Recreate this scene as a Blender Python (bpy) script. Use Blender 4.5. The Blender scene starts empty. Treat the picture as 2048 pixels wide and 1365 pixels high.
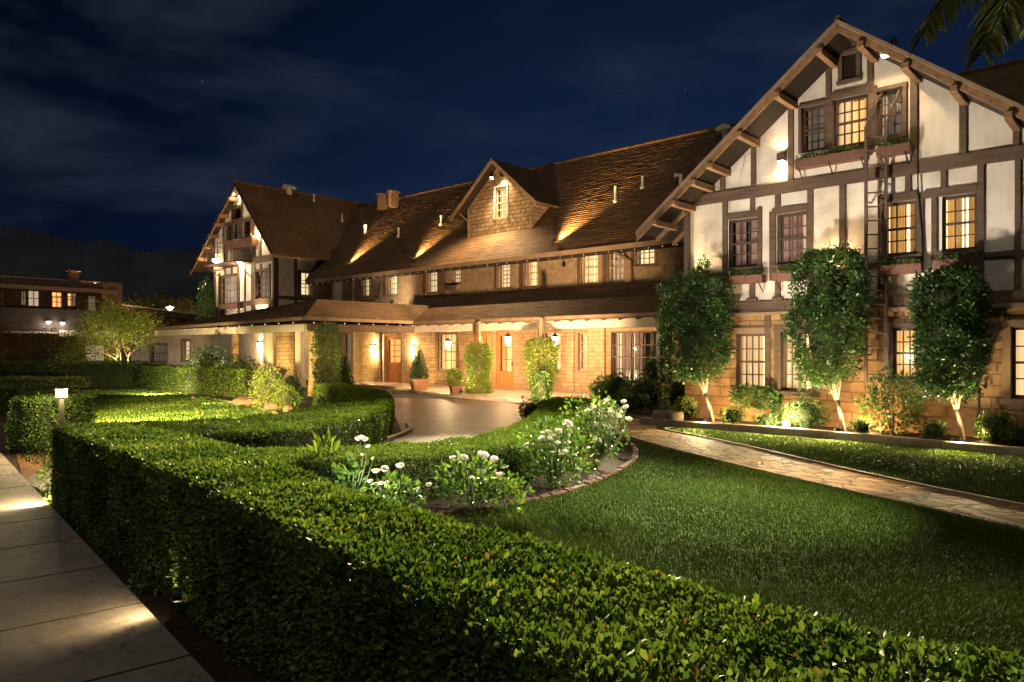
import bpy, bmesh, math, random
import numpy as np
from mathutils import Vector, Matrix

C = bpy.context.scene.collection
SC = bpy.context.scene
PI = math.pi
# ------------------------------------------------------------------ camera, sky, moon, exposure
EYE = 1.65
FOC = 1450.0
TH = math.radians(47.7)
Fv = np.array([-math.cos(TH), math.sin(TH)])
Rv = np.array([math.sin(TH), math.cos(TH)])
cd = bpy.data.cameras.new("camera")
cam = bpy.data.objects.new("camera", cd)
C.objects.link(cam)
cam.location = (0, 0, EYE)
cam.rotation_euler = (PI / 2, 0, math.radians(90 - 47.7))
cd.sensor_width = 36
cd.lens = FOC / 2048 * 36
cd.shift_y = 15.5 / 2048
cd.clip_start = 0.05
cd.clip_end = 3000
SC.camera = cam
SC.view_settings.view_transform = 'Standard'
SC.view_settings.look = 'None'
SC.view_settings.exposure = 1.5
SC.view_settings.gamma = 1.0
SC.render.engine = 'CYCLES'
cy = SC.cycles
cy.use_denoising = True
cy.max_bounces = 5
cy.diffuse_bounces = 3
cy.glossy_bounces = 2
cy.transmission_bounces = 3
cy.transparent_max_bounces = 8
cy.caustics_reflective = False
cy.caustics_refractive = False
cy.sample_clamp_indirect = 3.0

W = bpy.data.worlds.new("World")
SC.world = W
W.use_nodes = True
def NN(nt, typ, **kw):
    n = nt.nodes.new(typ)
    for k, v in kw.items():
        if k == 'inp':
            for a, b in v.items():
                n.inputs[a].default_value = b
        else:
            setattr(n, k, v)
    return n
def ramp(nt, stops, src=None):
    r = nt.nodes.new('ShaderNodeValToRGB')
    e = r.color_ramp.elements
    while len(e) < len(stops):
        e.new(0.5)
    for i, (p, c) in enumerate(stops):
        e[i].position = p
        e[i].color = (c[0], c[1], c[2], 1) if len(c) == 3 else c
    if src is not None:
        nt.links.new(src, r.inputs[0])
    return r
def mixc(nt, fac, a, b, mode='MIX'):
    m = nt.nodes.new('ShaderNodeMix')
    m.data_type = 'RGBA'
    m.blend_type = mode
    for s, v in ((0, fac), (6, a), (7, b)):
        if hasattr(v, 'is_linked') or hasattr(v, 'node'):
            nt.links.new(v, m.inputs[s])
        elif isinstance(v, (int, float)):
            m.inputs[s].default_value = v
        else:
            m.inputs[s].default_value = (*v, 1)
    return m.outputs[2]

def night_sky():
    nt = W.node_tree
    nt.nodes.clear()
    L = nt.links.new
    out = NN(nt, 'ShaderNodeOutputWorld')
    bg = NN(nt, 'ShaderNodeBackground')
    tc = NN(nt, 'ShaderNodeTexCoord')
    sep = NN(nt, 'ShaderNodeSeparateXYZ')
    L(tc.outputs['Generated'], sep.inputs[0])
    # deep navy that lightens towards the horizon
    base = ramp(nt, [(0.0, (0.0065, 0.0105, 0.026)), (0.10, (0.0055, 0.0125, 0.036)), (0.30, (0.0032, 0.0088, 0.027)), (0.55, (0.0016, 0.0042, 0.0125)), (1.0, (0.001, 0.002, 0.006))], sep.outputs[2])
    # town glow side of the sky: brighter to the right of the hills
    dot = NN(nt, 'ShaderNodeVectorMath', operation='DOT_PRODUCT')
    a = math.radians(90 + 27)
    dot.inputs[1].default_value = (math.cos(a), math.sin(a), 0.10)
    L(tc.outputs['Generated'], dot.inputs[0])
    side = ramp(nt, [(0.45, (0.13, 0.14, 0.17)), (0.78, (0.40, 0.41, 0.46)), (0.98, (1.2, 1.2, 1.2))], dot.outputs['Value'])
    c1 = mixc(nt, 1.0, base.outputs[0], side.outputs[0], 'MULTIPLY')
    # thin clouds: direction projected on a flat layer
    mp = NN(nt, 'ShaderNodeMapping')
    mp.inputs['Scale'].default_value = (2.0, 2.0, 6.5)
    mp.inputs['Location'].default_value = (1.7, 0.35, 0.9)
    L(tc.outputs['Generated'], mp.inputs[0])
    nz = NN(nt, 'ShaderNodeTexNoise', inp={'Scale': 1.35, 'Detail': 8.0, 'Roughness': 0.58, 'Distortion': 0.25})
    L(mp.outputs[0], nz.inputs['Vector'])
    cl = ramp(nt, [(0.47, (0, 0, 0)), (0.56, (0.35, 0.35, 0.35)), (0.70, (1, 1, 1))], nz.outputs[0])
    hz = ramp(nt, [(0.06, (0, 0, 0)), (0.15, (1, 1, 1)), (0.42, (1, 1, 1)), (0.6, (0.2, 0.2, 0.2))], sep.outputs[2])
    cm = mixc(nt, 1.0, cl.outputs[0], hz.outputs[0], 'MULTIPLY')
    c2 = mixc(nt, cm, c1, (0.024, 0.031, 0.052))
    cside = mixc(nt, 0.45, c1, c2)
    # a few stars
    vo = NN(nt, 'ShaderNodeTexVoronoi', inp={'Scale': 42.0})
    L(tc.outputs['Generated'], vo.inputs['Vector'])
    st = ramp(nt, [(0.0, (0.20, 0.24, 0.30)), (0.022, (0.10, 0.12, 0.16)), (0.036, (0, 0, 0))], vo.outputs['Distance'])
    vs = NN(nt, 'ShaderNodeSeparateXYZ')
    L(vo.outputs['Color'], vs.inputs[0])
    keep = ramp(nt, [(0.70, (0, 0, 0)), (0.95, (1, 1, 1))], vs.outputs[0])
    st2 = mixc(nt, 1.0, st.outputs[0], keep.outputs[0], 'MULTIPLY')
    c3 = mixc(nt, 1.0, cside, st2, 'ADD')
    L(c3, bg.inputs[0])
    bg.inputs[1].default_value = 0.46
    L(bg.outputs[0], out.inputs[0])
night_sky()

sl = bpy.data.lights.new("moon", 'SUN')
moon = bpy.data.objects.new("moon", sl)
C.objects.link(moon)
sl.energy = 0.16
sl.angle = math.radians(12)
sl.color = (1.0, 0.93, 0.84)
moon.rotation_euler = (math.radians(38), math.radians(6), math.radians(20))

# ------------------------------------------------------------------ helpers: photo plan -> place
def ray(px, py):
    d = Fv + Rv * ((px - 1024.0) / FOC)
    return np.array([d[0], d[1], (698.0 - py) / FOC])
def onY(px, py, Y):
    d = ray(px, py); t = Y / d[1]
    return d[0] * t, EYE + d[2] * t
def onX(px, py, X):
    d = ray(px, py); t = X / d[0]
    return d[1] * t, EYE + d[2] * t
def onZ(px, py, z=0.0):
    d = ray(px, py); t = (z - EYE) / d[2]
    return d[0] * t, d[1] * t
def rd(r, d):            # (metres to the right, metres ahead) of the viewpoint -> world plan
    v = Rv * r + Fv * d
    return float(v[0]), float(v[1])
def RDS(pts):
    return [rd(*p) for p in pts]
def rectY(x0, x1, yt, yb, Y):
    """opening on the wall plane Y, heights read at the middle of its edge lines"""
    X0, _ = onY(x0, yt, Y); X1, _ = onY(x1, yt, Y)
    xm = (x0 + x1) / 2
    _, Z1 = onY(xm, yt, Y); _, Z0 = onY(xm, yb, Y)
    return X0, X1, Z0, Z1

class MB:
    """collects faces, then becomes ONE mesh object"""
    def __init__(s, mp=None):
        s.v = []; s.f = []; s.m = []; s.mp = mp; s.cur = 0
    def P(s, p):
        return s.mp(*p) if s.mp else tuple(p)
    def face(s, pts):
        b = len(s.v)
        s.v += [s.P(p) for p in pts]
        s.f.append(tuple(range(b, b + len(pts)))); s.m.append(s.cur)
    def box(s, x0, x1, y0, y1, z0, z1):
        b = len(s.v)
        s.v += [s.P(p) for p in ((x0, y0, z0), (x1, y0, z0), (x1, y1, z0), (x0, y1, z0), (x0, y0, z1), (x1, y0, z1), (x1, y1, z1), (x0, y1, z1))]
        for q in ((3, 2, 1, 0), (4, 5, 6, 7), (0, 1, 5, 4), (1, 2, 6, 5), (2, 3, 7, 6), (3, 0, 4, 7)):
            s.f.append(tuple(b + i for i in q)); s.m.append(s.cur)
    def prism(s, poly, a, b_, ax):
        """2D polygon extruded along an axis: ax 'x' -> poly=(y,z); 'y' -> (x,z); 'z' -> (x,y)"""
        def mk(p, t):
            return {'x': (t, p[0], p[1]), 'y': (p[0], t, p[1]), 'z': (p[0], p[1], t)}[ax]
        n = len(poly); b = len(s.v)
        s.v += [s.P(mk(p, a)) for p in poly] + [s.P(mk(p, b_)) for p in poly]
        s.f.append(tuple(b + i for i in range(n))[::-1]); s.m.append(s.cur)
        s.f.append(tuple(b + n + i for i in range(n))); s.m.append(s.cur)
        for i in range(n):
            j = (i + 1) % n
            s.f.append((b + i, b + j, b + n + j, b + n + i)); s.m.append(s.cur)
    def tube(s, path, rad, n=7, cap=True):
        path = [Vector(p) for p in path]
        rr = rad if isinstance(rad, (list, tuple)) else [rad] * len(path)
        b = len(s.v); prev = None
        for i, p in enumerate(path):
            t = (path[min(i + 1, len(path) - 1)] - path[max(i - 1, 0)]).normalized()
            if prev is None:
                u = t.orthogonal().normalized()
            else:
                u = (prev - t * prev.dot(t))
                u = u.normalized() if u.length > 1e-6 else t.orthogonal().normalized()
            prev = u; w = t.cross(u)
            for k in range(n):
                a = 2 * PI * k / n
                s.v.append(s.P(p + (u * math.cos(a) + w * math.sin(a)) * rr[i]))
        for i in range(len(path) - 1):
            for k in range(n):
                k2 = (k + 1) % n
                s.f.append((b + i * n + k, b + i * n + k2, b + (i + 1) * n + k2, b + (i + 1) * n + k)); s.m.append(s.cur)
        if cap:
            s.f.append(tuple(b + k for k in range(n))[::-1]); s.m.append(s.cur)
            s.f.append(tuple(b + (len(path) - 1) * n + k for k in range(n))); s.m.append(s.cur)
    def lathe(s, prof, c=(0, 0, 0), n=14, squ=(1, 1)):
        b = len(s.v)
        for (r, z) in prof:
            for k in range(n):
                a = 2 * PI * k / n
                s.v.append(s.P((c[0] + r * math.cos(a) * squ[0], c[1] + r * math.sin(a) * squ[1], c[2] + z)))
        for i in range(len(prof) - 1):
            for k in range(n):
                k2 = (k + 1) % n
                s.f.append((b + i * n + k, b + i * n + k2, b + (i + 1) * n + k2, b + (i + 1) * n + k)); s.m.append(s.cur)
        s.f.append(tuple(b + k for k in range(n))[::-1]); s.m.append(s.cur)
        s.f.append(tuple(b + (len(prof) - 1) * n + k for k in range(n))); s.m.append(s.cur)
    def ball(s, c, r, n=8, m=5):
        prof = [(max(r * math.sin(PI * i / m), 1e-4), -r * math.cos(PI * i / m)) for i in range(m + 1)]
        s.lathe(prof, c, n)
    def build(s, name, mats, parent=None, smooth=False, label=None, bevel=0.0):
        me = bpy.data.meshes.new(name)
        me.from_pydata(s.v, [], s.f)
        for m in (mats if isinstance(mats, (list, tuple)) else [mats]):
            me.materials.append(m)
        if len(me.materials) > 1:
            me.polygons.foreach_set('material_index', s.m)
        if smooth:
            me.polygons.foreach_set('use_smooth', [True] * len(s.f))
        me.update()
        o = bpy.data.objects.new(name, me)
        C.objects.link(o)
        attach(o, parent)
        if label: o['label'] = label
        if bevel:
            b = o.modifiers.new('bevel', 'BEVEL'); b.width = bevel; b.segments = 2; b.limit_method = 'ANGLE'
        return o
def attach(o, parent):
    if parent is not None:
        o.parent = parent
        mw = Matrix.Translation(parent.location) @ parent.rotation_euler.to_matrix().to_4x4()
        if parent.parent is not None:
            mw = parent['_mw'] if False else world_of(parent)
        o.matrix_parent_inverse = mw.inverted()
def world_of(o):
    m = Matrix.LocRotScale(o.location, o.rotation_euler, o.scale)
    if o.parent is not None:
        return world_of(o.parent) @ o.matrix_parent_inverse @ m
    return m
def thing(name, label, cat, loc=(0, 0, 0), group=None, rz=0.0):
    o = bpy.data.objects.new(name, None)
    C.objects.link(o)
    o.location = loc; o.rotation_euler = (0, 0, rz)
    o.empty_display_size = 0.2
    return tag(o, label, cat, group)
def tag(o, label=None, cat=None, group=None, kind=None):
    if label: o['label'] = label
    if cat: o['category'] = cat
    if group: o['group'] = group
    if kind: o['kind'] = kind
    return o
def local(o, parent):
    """parent without offset: mesh data are in the parent's own space"""
    o.parent = parent
    o.matrix_parent_inverse = Matrix.Identity(4)
    return o
def copy_tree(o, parent=None):
    c = o.copy(); C.objects.link(c)
    if parent is not None:
        c.parent = parent; c.matrix_parent_inverse = o.matrix_parent_inverse.copy()
    for ch in list(o.children):
        copy_tree(ch, c)
    return c

# ------------------------------------------------------------------ materials
def new_mat(name):
    m = bpy.data.materials.new(name); m.use_nodes = True
    nt = m.node_tree
    b = nt.nodes.get('Principled BSDF')
    return m, nt, b
def coords(nt, scale=(1, 1, 1), swap=None, kind='Object'):
    tc = NN(nt, 'ShaderNodeTexCoord')
    src = tc.outputs[kind]
    if swap:      # 'xz' or 'yz' -> texture plane xy
        sp = NN(nt, 'ShaderNodeSeparateXYZ'); nt.links.new(src, sp.inputs[0])
        cb = NN(nt, 'ShaderNodeCombineXYZ')
        i = {'x': 0, 'y': 1, 'z': 2}
        nt.links.new(sp.outputs[i[swap[0]]], cb.inputs[0]); nt.links.new(sp.outputs[i[swap[1]]], cb.inputs[1])
        src = cb.outputs[0]
    mp = NN(nt, 'ShaderNodeMapping'); mp.inputs['Scale'].default_value = scale
    nt.links.new(src, mp.inputs[0])
    return mp.outputs[0]
def noise(nt, vec, scale, detail=5, rough=0.55, dist=0.0):
    n = NN(nt, 'ShaderNodeTexNoise', inp={'Scale': scale, 'Detail': detail, 'Roughness': rough, 'Distortion': dist})
    nt.links.new(vec, n.inputs['Vector'])
    return n.outputs[0]
def bump(nt, b, h, strength=0.4, dist=0.02, prev=None):
    n = NN(nt, 'ShaderNodeBump', inp={'Strength': strength, 'Distance': dist})
    nt.links.new(h, n.inputs['Height'])
    if prev is not None: nt.links.new(prev, n.inputs['Normal'])
    nt.links.new(n.outputs[0], b.inputs['Normal'])
    return n.outputs[0]
def rough_mat(name, c0, c1, scale=3.0, rough=0.8, bs=0.3, bd=0.01, stretch=(1, 1, 1), spec=0.3, fine=None):
    m, nt, b = new_mat(name)
    v = coords(nt, stretch)
    n1 = noise(nt, v, scale, 6)
    r = ramp(nt, [(0.3, c0), (0.7, c1)], n1)
    nt.links.new(r.outputs[0], b.inputs['Base Color'])
    b.inputs['Roughness'].default_value = rough
    b.inputs['Specular IOR Level'].default_value = spec
    n2 = noise(nt, v, fine or scale * 9, 4)
    bump(nt, b, n2, bs, bd)
    return m
def stucco(name, col, cracks=True):
    m, nt, b = new_mat(name)
    v = coords(nt)
    n1 = noise(nt, v, 1.3, 7, 0.62)
    dark = tuple(c * k for c, k in zip(col, (0.70, 0.67, 0.62)))
    r = ramp(nt, [(0.30, dark), (0.55, col), (0.8, tuple(min(1, c * 1.05) for c in col))], n1)
    out = r.outputs[0]
    if cracks:
        vd = mixc(nt, 0.22, v, NN(nt, 'ShaderNodeTexNoise', inp={'Scale': 2.5, 'Detail': 4.0}).outputs['Color'])
        vo = NN(nt, 'ShaderNodeTexVoronoi', feature='DISTANCE_TO_EDGE', inp={'Scale': 1.5})
        nt.links.new(vd, vo.inputs['Vector'])
        cr = ramp(nt, [(0.0, (0.55, 0.5, 0.45)), (0.008, (0.75, 0.72, 0.68)), (0.016, (1, 1, 1))], vo.outputs['Distance'])
        gate = ramp(nt, [(0.5, (1, 1, 1)), (0.62, (0, 0, 0))], noise(nt, v, 0.8, 3))
        out2 = mixc(nt, 1.0, out, cr.outputs[0], 'MULTIPLY')
        out = mixc(nt, gate.outputs[0], out2, out)
        # streaks under beams and sills
        st = noise(nt, coords(nt, (3.5, 3.5, 0.5)), 1.6, 6)
        sr = ramp(nt, [(0.42, (0.80, 0.77, 0.73)), (0.56, (1, 1, 1))], st)
        out = mixc(nt, 0.32, out, mixc(nt, 1.0, out, sr.outputs[0], 'MULTIPLY'))
    nt.links.new(out, b.inputs['Base Color'])
    b.inputs['Roughness'].default_value = 0.9
    b.inputs['Specular IOR Level'].default_value = 0.2
    b1 = bump(nt, b, noise(nt, v, 7, 5), 0.35, 0.02)
    bump(nt, b, noise(nt, v, 60, 3), 0.25, 0.006, b1)
    return m
def block_wall(name, c0, c1, mortar, bw, bh, swap='xz', msize=0.018, bs=0.7, warp=0.05, squash=1.0, mdepth=0.02):
    m, nt, b = new_mat(name)
    v = coords(nt, (1, 1, 1), swap)
    tc = NN(nt, 'ShaderNodeTexCoord')
    nz = NN(nt, 'ShaderNodeTexNoise', inp={'Scale': 1.6, 'Detail': 3.0})
    nt.links.new(tc.outputs['Object'], nz.inputs['Vector'])
    sub = NN(nt, 'ShaderNodeVectorMath', operation='SUBTRACT'); sub.inputs[1].default_value = (0.5, 0.5, 0.5)
    nt.links.new(nz.outputs['Color'], sub.inputs[0])
    sca = NN(nt, 'ShaderNodeVectorMath', operation='SCALE'); sca.inputs['Scale'].default_value = warp * 2
    nt.links.new(sub.outputs[0], sca.inputs[0])
    add = NN(nt, 'ShaderNodeVectorMath', operation='ADD')
    nt.links.new(v, add.inputs[0]); nt.links.new(sca.outputs[0], add.inputs[1])
    br = NN(nt, 'ShaderNodeTexBrick', inp={'Scale': 1.0, 'Mortar Size': msize, 'Mortar Smooth': 0.35, 'Bias': 0.0, 'Brick Width': bw, 'Row Height': bh})
    br.squash = squash
    br.inputs['Color1'].default_value = (*c0, 1); br.inputs['Color2'].default_value = (*c1, 1); br.inputs['Mortar'].default_value = (*mortar, 1)
    nt.links.new(add.outputs[0], br.inputs['Vector'])
    n1 = noise(nt, tc.outputs['Object'], 5.0, 6, 0.65)
    r = ramp(nt, [(0.3, (0.62, 0.60, 0.57)), (0.65, (1.1, 1.08, 1.05))], n1)
    col = mixc(nt, 1.0, br.outputs['Color'], r.outputs[0], 'MULTIPLY')
    nt.links.new(col, b.inputs['Base Color'])
    b.inputs['Roughness'].default_value = 0.88
    b.inputs['Specular IOR Level'].default_value = 0.25
    inv = NN(nt, 'ShaderNodeMath', operation='SUBTRACT'); inv.inputs[0].default_value = 1.0
    nt.links.new(br.outputs['Fac'], inv.inputs[1])
    b1 = bump(nt, b, inv.outputs[0], bs, mdepth)
    b2 = bump(nt, b, n1, 0.55, 0.025, b1)
    bump(nt, b, noise(nt, tc.outputs['Object'], 40, 3), 0.3, 0.006, b2)
    return m
def emit(name, col, strength):
    m, nt, b = new_mat(name)
    b.inputs['Base Color'].default_value = (0.8, 0.8, 0.8, 1)
    b.inputs['Emission Color'].default_value = (*col, 1)
    b.inputs['Emission Strength'].default_value = strength
    return m
def plain(name, col, rough=0.5, metal=0.0, spec=0.5):
    m, nt, b = new_mat(name)
    v = coords(nt)
    r = ramp(nt, [(0.35, tuple(c * 0.8 for c in col)), (0.65, tuple(min(1, c * 1.15) for c in col))], noise(nt, v, 6, 4))
    nt.links.new(r.outputs[0], b.inputs['Base Color'])
    b.inputs['Roughness'].default_value = rough
    b.inputs['Metallic'].default_value = metal
    b.inputs['Specular IOR Level'].default_value = spec
    return m
def leaf_mat(name, stops, trans=0.35, rough=0.38, coat=0.25, tint=(1.25, 1.25, 0.6)):
    m = bpy.data.materials.new(name); m.use_nodes = True
    nt = m.node_tree; nt.nodes.clear()
    out = NN(nt, 'ShaderNodeOutputMaterial')
    at = NN(nt, 'ShaderNodeAttribute', attribute_name='rnd')
    r = ramp(nt, stops, at.outputs['Fac'])
    b = NN(nt, 'ShaderNodeBsdfPrincipled')
    b.inputs['Roughness'].default_value = rough
    b.inputs['Specular IOR Level'].default_value = coat
    nt.links.new(r.outputs[0], b.inputs['Base Color'])
    tr = NN(nt, 'ShaderNodeBsdfTranslucent')
    tcol = mixc(nt, 1.0, r.outputs[0], tint, 'MULTIPLY')
    nt.links.new(tcol, tr.inputs[0])
    mx = NN(nt, 'ShaderNodeMixShader'); mx.inputs[0].default_value = trans
    nt.links.new(b.outputs[0], mx.inputs[1]); nt.links.new(tr.outputs[0], mx.inputs[2])
    nt.links.new(mx.outputs[0], out.inputs[0])
    return m
def glass_mat():
    m = bpy.data.materials.new('window_glass'); m.use_nodes = True
    nt = m.node_tree; nt.nodes.clear()
    out = NN(nt, 'ShaderNodeOutputMaterial')
    t = NN(nt, 'ShaderNodeBsdfTransparent'); t.inputs[0].default_value = (0.92, 0.92, 0.9, 1)
    g = NN(nt, 'ShaderNodeBsdfGlossy'); g.inputs['Roughness'].default_value = 0.06
    fr = NN(nt, 'ShaderNodeFresnel'); fr.inputs[0].default_value = 1.5
    mx = NN(nt, 'ShaderNodeMixShader')
    nt.links.new(fr.outputs[0], mx.inputs[0]); nt.links.new(t.outputs[0], mx.inputs[1]); nt.links.new(g.outputs[0], mx.inputs[2])
    nt.links.new(mx.outputs[0], out.inputs[0])
    return m
def curtain_mat(name, c0, c1, strength, base, fold=9.0):
    """curtain cloth: its backlight and fold shading are put into the emission colour"""
    m, nt, b = new_mat(name)
    v = coords(nt, (1, 1, 0.05))
    n = noise(nt, v, fold, 4, 0.6, 0.4)
    r = ramp(nt, [(0.30, c0), (0.68, c1)], n)
    b.inputs['Base Color'].default_value = (*base, 1)
    b.inputs['Roughness'].default_value = 0.9
    nt.links.new(r.outputs[0], b.inputs['Emission Color'])  # glow through the cloth is emitted, banded like lit and shaded folds
    b.inputs['Emission Strength'].default_value = strength
    return m

M = {}
M['stucco'] = stucco('cream_stucco', (0.68, 0.61, 0.525))
M['stucco_plain'] = stucco('plain_stucco', (0.62, 0.55, 0.46), False)
M['timber'] = rough_mat('dark_timber', (0.070, 0.044, 0.030), (0.125, 0.080, 0.054), 4, 0.75, 0.5, 0.01, (0.5, 0.5, 3), fine=40)
M['timber_raw'] = rough_mat('rafter_timber', (0.15, 0.080, 0.038), (0.27, 0.150, 0.075), 4, 0.7, 0.4, 0.01, (3, 0.6, 3), fine=30)
M['fascia'] = rough_mat('painted_fascia', (0.18, 0.115, 0.07), (0.26, 0.175, 0.11), 3, 0.65, 0.3, 0.006)
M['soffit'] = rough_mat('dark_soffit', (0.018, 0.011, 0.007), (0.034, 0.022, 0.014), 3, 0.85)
M['cream_beam'] = rough_mat('cream_painted_beam', (0.58, 0.50, 0.40), (0.70, 0.62, 0.52), 2, 0.6, 0.2, 0.006)
M['stone'] = block_wall('sandstone_blocks', (0.24, 0.145, 0.068), (0.33, 0.21, 0.108), (0.18, 0.11, 0.055), 0.46, 0.205, 'xz', 0.016, 0.75, 0.055)
M['stone_y'] = block_wall('sandstone_blocks_side', (0.24, 0.145, 0.068), (0.33, 0.21, 0.108), (0.18, 0.11, 0.055), 0.46, 0.205, 'yz', 0.016, 0.75, 0.055)
M['brick'] = block_wall('pale_adobe_brick', (0.36, 0.235, 0.135), (0.45, 0.31, 0.185), (0.22, 0.135, 0.075), 0.42, 0.14, 'xz', 0.010, 0.6, 0.02)
M['upper_wall'] = block_wall('tan_painted_block', (0.225, 0.16, 0.102), (0.27, 0.195, 0.125), (0.19, 0.135, 0.085), 0.40, 0.20, 'xz', 0.008, 0.4, 0.01)
M['shingle_wall'] = block_wall('wood_shingle_wall', (0.22, 0.145, 0.08), (0.36, 0.25, 0.14), (0.07, 0.045, 0.025), 0.28, 0.165, 'xz', 0.012, 1.0, 0.02, mdepth=0.04)
def roof_mat(name, c0, c1, ax):
    m, nt, b = new_mat(name)
    st = (0.55, 1, 1) if ax == 'x' else (1, 0.55, 1)
    v = coords(nt)
    n1 = noise(nt, coords(nt, (3.2, 12, 12) if ax == 'x' else (12, 3.2, 12)), 1.4, 7, 0.7, 0.3)
    r = ramp(nt, [(0.28, c0), (0.72, c1)], n1)
    r2 = ramp(nt, [(0.3, (0.55, 0.56, 0.55)), (0.7, (1.25, 1.2, 1.12))], noise(nt, v, 0.9, 7, 0.65))
    nt.links.new(mixc(nt, 1.0, r.outputs[0], r2.outputs[0], 'MULTIPLY'), b.inputs['Base Color'])
    b.inputs['Roughness'].default_value = 0.85
    b.inputs['Specular IOR Level'].default_value = 0.25
    b1 = bump(nt, b, n1, 0.35, 0.03)
    bump(nt, b, noise(nt, v, 30, 4), 0.3, 0.012, b1)
    return m
M['roof_x'] = roof_mat('shake_roof', (0.078, 0.043, 0.021), (0.18, 0.104, 0.050), 'x')
M['roof_y'] = roof_mat('shake_roof_side', (0.078, 0.043, 0.021), (0.18, 0.104, 0.050), 'y')
M['frame'] = plain('dark_window_frame', (0.075, 0.045, 0.030), 0.5)
M['frame_light'] = plain('tan_window_frame', (0.30, 0.215, 0.14), 0.55)
M['frame_white'] = plain('cream_window_frame', (0.50, 0.42, 0.31), 0.55)
M['glass'] = glass_mat()
M['room_dark'] = plain('unlit_room', (0.02, 0.014, 0.012), 0.9)
M['room_lit'] = emit('lit_room', (1.0, 0.68, 0.30), 1.5)
M['room_amber'] = emit('amber_lit_room', (1.0, 0.52, 0.13), 0.36)
M['room_soft'] = emit('softly_lit_room', (1.0, 0.66, 0.34), 0.26)
M['cur_bright'] = curtain_mat('bright_curtain', (0.55, 0.25, 0.06), (1.0, 0.62, 0.24), 0.42, (0.5, 0.4, 0.3))
M['cur_gold'] = curtain_mat('gold_curtain', (0.11, 0.045, 0.012), (0.78, 0.40, 0.11), 0.36, (0.4, 0.3, 0.2), 5)
M['cur_warm'] = curtain_mat('warm_curtain', (0.36, 0.16, 0.05), (1.0, 0.64, 0.32), 0.45, (0.5, 0.4, 0.3), 3.5)
M['cur_cream'] = curtain_mat('cream_curtain', (0.75, 0.55, 0.28), (1.0, 0.84, 0.52), 0.40, (0.6, 0.5, 0.4), 5)
M['cur_dim'] = curtain_mat('dim_mauve_curtain', (0.10, 0.050, 0.036), (0.30, 0.165, 0.115), 0.22, (0.30, 0.20, 0.17), 5)
M['cur_gray'] = curtain_mat('pale_drawn_curtain', (0.10, 0.075, 0.055), (0.22, 0.17, 0.13), 0.22, (0.5, 0.45, 0.4), 5)
M['wood_door'] = rough_mat('orange_oak', (0.33, 0.13, 0.035), (0.48, 0.21, 0.07), 3, 0.4, 0.2, 0.004, (4, 4, 0.5), 0.4)
M['iron'] = plain('dark_iron', (0.035, 0.026, 0.022), 0.5, 0.4)
M['ladder'] = plain('brown_painted_iron', (0.10, 0.062, 0.045), 0.5, 0.1)
M['gutter'] = plain('brown_gutter', (0.11, 0.07, 0.045), 0.45, 0.2)
M['vent'] = plain('galvanised_pipe', (0.55, 0.5, 0.42), 0.5, 0.3)
M['planter'] = rough_mat('box_planter_wood', (0.10, 0.045, 0.030), (0.17, 0.078, 0.052), 5, 0.7, 0.3, 0.006, (6, 6, 0.6))
M['terra'] = rough_mat('terracotta', (0.22, 0.095, 0.055), (0.30, 0.14, 0.085), 4, 0.75, 0.2, 0.004)
M['pot_grey'] = rough_mat('grey_clay', (0.13, 0.095, 0.08), (0.19, 0.14, 0.12), 4, 0.7, 0.2, 0.004)
M['cast_stone'] = rough_mat('cast_stone', (0.17, 0.13, 0.085), (0.30, 0.23, 0.155), 6, 0.9, 0.5, 0.01)
M['conduit'] = plain('white_metal', (0.7, 0.65, 0.58), 0.5)
M['lamp'] = emit('lamp_glass', (1.0, 0.80, 0.50), 6.0)
M['lamp_hot'] = emit('flood_lens', (1.0, 0.76, 0.42), 20.0)
M['bulb'] = emit('small_bulb', (1.0, 0.78, 0.48), 0.55)
M['bollard'] = emit('bollard_glass', (1.0, 0.84, 0.56), 1.6)
M['street'] = emit('street_lamp_lens', (1.0, 0.62, 0.28), 45.0)
# ------------------------------------------------------------------ foliage machinery
def unit(a):
    return a / np.maximum(np.linalg.norm(a, axis=1, keepdims=True), 1e-9)
def mesh_np(name, V, Fs, mats, rnd=None, mi=None, smooth=False):
    """Fs: list of integer arrays (n,k)"""
    me = bpy.data.meshes.new(name)
    nv = len(V)
    me.vertices.add(nv)
    me.vertices.foreach_set('co', V.astype(np.float32).ravel())
    loops = np.concatenate([f.ravel() for f in Fs]).astype(np.int32)
    sizes = np.concatenate([np.full(len(f), f.shape[1], np.int32) for f in Fs])
    starts = np.concatenate([[0], np.cumsum(sizes)[:-1]]).astype(np.int32)
    me.loops.add(len(loops)); me.polygons.add(len(sizes))
    me.loops.foreach_set('vertex_index', loops)
    me.polygons.foreach_set('loop_start', starts)
    for m in mats: me.materials.append(m)
    if mi is not None:
        me.polygons.foreach_set('material_index', mi.astype(np.int32))
    if smooth:
        me.polygons.foreach_set('use_smooth', np.ones(len(sizes), bool))
    me.update(calc_edges=True)
    if rnd is not None:
        at = me.attributes.new('rnd', 'FLOAT', 'POINT')
        at.data.foreach_set('value', rnd.astype(np.float32))
    return me
T_HI = np.array([[0, 0, 0], [-.36, .30, .08], [.36, .30, .08], [-.50, .68, .10], [.50, .68, .10], [0, .32, -.02], [0, .68, -.02], [0, 1, -.06]])
F_HI = np.array([[0, 2, 5], [0, 5, 1], [5, 2, 4], [5, 4, 6], [1, 5, 6], [1, 6, 3], [6, 4, 7], [3, 6, 7]])
T_MID = np.array([[0, 0, 0], [-.46, .48, .12], [.46, .48, .12], [0, .5, -.03], [0, 1, -.06]])
F_MID = np.array([[0, 2, 3], [0, 3, 1], [3, 2, 4], [1, 3, 4]])
T_LO = np.array([[0, 0, 0], [-.48, .5, .08], [.48, .5, .08], [0, 1, 0]])
F_LO = np.array([[0, 2, 1], [1, 2, 3]])
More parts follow.
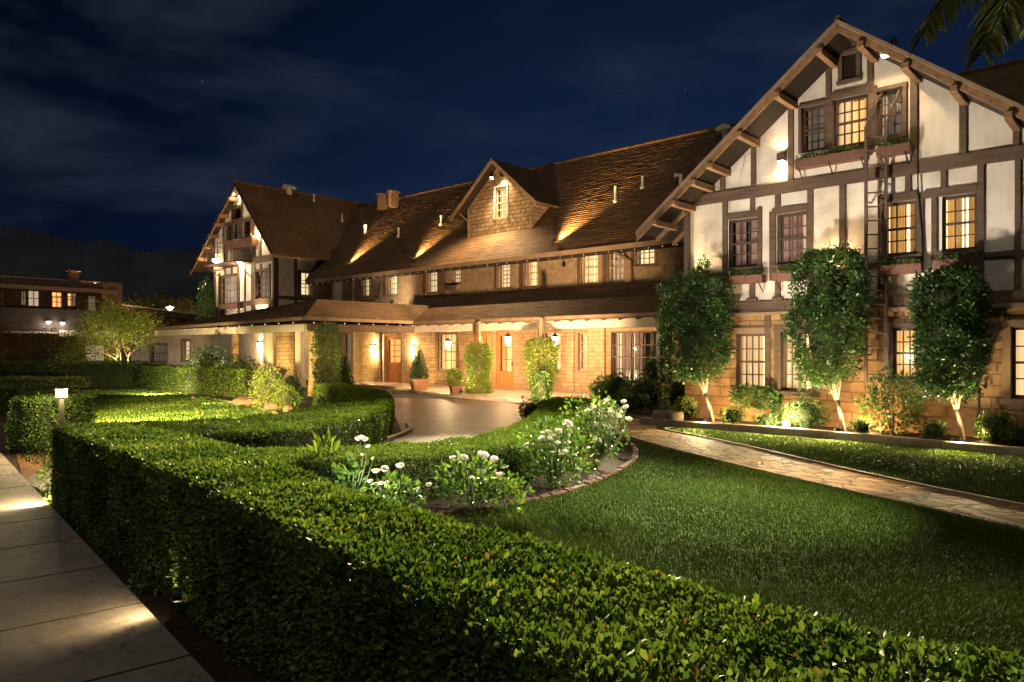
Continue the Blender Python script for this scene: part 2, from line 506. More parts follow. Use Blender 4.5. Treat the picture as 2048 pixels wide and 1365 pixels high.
def leaf_arrays(P, N, L, Wd, rng, kind='mid', spread=0.9, up=0.25, base_rnd=None):
    n = len(P)
    T, F = {'hi': (T_HI, F_HI), 'mid': (T_MID, F_MID), 'lo': (T_LO, F_LO)}[kind]
    a = unit(N * 0.75 + rng.normal(size=(n, 3)) * spread * 0.6 + np.array([0, 0, up]))
    s = unit(np.cross(a, rng.normal(size=(n, 3))))
    # leaf faces tend to look outwards
    nn = np.cross(a, s)
    L = np.broadcast_to(np.asarray(L, float), (n,)) * rng.uniform(0.5, 1.35, n)
    Wd = L * Wd
    V = P[:, None, :] + a[:, None, :] * (T[None, :, 1:2] * L[:, None, None]) + s[:, None, :] * (T[None, :, 0:1] * Wd[:, None, None]) + nn[:, None, :] * (T[None, :, 2:3] * L[:, None, None])
    Fi = F[None] + (np.arange(n) * len(T))[:, None, None]
    r = rng.uniform(0, 1, n) if base_rnd is None else np.clip(base_rnd + rng.normal(0, 0.16, n), 0, 1)
    return V.reshape(-1, 3), Fi.reshape(-1, 3), np.repeat(r, len(T))
def lowf(P, rng, f=1.5, k=5):
    o = np.zeros(len(P))
    for _ in range(k):
        d = rng.normal(size=3) * f
        o += np.sin(P @ d + rng.uniform(0, 6.28))
    return o / k
def leaves_obj(name, P, N, L, Wd, mat, parent=None, kind='mid', seed=1, spread=0.9, up=0.25, clump=True, loc=False):
    rng = np.random.default_rng(seed)
    br = 0.5 + 0.5 * lowf(P, rng, 1.3 / max(np.ptp(P[:, 2]), 0.3) * 3) if clump else None
    V, F, r = leaf_arrays(P, N, L, Wd, rng, kind, spread, up, br)
    o = bpy.data.objects.new(name, mesh_np(name, V, [F], [mat], r))
    C.objects.link(o)
    (local if loc else attach)(o, parent) if parent is not None else None
    return o
G_HEDGE = leaf_mat('boxwood_leaf', [(0.0, (0.022, 0.048, 0.010)), (0.45, (0.060, 0.110, 0.020)), (0.8, (0.115, 0.175, 0.034)), (0.95, (0.20, 0.26, 0.06)), (0.975, (0.20, 0.13, 0.045)), (1.0, (0.13, 0.07, 0.03))], 0.26, 0.5, 0.13)
G_HEDGE2 = leaf_mat('clipped_hedge_leaf', [(0.0, (0.026, 0.052, 0.009)), (0.5, (0.066, 0.112, 0.017)), (1.0, (0.145, 0.195, 0.034))], 0.28, 0.55, 0.12)
G_TREE = leaf_mat('ficus_leaf', [(0.0, (0.012, 0.035, 0.008)), (0.5, (0.030, 0.075, 0.014)), (1.0, (0.085, 0.14, 0.022))], 0.30, 0.30, 0.5)
G_SHRUB = leaf_mat('shrub_leaf', [(0.0, (0.018, 0.048, 0.010)), (0.5, (0.045, 0.10, 0.016)), (1.0, (0.11, 0.18, 0.03))], 0.3, 0.42, 0.4)
G_PALE = leaf_mat('pale_feathery_leaf', [(0.0, (0.08, 0.12, 0.03)), (0.5, (0.17, 0.21, 0.055)), (1.0, (0.34, 0.37, 0.12))], 0.3, 0.5, 0.3)
G_CONE = leaf_mat('conifer_needle', [(0.0, (0.010, 0.030, 0.010)), (0.5, (0.024, 0.060, 0.016)), (1.0, (0.055, 0.105, 0.022))], 0.2, 0.5, 0.3)
G_FAR = leaf_mat('night_tree_leaf', [(0.0, (0.02, 0.024, 0.010)), (0.5, (0.045, 0.05, 0.018)), (1.0, (0.09, 0.085, 0.03))], 0.2, 0.7, 0.1)
G_RUST = leaf_mat('dry_russet_leaf', [(0.0, (0.05, 0.022, 0.012)), (0.5, (0.10, 0.048, 0.025)), (1.0, (0.17, 0.10, 0.045))], 0.3, 0.6, 0.2)
G_LIME = leaf_mat('lime_leaf', [(0.0, (0.07, 0.11, 0.015)), (0.5, (0.14, 0.19, 0.028)), (1.0, (0.26, 0.29, 0.06))], 0.4, 0.5, 0.3)
G_ROSE = leaf_mat('rose_leaf', [(0.0, (0.025, 0.065, 0.012)), (0.5, (0.07, 0.14, 0.022)), (1.0, (0.17, 0.26, 0.045))], 0.35, 0.38, 0.45)
G_GRASS = leaf_mat('grass_blade', [(0.0, (0.014, 0.030, 0.004)), (0.5, (0.046, 0.082, 0.010)), (0.9, (0.10, 0.14, 0.020)), (1.0, (0.16, 0.15, 0.06))], 0.14, 0.6, 0.12)
G_PALM = leaf_mat('palm_leaflet', [(0.0, (0.03, 0.045, 0.008)), (0.5, (0.075, 0.085, 0.014)), (1.0, (0.15, 0.14, 0.03))], 0.3, 0.45, 0.3)
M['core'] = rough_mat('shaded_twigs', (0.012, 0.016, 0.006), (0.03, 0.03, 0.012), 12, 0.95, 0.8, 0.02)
M['bark'] = rough_mat('pale_bark', (0.13, 0.095, 0.065), (0.27, 0.21, 0.15), 6, 0.85, 0.6, 0.01, (1, 1, 0.3))
M['bark_dark'] = rough_mat('dark_bark', (0.07, 0.05, 0.035), (0.15, 0.105, 0.07), 6, 0.9, 0.6, 0.01, (1, 1, 0.3))
M['stem'] = plain('green_stem', (0.10, 0.13, 0.04), 0.6)

def resample(pts, n):
    p = np.array(pts, float)
    # smooth the hand-read outline a little (Chaikin)
    for _ in range(2):
        q = [p[0]]
        for i in range(len(p) - 1):
            q.append(p[i] * 0.75 + p[i + 1] * 0.25); q.append(p[i] * 0.25 + p[i + 1] * 0.75)
        q.append(p[-1]); p = np.array(q)
    s = np.concatenate([[0], np.cumsum(np.linalg.norm(np.diff(p, axis=0), axis=1))])
    t = np.linspace(0, s[-1], n)
    return np.stack([np.interp(t, s, p[:, 0]), np.interp(t, s, p[:, 1])], 1)

def hedge(label, front, back, h, leaf, density, mat, seed=1, kind='mid', z0=0.0, group=None, zones=None, wob=0.03, name='hedge', lw=0.55):
    """clipped hedge between two plan outlines (world xy), one mesh: leaves over a twiggy core"""
    rng = np.random.default_rng(seed)
    n = 60
    A = resample(front, n); B = resample(back, n)
    cen = ((A + B) / 2)
    # core a little inside
    ins = 0.075
    wd = np.linalg.norm(B - A, axis=1, keepdims=True)
    u = (B - A) / np.maximum(wd, 1e-6)
    A2 = A + u * np.minimum(ins, wd * 0.3); B2 = B - u * np.minimum(ins, wd * 0.3)
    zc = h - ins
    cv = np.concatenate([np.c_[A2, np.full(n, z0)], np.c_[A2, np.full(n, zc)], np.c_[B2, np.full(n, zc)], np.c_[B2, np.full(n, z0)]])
    i = np.arange(n - 1)
    q = np.concatenate([np.stack([i + a * n, i + 1 + a * n, i + 1 + b * n, i + b * n], 1) for a, b in ((0, 1), (1, 2), (2, 3))])
    q = np.concatenate([q, [[0, n, 2 * n, 3 * n], [n - 1, 2 * n - 1, 3 * n - 1, 4 * n - 1]]])
    # surface samples
    seg = np.linalg.norm(np.diff((A + B) / 2, axis=0), axis=1)
    segA = np.linalg.norm(np.diff(A, axis=0), axis=1); segB = np.linalg.norm(np.diff(B, axis=0), axis=1)
    wm = (wd[:-1, 0] + wd[1:, 0]) / 2
    P = []; N = []
    def dens(i0):
        return density if zones is None else density * zones(cen[i0])
    def take(area):
        k = area * np.array([dens(j) for j in range(n - 1)])
        cnt = rng.poisson(k)
        return np.repeat(np.arange(n - 1), cnt)
    def lin(Q, idx, t):
        return Q[idx] * (1 - t)[:, None] + Q[idx + 1] * t[:, None]
    # top
    idx = take(seg * wm); t = rng.uniform(0, 1, len(idx)); w = rng.uniform(0, 1, len(idx))
    pa, pb = lin(A, idx, t), lin(B, idx, t)
    pt = pa * (1 - w)[:, None] + pb * w[:, None]
    ed = np.minimum(w, 1 - w) * np.linalg.norm(pb - pa, axis=1)
    drop = 0.05 * np.clip(1 - ed / 0.10, 0, 1) ** 2
    dep = rng.exponential(leaf * 0.55, len(idx))
    P.append(np.c_[pt, h - drop - dep]); N.append(np.tile([0, 0, 1.0], (len(idx), 1)))
    # sides
    for Q, sg, sgn in ((A, segA, -1), (B, segB, 1)):
        idx = take(sg * (h - z0)); t = rng.uniform(0, 1, len(idx))
        p = lin(Q, idx, t)
        un = lin(u, idx, t) * sgn
        z = z0 + 0.02 + rng.uniform(0, 1, len(idx)) * (h - z0 - 0.02)
        ins2 = 0.05 * np.clip(1 - (h - z) / 0.10, 0, 1) ** 2 + rng.exponential(leaf * 0.55, len(idx)) + 0.05 * np.clip(1 - (z - z0) / 0.18, 0, 1)
        p = p - un * ins2[:, None]
        gp = lowf(np.c_[p * 5.0, z * 1.1], rng, 1.6, 6)       # deep gaps between the upright shoots
        p = p - un * (np.clip(-gp - .12, 0, .4) * .16 * np.clip((h - z) / .12, 0, 1))[:, None]
        P.append(np.c_[p, z]); N.append(np.c_[un, np.zeros(len(un))])
    # ends
    for e, a, b in ((0, A, B), (n - 1, A, B)):
        ww = float(wd[e, 0])
        dirv = (cen[1] - cen[0]) if e == 0 else (cen[-1] - cen[-2])
        dirv = dirv / np.linalg.norm(dirv) * (-1 if e == 0 else 1)
        k = rng.poisson(ww * (h - z0) * dens(min(e, n - 2)))
        w = rng.uniform(0, 1, k); z = z0 + 0.02 + rng.uniform(0, 1, k) * (h - z0 - 0.02)
        p = a[e] * (1 - w)[:, None] + b[e] * w[:, None] + dirv * (0.04 - rng.exponential(leaf * 0.55, k))[:, None]
        P.append(np.c_[p, z]); N.append(np.tile([dirv[0], dirv[1], 0], (k, 1)))
    P = np.concatenate(P); N = np.concatenate(N)
    P = P + N * (lowf(P, rng, 5.0) * wob)[:, None] + N * (lowf(P, rng, 16.0) * wob * 0.5)[:, None]
    # some shoots stand out of the clipped face
    sh = rng.uniform(0, 1, len(P)) < 0.035
    P[sh] += N[sh] * rng.uniform(0.2, 1.1, sh.sum())[:, None] * leaf
    br = 0.45 + 0.35 * lowf(P, rng, 6.0) + np.where(sh, 0.25, 0) + 0.12 * N[:, 2]
    V, F, r = leaf_arrays(P, N, leaf, lw, rng, kind, 1.0, 0.25, br)
    tv = len(V) // len(P)
    dry = np.repeat(rng.uniform(size=len(P)) < .012, tv); r = np.where(dry, rng.uniform(.97, 1, len(r)), np.minimum(r, .95))
    if kind == 'hi':      # cut twig ends and stalks showing between the leaves
        k = rng.integers(0, len(P), len(P) // 22)
        V2, F2, r2 = leaf_arrays(P[k] - N[k] * .02, N[k], leaf * 1.7, .07, rng, 'lo', 1.2, .3)
        F2 = F2 + len(V); V = np.concatenate([V, V2]); F = np.concatenate([F, F2]); r = np.concatenate([r, np.full(len(V2), .99)])
    off = len(V)
    allV = np.concatenate([V, cv])
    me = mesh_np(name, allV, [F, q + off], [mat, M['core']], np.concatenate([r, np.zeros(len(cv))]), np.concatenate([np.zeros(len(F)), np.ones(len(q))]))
    o = bpy.data.objects.new(name, me); C.objects.link(o)
    return tag(o, label, 'hedge', group)

def blob_points(n, rad, rng, shape='ell', shell=0.45, lump=0.18, cut=None):
    """points + outward normals of a leafy mass of half axes rad about the origin"""
    d = unit(rng.normal(size=(n, 3)))
    if shape in ('box', 'slab'):
        e = 3.2 if shape == 'box' else 6.0
        k = (np.abs(d[:, 0]) ** e + np.abs(d[:, 1]) ** e + np.abs(d[:, 2]) ** e) ** (-1 / e)
        d = d * k[:, None]
    lum = 1 + lump * lowf(d * 1.0, rng, 4.0, 6) + lump * 0.5 * lowf(d, rng, 9.0, 6)
    rr = (1 - shell * rng.uniform(0, 1, n) ** 2.2) * lum
    P = d * rr[:, None] * np.array(rad)
    N = unit(d / np.array(rad))
    return P, N

def trunk_mesh(paths, mat, name, parent, smooth=True, n=8):
    mb = MB()
    for p, r in paths: mb.tube(p, r, n)
    o = mb.build(name, mat, None, smooth)
    local(o, parent)
    return o
def branch_paths(rng, base, length, rad, dirv, depth, out, tips, spread=0.6, droop=0.0, kids=3, seg=4):
    p = np.array(base, float); d = np.array(dirv, float) / np.linalg.norm(dirv)
    path = [tuple(p)]; rs = [rad]
    for i in range(seg):
        d = d + rng.normal(size=3) * 0.13 + np.array([0, 0, -droop]); d /= np.linalg.norm(d)
        p = p + d * length / seg
        path.append(tuple(p)); rs.append(rad * (1 - 0.5 * (i + 1) / seg))
    out.append((path, rs))
    if depth == 0:
        tips.append((p, d)); return
    for k in range(kids):
        ax = rng.normal(size=3); ax -= d * ax.dot(d); ax /= np.linalg.norm(ax)
        nd = d * math.cos(spread) + ax * math.sin(spread)
        st = np.array(path[-1 if k < 2 else -2])
        branch_paths(rng, st, length * rng.uniform(0.6, 0.85), rs[-1] * 0.9, nd, depth - 1, out, tips, spread, droop, kids, seg)

# ------------------------------------------------------------------ lamps
KL = 1.4
def spot(parent, loc, target, power, angle, blend=0.5, col=(1, 0.70, 0.36), rad=0.05):
    l = bpy.data.lights.new('spot_beam', 'SPOT')
    l.energy = power * KL; l.spot_size = math.radians(angle); l.spot_blend = blend; l.color = col; l.shadow_soft_size = rad
    o = bpy.data.objects.new('spot_beam', l); C.objects.link(o)
    o.location = loc
    o.rotation_euler = (Vector(target) - Vector(loc)).to_track_quat('-Z', 'Y').to_euler()
    attach(o, parent)
    return o
def point(parent, loc, power, col=(1, 0.74, 0.42), rad=0.06):
    l = bpy.data.lights.new('lamp_light', 'POINT')
    l.energy = power * KL; l.color = col; l.shadow_soft_size = rad
    o = bpy.data.objects.new('lamp_light', l); C.objects.link(o); o.location = loc
    attach(o, parent)
    return o
def floodlight(label, loc, target, power, angle, blend=0.6, size=0.09, group=None, col=(1, 0.70, 0.36), cat='floodlight', foot=0.1, lens='lamp_hot', name='floodlight'):
    """small flood lamp on a bracket: housing, lens, bracket and its beam"""
    t = thing(name, label, cat, loc, group)
    d = (Vector(target) - Vector(loc)).normalized()
    q = d.to_track_quat('Z', 'Y').to_matrix()
    L0 = Vector(loc)
    def mp(x, y, z): return tuple(L0 + q @ Vector((x, y, z)))
    mb = MB(mp)
    mb.lathe([(size * 0.55, -size * 1.6), (size * 0.75, -size * 1.2), (size, 0), (size * 1.05, size * 0.35), (size * 0.95, size * 0.35), (size * 0.92, size * 0.02)], n=12)
    mb.build('housing', M['iron'], t, True)
    mb = MB(mp); mb.lathe([(0.001, size * 0.10), (size * 0.9, size * 0.10), (size * 0.9, size * 0.14), (0.001, size * 0.17)], n=12)
    mb.build('lens', M[lens], t)
    mb = MB(); mb.tube([tuple(L0 - d * size * 0.8), tuple(L0 - d * size * 0.8 + Vector((0, 0, -foot)))], size * 0.16, 6)
    mb.build('bracket', M['iron'], t)
    if power:
        spot(t, tuple(L0 + d * size * 0.6), target, power, angle, blend, col, 0.16 if power > 500 and cat == 'floodlight' and name == 'unseen_floodlight' else size * 0.8)
    return t
# ------------------------------------------------------------------ the ground
def sheet(name, poly, z, mat, kind='structure', thick=0.0, smooth_pts=False):
    bm = bmesh.new()
    vs = [bm.verts.new((p[0], p[1], z)) for p in poly]
    f = bm.faces.new(vs)
    if f.normal.z < 0: bmesh.ops.reverse_faces(bm, faces=[f])
    bm.normal_update()
    if f.normal.z < 0: f.normal_flip()
    if thick:
        r = bmesh.ops.extrude_face_region(bm, geom=[f])
        for v in [g for g in r['geom'] if isinstance(g, bmesh.types.BMVert)]: v.co.z -= thick
    bmesh.ops.triangulate(bm, faces=[g for g in bm.faces if len(g.verts) > 4])
    bmesh.ops.recalc_face_normals(bm, faces=bm.faces)
    me = bpy.data.meshes.new(name); bm.to_mesh(me); bm.free()
    me.materials.append(mat)
    o = bpy.data.objects.new(name, me); C.objects.link(o)
    o['kind'] = kind
    return o
M['mulch'] = rough_mat('dark_bark_mulch', (0.014, 0.008, 0.006), (0.050, 0.026, 0.016), 14, 0.95, 1.0, 0.03, fine=45)
M['earth'] = rough_mat('dark_ground', (0.02, 0.022, 0.010), (0.045, 0.040, 0.018), 1.5, 0.95, 0.8, 0.03, fine=22)
M['turf'] = rough_mat('turf', (0.026, 0.058, 0.007), (0.062, 0.112, 0.014), 2.2, 0.9, 0.9, 0.03, fine=70, spec=0.1)
M['hill'] = rough_mat('wooded_hill', (0.040, 0.046, 0.056), (0.075, 0.08, 0.09), 0.02, 1.0, 0.0, 0.1, fine=0.2, spec=0.0)
def concrete():
    m, nt, b = new_mat('sidewalk_concrete')
    v = coords(nt)
    n1 = noise(nt, v, 1.4, 8, 0.65)
    n2 = noise(nt, v, 14, 5, 0.6)
    r1 = ramp(nt, [(0.28, (0.155, 0.125, 0.098)), (0.5, (0.26, 0.215, 0.17)), (0.75, (0.33, 0.275, 0.22))], n1)
    r2 = ramp(nt, [(0.25, (0.72, 0.71, 0.70)), (0.6, (1.05, 1.05, 1.05))], n2)
    nt.links.new(mixc(nt, 1.0, r1.outputs[0], r2.outputs[0], 'MULTIPLY'), b.inputs['Base Color'])
    b.inputs['Roughness'].default_value = 0.72
    b1 = bump(nt, b, n2, 0.25, 0.01)
    bump(nt, b, noise(nt, v, 120, 3), 0.35, 0.004, b1)
    return m
def pavers(name, c0, c1, mortar, bw, bh, rot=0.0, rough=0.55, bs=0.5, warp=0.03, spec=0.3):
    m, nt, b = new_mat(name)
    tc = NN(nt, 'ShaderNodeTexCoord')
    mp = NN(nt, 'ShaderNodeMapping'); mp.inputs['Rotation'].default_value = (0, 0, rot)
    nt.links.new(tc.outputs['Object'], mp.inputs[0])
    nz = NN(nt, 'ShaderNodeTexNoise', inp={'Scale': 2.6, 'Detail': 3.0}); nt.links.new(mp.outputs[0], nz.inputs['Vector'])
    vv = mixc(nt, warp, mp.outputs[0], nz.outputs['Color'], 'ADD')
    br = NN(nt, 'ShaderNodeTexBrick', inp={'Scale': 1.0, 'Mortar Size': 0.008, 'Mortar Smooth': 0.4, 'Brick Width': bw, 'Row Height': bh})
    br.inputs['Color1'].default_value = (*c0, 1); br.inputs['Color2'].default_value = (*c1, 1); br.inputs['Mortar'].default_value = (*mortar, 1)
    nt.links.new(vv, br.inputs['Vector'])
    n1 = noise(nt, tc.outputs['Object'], 1.2, 7, 0.65)
    r = ramp(nt, [(0.3, (0.48, 0.46, 0.45)), (0.5, (0.9, 0.88, 0.87)), (0.7, (1.2, 1.16, 1.12))], n1)
    nt.links.new(mixc(nt, 1.0, br.outputs['Color'], r.outputs[0], 'MULTIPLY'), b.inputs['Base Color'])
    b.inputs['Roughness'].default_value = rough
    b.inputs['Specular IOR Level'].default_value = spec
    inv = NN(nt, 'ShaderNodeMath', operation='SUBTRACT'); inv.inputs[0].default_value = 1.0
    nt.links.new(br.outputs['Fac'], inv.inputs[1])
    b1 = bump(nt, b, inv.outputs[0], bs, 0.012)
    bump(nt, b, noise(nt, tc.outputs['Object'], 25, 5), 0.35, 0.01, b1)
    return m
def flagstones():
    """irregular golden flags with dark joints"""
    m, nt, b = new_mat('flagstone_path')
    tc = NN(nt, 'ShaderNodeTexCoord')
    mp = NN(nt, 'ShaderNodeMapping'); mp.inputs['Rotation'].default_value = (0, 0, .95); mp.inputs['Scale'].default_value = (3.6, 5.4, 1)
    nt.links.new(tc.outputs['Object'], mp.inputs[0])
    v1 = NN(nt, 'ShaderNodeTexVoronoi', inp={'Scale': 1.0, 'Randomness': .72}); nt.links.new(mp.outputs[0], v1.inputs['Vector'])
    v2 = NN(nt, 'ShaderNodeTexVoronoi', feature='DISTANCE_TO_EDGE', inp={'Scale': 1.0, 'Randomness': .72}); nt.links.new(mp.outputs[0], v2.inputs['Vector'])
    sp = NN(nt, 'ShaderNodeSeparateXYZ'); nt.links.new(v1.outputs['Color'], sp.inputs[0])
    base = ramp(nt, [(.1, (.19, .095, .042)), (.5, (.29, .16, .072)), (.9, (.40, .235, .115))], sp.outputs[0])
    n1 = noise(nt, tc.outputs['Object'], 7, 6, .65)
    mott = ramp(nt, [(.3, (.6, .58, .55)), (.65, (1.12, 1.1, 1.06))], n1)
    c = mixc(nt, 1.0, base.outputs[0], mott.outputs[0], 'MULTIPLY')
    jt = ramp(nt, [(.02, (1, 1, 1)), (.07, (0, 0, 0))], v2.outputs['Distance'])
    nt.links.new(mixc(nt, jt.outputs[0], c, (.045, .024, .012)), b.inputs['Base Color'])
    b.inputs['Roughness'].default_value = .75; b.inputs['Specular IOR Level'].default_value = .2
    up = ramp(nt, [(.0, (0, 0, 0)), (.12, (1, 1, 1))], v2.outputs['Distance'])
    b1 = bump(nt, b, up.outputs[0], .9, .015)
    bump(nt, b, n1, .5, .012, b1)
    return m
M['concrete'] = concrete()
M['drive'] = pavers('stamped_driveway', (0.12, 0.058, 0.030), (0.17, 0.086, 0.046), (0.045, 0.022, 0.012), 0.42, 0.20, 0.5, 0.5, 0.8, 0.04, 0.06)
M['path'] = flagstones()
M['slab'] = pavers('pale_porch_slab', (0.40, 0.31, 0.235), (0.44, 0.345, 0.265), (0.28, 0.21, 0.155), 1.4, 1.4, 0.0, 0.45, 0.25, 0.0)
M['kerb'] = pavers('kerb_stone', (0.38, 0.29, 0.20), (0.46, 0.36, 0.25), (0.14, 0.10, 0.065), 0.62, 2.0, 0.0, 0.85, 0.6, 0.0)

sheet('ground', [(-900, -200), (500, -200), (500, 900), (-900, 900)], 0.0, M['earth'])
sheet('planting_soil', RDS([(-12.5, 30), (0.5, 22), (4, 16), (2.6, 11), (1.2, 8), (0, 6.6), (-1.0, 5.2), (2.5, 1.9), (2.5, -2.5), (0.6, -1.5), (-1.5, 3.1), (-3.5, 5.6), (-5.2, 7.6), (-9.0, 12.4), (-16, 20), (-24, 30)]), 0.004, M['mulch'])
sheet('driveway', RDS([(-4.4, 24.5), (-0.6, 23), (0.6, 20.6), (2.3, 17.9), (2.7, 15.2), (1.3, 11.0), (0.2, 8.9), (-0.8, 8.1), (-2.4, 7.6), (-4.0, 7.9), (-3.0, 8.9), (-2.05, 11.5), (-2.2, 14.5), (-2.8, 17.4), (-4.4, 20.6)]), 0.008, M['drive'])
LAWN_A = RDS([(-2.2, 5.75), (-0.75, 7.15), (0.14, 7.75), (0.94, 8.75), (1.66, 10.25), (2.0, 11.5), (2.1, 13.0), (2.86, 11.03), (3.88, 8.34), (4.65, 6.58), (5.9, 3.9), (7.4, 0.6), (6.6, -1.5), (3.2, 0.2), (2.2, 1.3), (1.3, 1.6), (0.5, 2.3), (-0.3, 3.1), (-0.9, 4.0)])
LAWN_B = RDS([(3.35, 15.15), (3.0, 14.7), (3.86, 12.7), (4.6, 9.6), (5.4, 7.43), (7.4, 3.3), (9.2, 0.5), (13.0, 3.6), (10.6, 8.5), (9.1, 9.98), (6.2, 12.6)])
LAWN_C = RDS([(-19.4, 27.4), (-16.5, 29.3), (-14.5, 29.3), (-11.2, 25.6), (-8.8, 22.6), (-6.6, 19.8), (-5.3, 17.2), (-3.9, 14.2), (-3.8, 12.0), (-4.6, 9.9), (-5.6, 9.3), (-7.2, 10.6), (-8.6, 12.9), (-9.6, 15.4), (-12.5, 18.2), (-15.5, 21.0), (-19.5, 25.5)])
sheet('lawn', LAWN_A, 0.012, M['turf'])
sheet('lawn', LAWN_B, 0.012, M['turf'])
sheet('lawn', LAWN_C, 0.012, M['turf'])
sheet('lawn', RDS([(-30, 24), (-13.5, 14.6), (-10.6, 12.9), (-9.7, 12.9), (-10.8, 14.2), (-16, 19.2), (-28, 29)]), 0.012, M['turf'])
sheet('path', RDS([(0.6, 18.2), (2.02, 13.9), (2.80, 11.0), (3.82, 8.32), (4.6, 6.5), (5.85, 3.8), (7.3, 0.7), (9.0, 0.6), (7.3, 3.3), (5.3, 7.43), (4.52, 9.6), (3.78, 12.7), (2.92, 14.7), (3.2, 16.0), (2.6, 18.0)]), 0.016, M['path'])
# concrete walk along the street, slab by slab
def sidewalk():
    e0 = np.array([-12.52, 16.7]); e1 = np.array([0.66, 1.0])
    u = (e1 - e0); ln = np.linalg.norm(u); u /= ln
    w = np.array([u[1], -u[0]]); w = w if w[0] < 0 else -w
    # slab joints read on the kerb line, about a metre apart
    k = 0; s = 0.55
    mb = MB()
    while s < ln - 0.3:
        L = 1.02
        a = e0 + u * (s + 0.009); b = e0 + u * (s + L - 0.009)
        for j in range(2):
            c0 = a + w * (j * 1.62 + (0.007 if j else 0)); c1 = b + w * (j * 1.62 + (0.007 if j else 0))
            d0 = a + w * (j * 1.62 + 1.606); d1 = b + w * (j * 1.62 + 1.606)
            g = 0.008
            P4 = [rd(*c0), rd(*c1), rd(*d1), rd(*d0)]
            zt = 0.055
            n = len(mb.v)
            cx = sum(p[0] for p in P4) / 4; cyy = sum(p[1] for p in P4) / 4
            ins = [(p[0] + (cx - p[0]) * 0.003, p[1] + (cyy - p[1]) * 0.003) for p in P4]
            mb.v += [(p[0], p[1], 0.0) for p in P4] + [(p[0], p[1], zt - g) for p in P4] + [(p[0], p[1], zt) for p in ins]
            for lev in (0, 4):
                for i in range(4):
                    i2 = (i + 1) % 4
                    mb.f.append((n + lev + i, n + lev + i2, n + lev + 4 + i2, n + lev + 4 + i)); mb.m.append(1)
            mb.f.append((n + 8, n + 9, n + 10, n + 11)); mb.m.append(0)
        s += L; k += 1
    o = mb.build('sidewalk', [M['concrete'], M['earth']]); o['kind'] = 'structure'
    p0, p1 = e0, e1
    sheet('sidewalk_joint_bed', [rd(*p0), rd(*p1), rd(*(p1 + w * 3.24)), rd(*(p0 + w * 3.24))], 0.049, M['earth'])
sidewalk()
# small paved way out to the walk between the hedges
sheet('paved_exit', RDS([(-9.1, 13.2), (-6.0, 8.9), (-5.35, 8.3), (-4.9, 8.9), (-6.6, 11.2), (-7.6, 12.6)]), 0.020, M['drive'])
# porch floor: raised pale slab with a step edge
SLAB = [(-28.5, 20.96), (-28.5, 19.5), (-22.6, 18.5), (-20.2, 17.3), (-18.2, 16.75), (-15.2, 16.5), (-13.3, 16.9), (-12.2, 18.6), (-11.6, 20.96)]
sheet('porch_floor', SLAB, 0.10, M['slab'], thick=0.10)
for _p in (-24.95, -18.6):
    pass
# planting bed along the front of the gabled wing with its stone kerb
KERB = [(-8.6, 13.75), (-7.7, 13.62), (-6.6, 13.72), (-5.6, 13.86), (-4.3, 13.78), (-3.2, 13.66), (-2.4, 13.52), (-1.6, 13.46), (2.5, 13.3)]
sheet('planting_bed', KERB + [(2.5, 14.88), (-8.6, 14.88)], 0.10, M['mulch'], thick=0.098)
def ribbon(name, pts, w, z0, z1, mat, label=None):
    p = resample(pts, 60)
    t = np.gradient(p, axis=0); t /= np.linalg.norm(t, axis=1, keepdims=True)
    nrm = np.c_[-t[:, 1], t[:, 0]]
    a, b = p - nrm * w / 2, p + nrm * w / 2
    mb = MB()
    for i in range(len(p) - 1):
        q = [a[i], a[i + 1], b[i + 1], b[i]]
        mb.face([(x[0], x[1], z1) for x in q])
        mb.face([(a[i][0], a[i][1], z0), (a[i + 1][0], a[i + 1][1], z0), (a[i + 1][0], a[i + 1][1], z1), (a[i][0], a[i][1], z1)])
        mb.face([(b[i][0], b[i][1], z0), (b[i + 1][0], b[i + 1][1], z0), (b[i + 1][0], b[i + 1][1], z1), (b[i][0], b[i][1], z1)])
    o = mb.build(name, mat); o['kind'] = 'structure'
    return o
ribbon('bed_kerb', [(x, y - 0.07) for x, y in KERB], 0.16, 0.0, 0.145, M['kerb'])
ribbon('path_kerb', RDS([(2.06, 13.9), (2.84, 11.03), (3.86, 8.33), (4.63, 6.53), (5.88, 3.8), (7.35, 0.7)]), 0.05, 0.0, 0.035, M['kerb'])
ribbon('path_kerb', RDS([(3.32, 15.0), (2.98, 14.7), (3.82, 12.7), (4.56, 9.6), (5.35, 7.43), (7.35, 3.3), (9.05, 0.5)]), 0.05, 0.0, 0.035, M['kerb'])
ribbon('driveway_kerb', RDS([(-2.62, 11.2), (-2.30, 12.6), (-2.08, 13.6), (-2.0, 14.6), (-2.25, 15.6)]), 0.09, 0.0, 0.07, M['kerb'])
ribbon('lawn_edging', RDS([(-15.4, 29.6), (-13.6, 28.4), (-11.3, 25.6), (-8.85, 22.6), (-6.7, 19.7), (-5.3, 17.0)]), 0.14, 0.0, 0.03, M['kerb'])
def edging():
    """rounded bricks set round the rose bed"""
    p = resample(RDS([(-1.0, 7.0), (-0.75, 7.1), (0.14, 7.7), (0.94, 8.7), (1.66, 10.2), (2.0, 11.5), (2.05, 13.1)]), 46)
    rng = random.Random(4)
    for i in range(len(p) - 1):
        c = (p[i] + p[i + 1]) / 2; t = p[i + 1] - p[i]; L = np.linalg.norm(t); a = math.atan2(t[1], t[0]) + rng.uniform(-.08, .08)
        h = 0.045 + rng.uniform(-.012, .012)
        def mp(x, y, z, a=a, c=c): return (c[0] + x * math.cos(a) - y * math.sin(a), c[1] + x * math.sin(a) + y * math.cos(a), z)
        mb = MB(mp)
        l2 = L * 0.46; w2 = 0.045
        mb.prism([(-w2, 0), (w2, 0), (w2, h * .7), (w2 * .6, h), (-w2 * .6, h), (-w2, h * .7)], -l2, l2, 'x')
        yield mb
eb = list(edging())
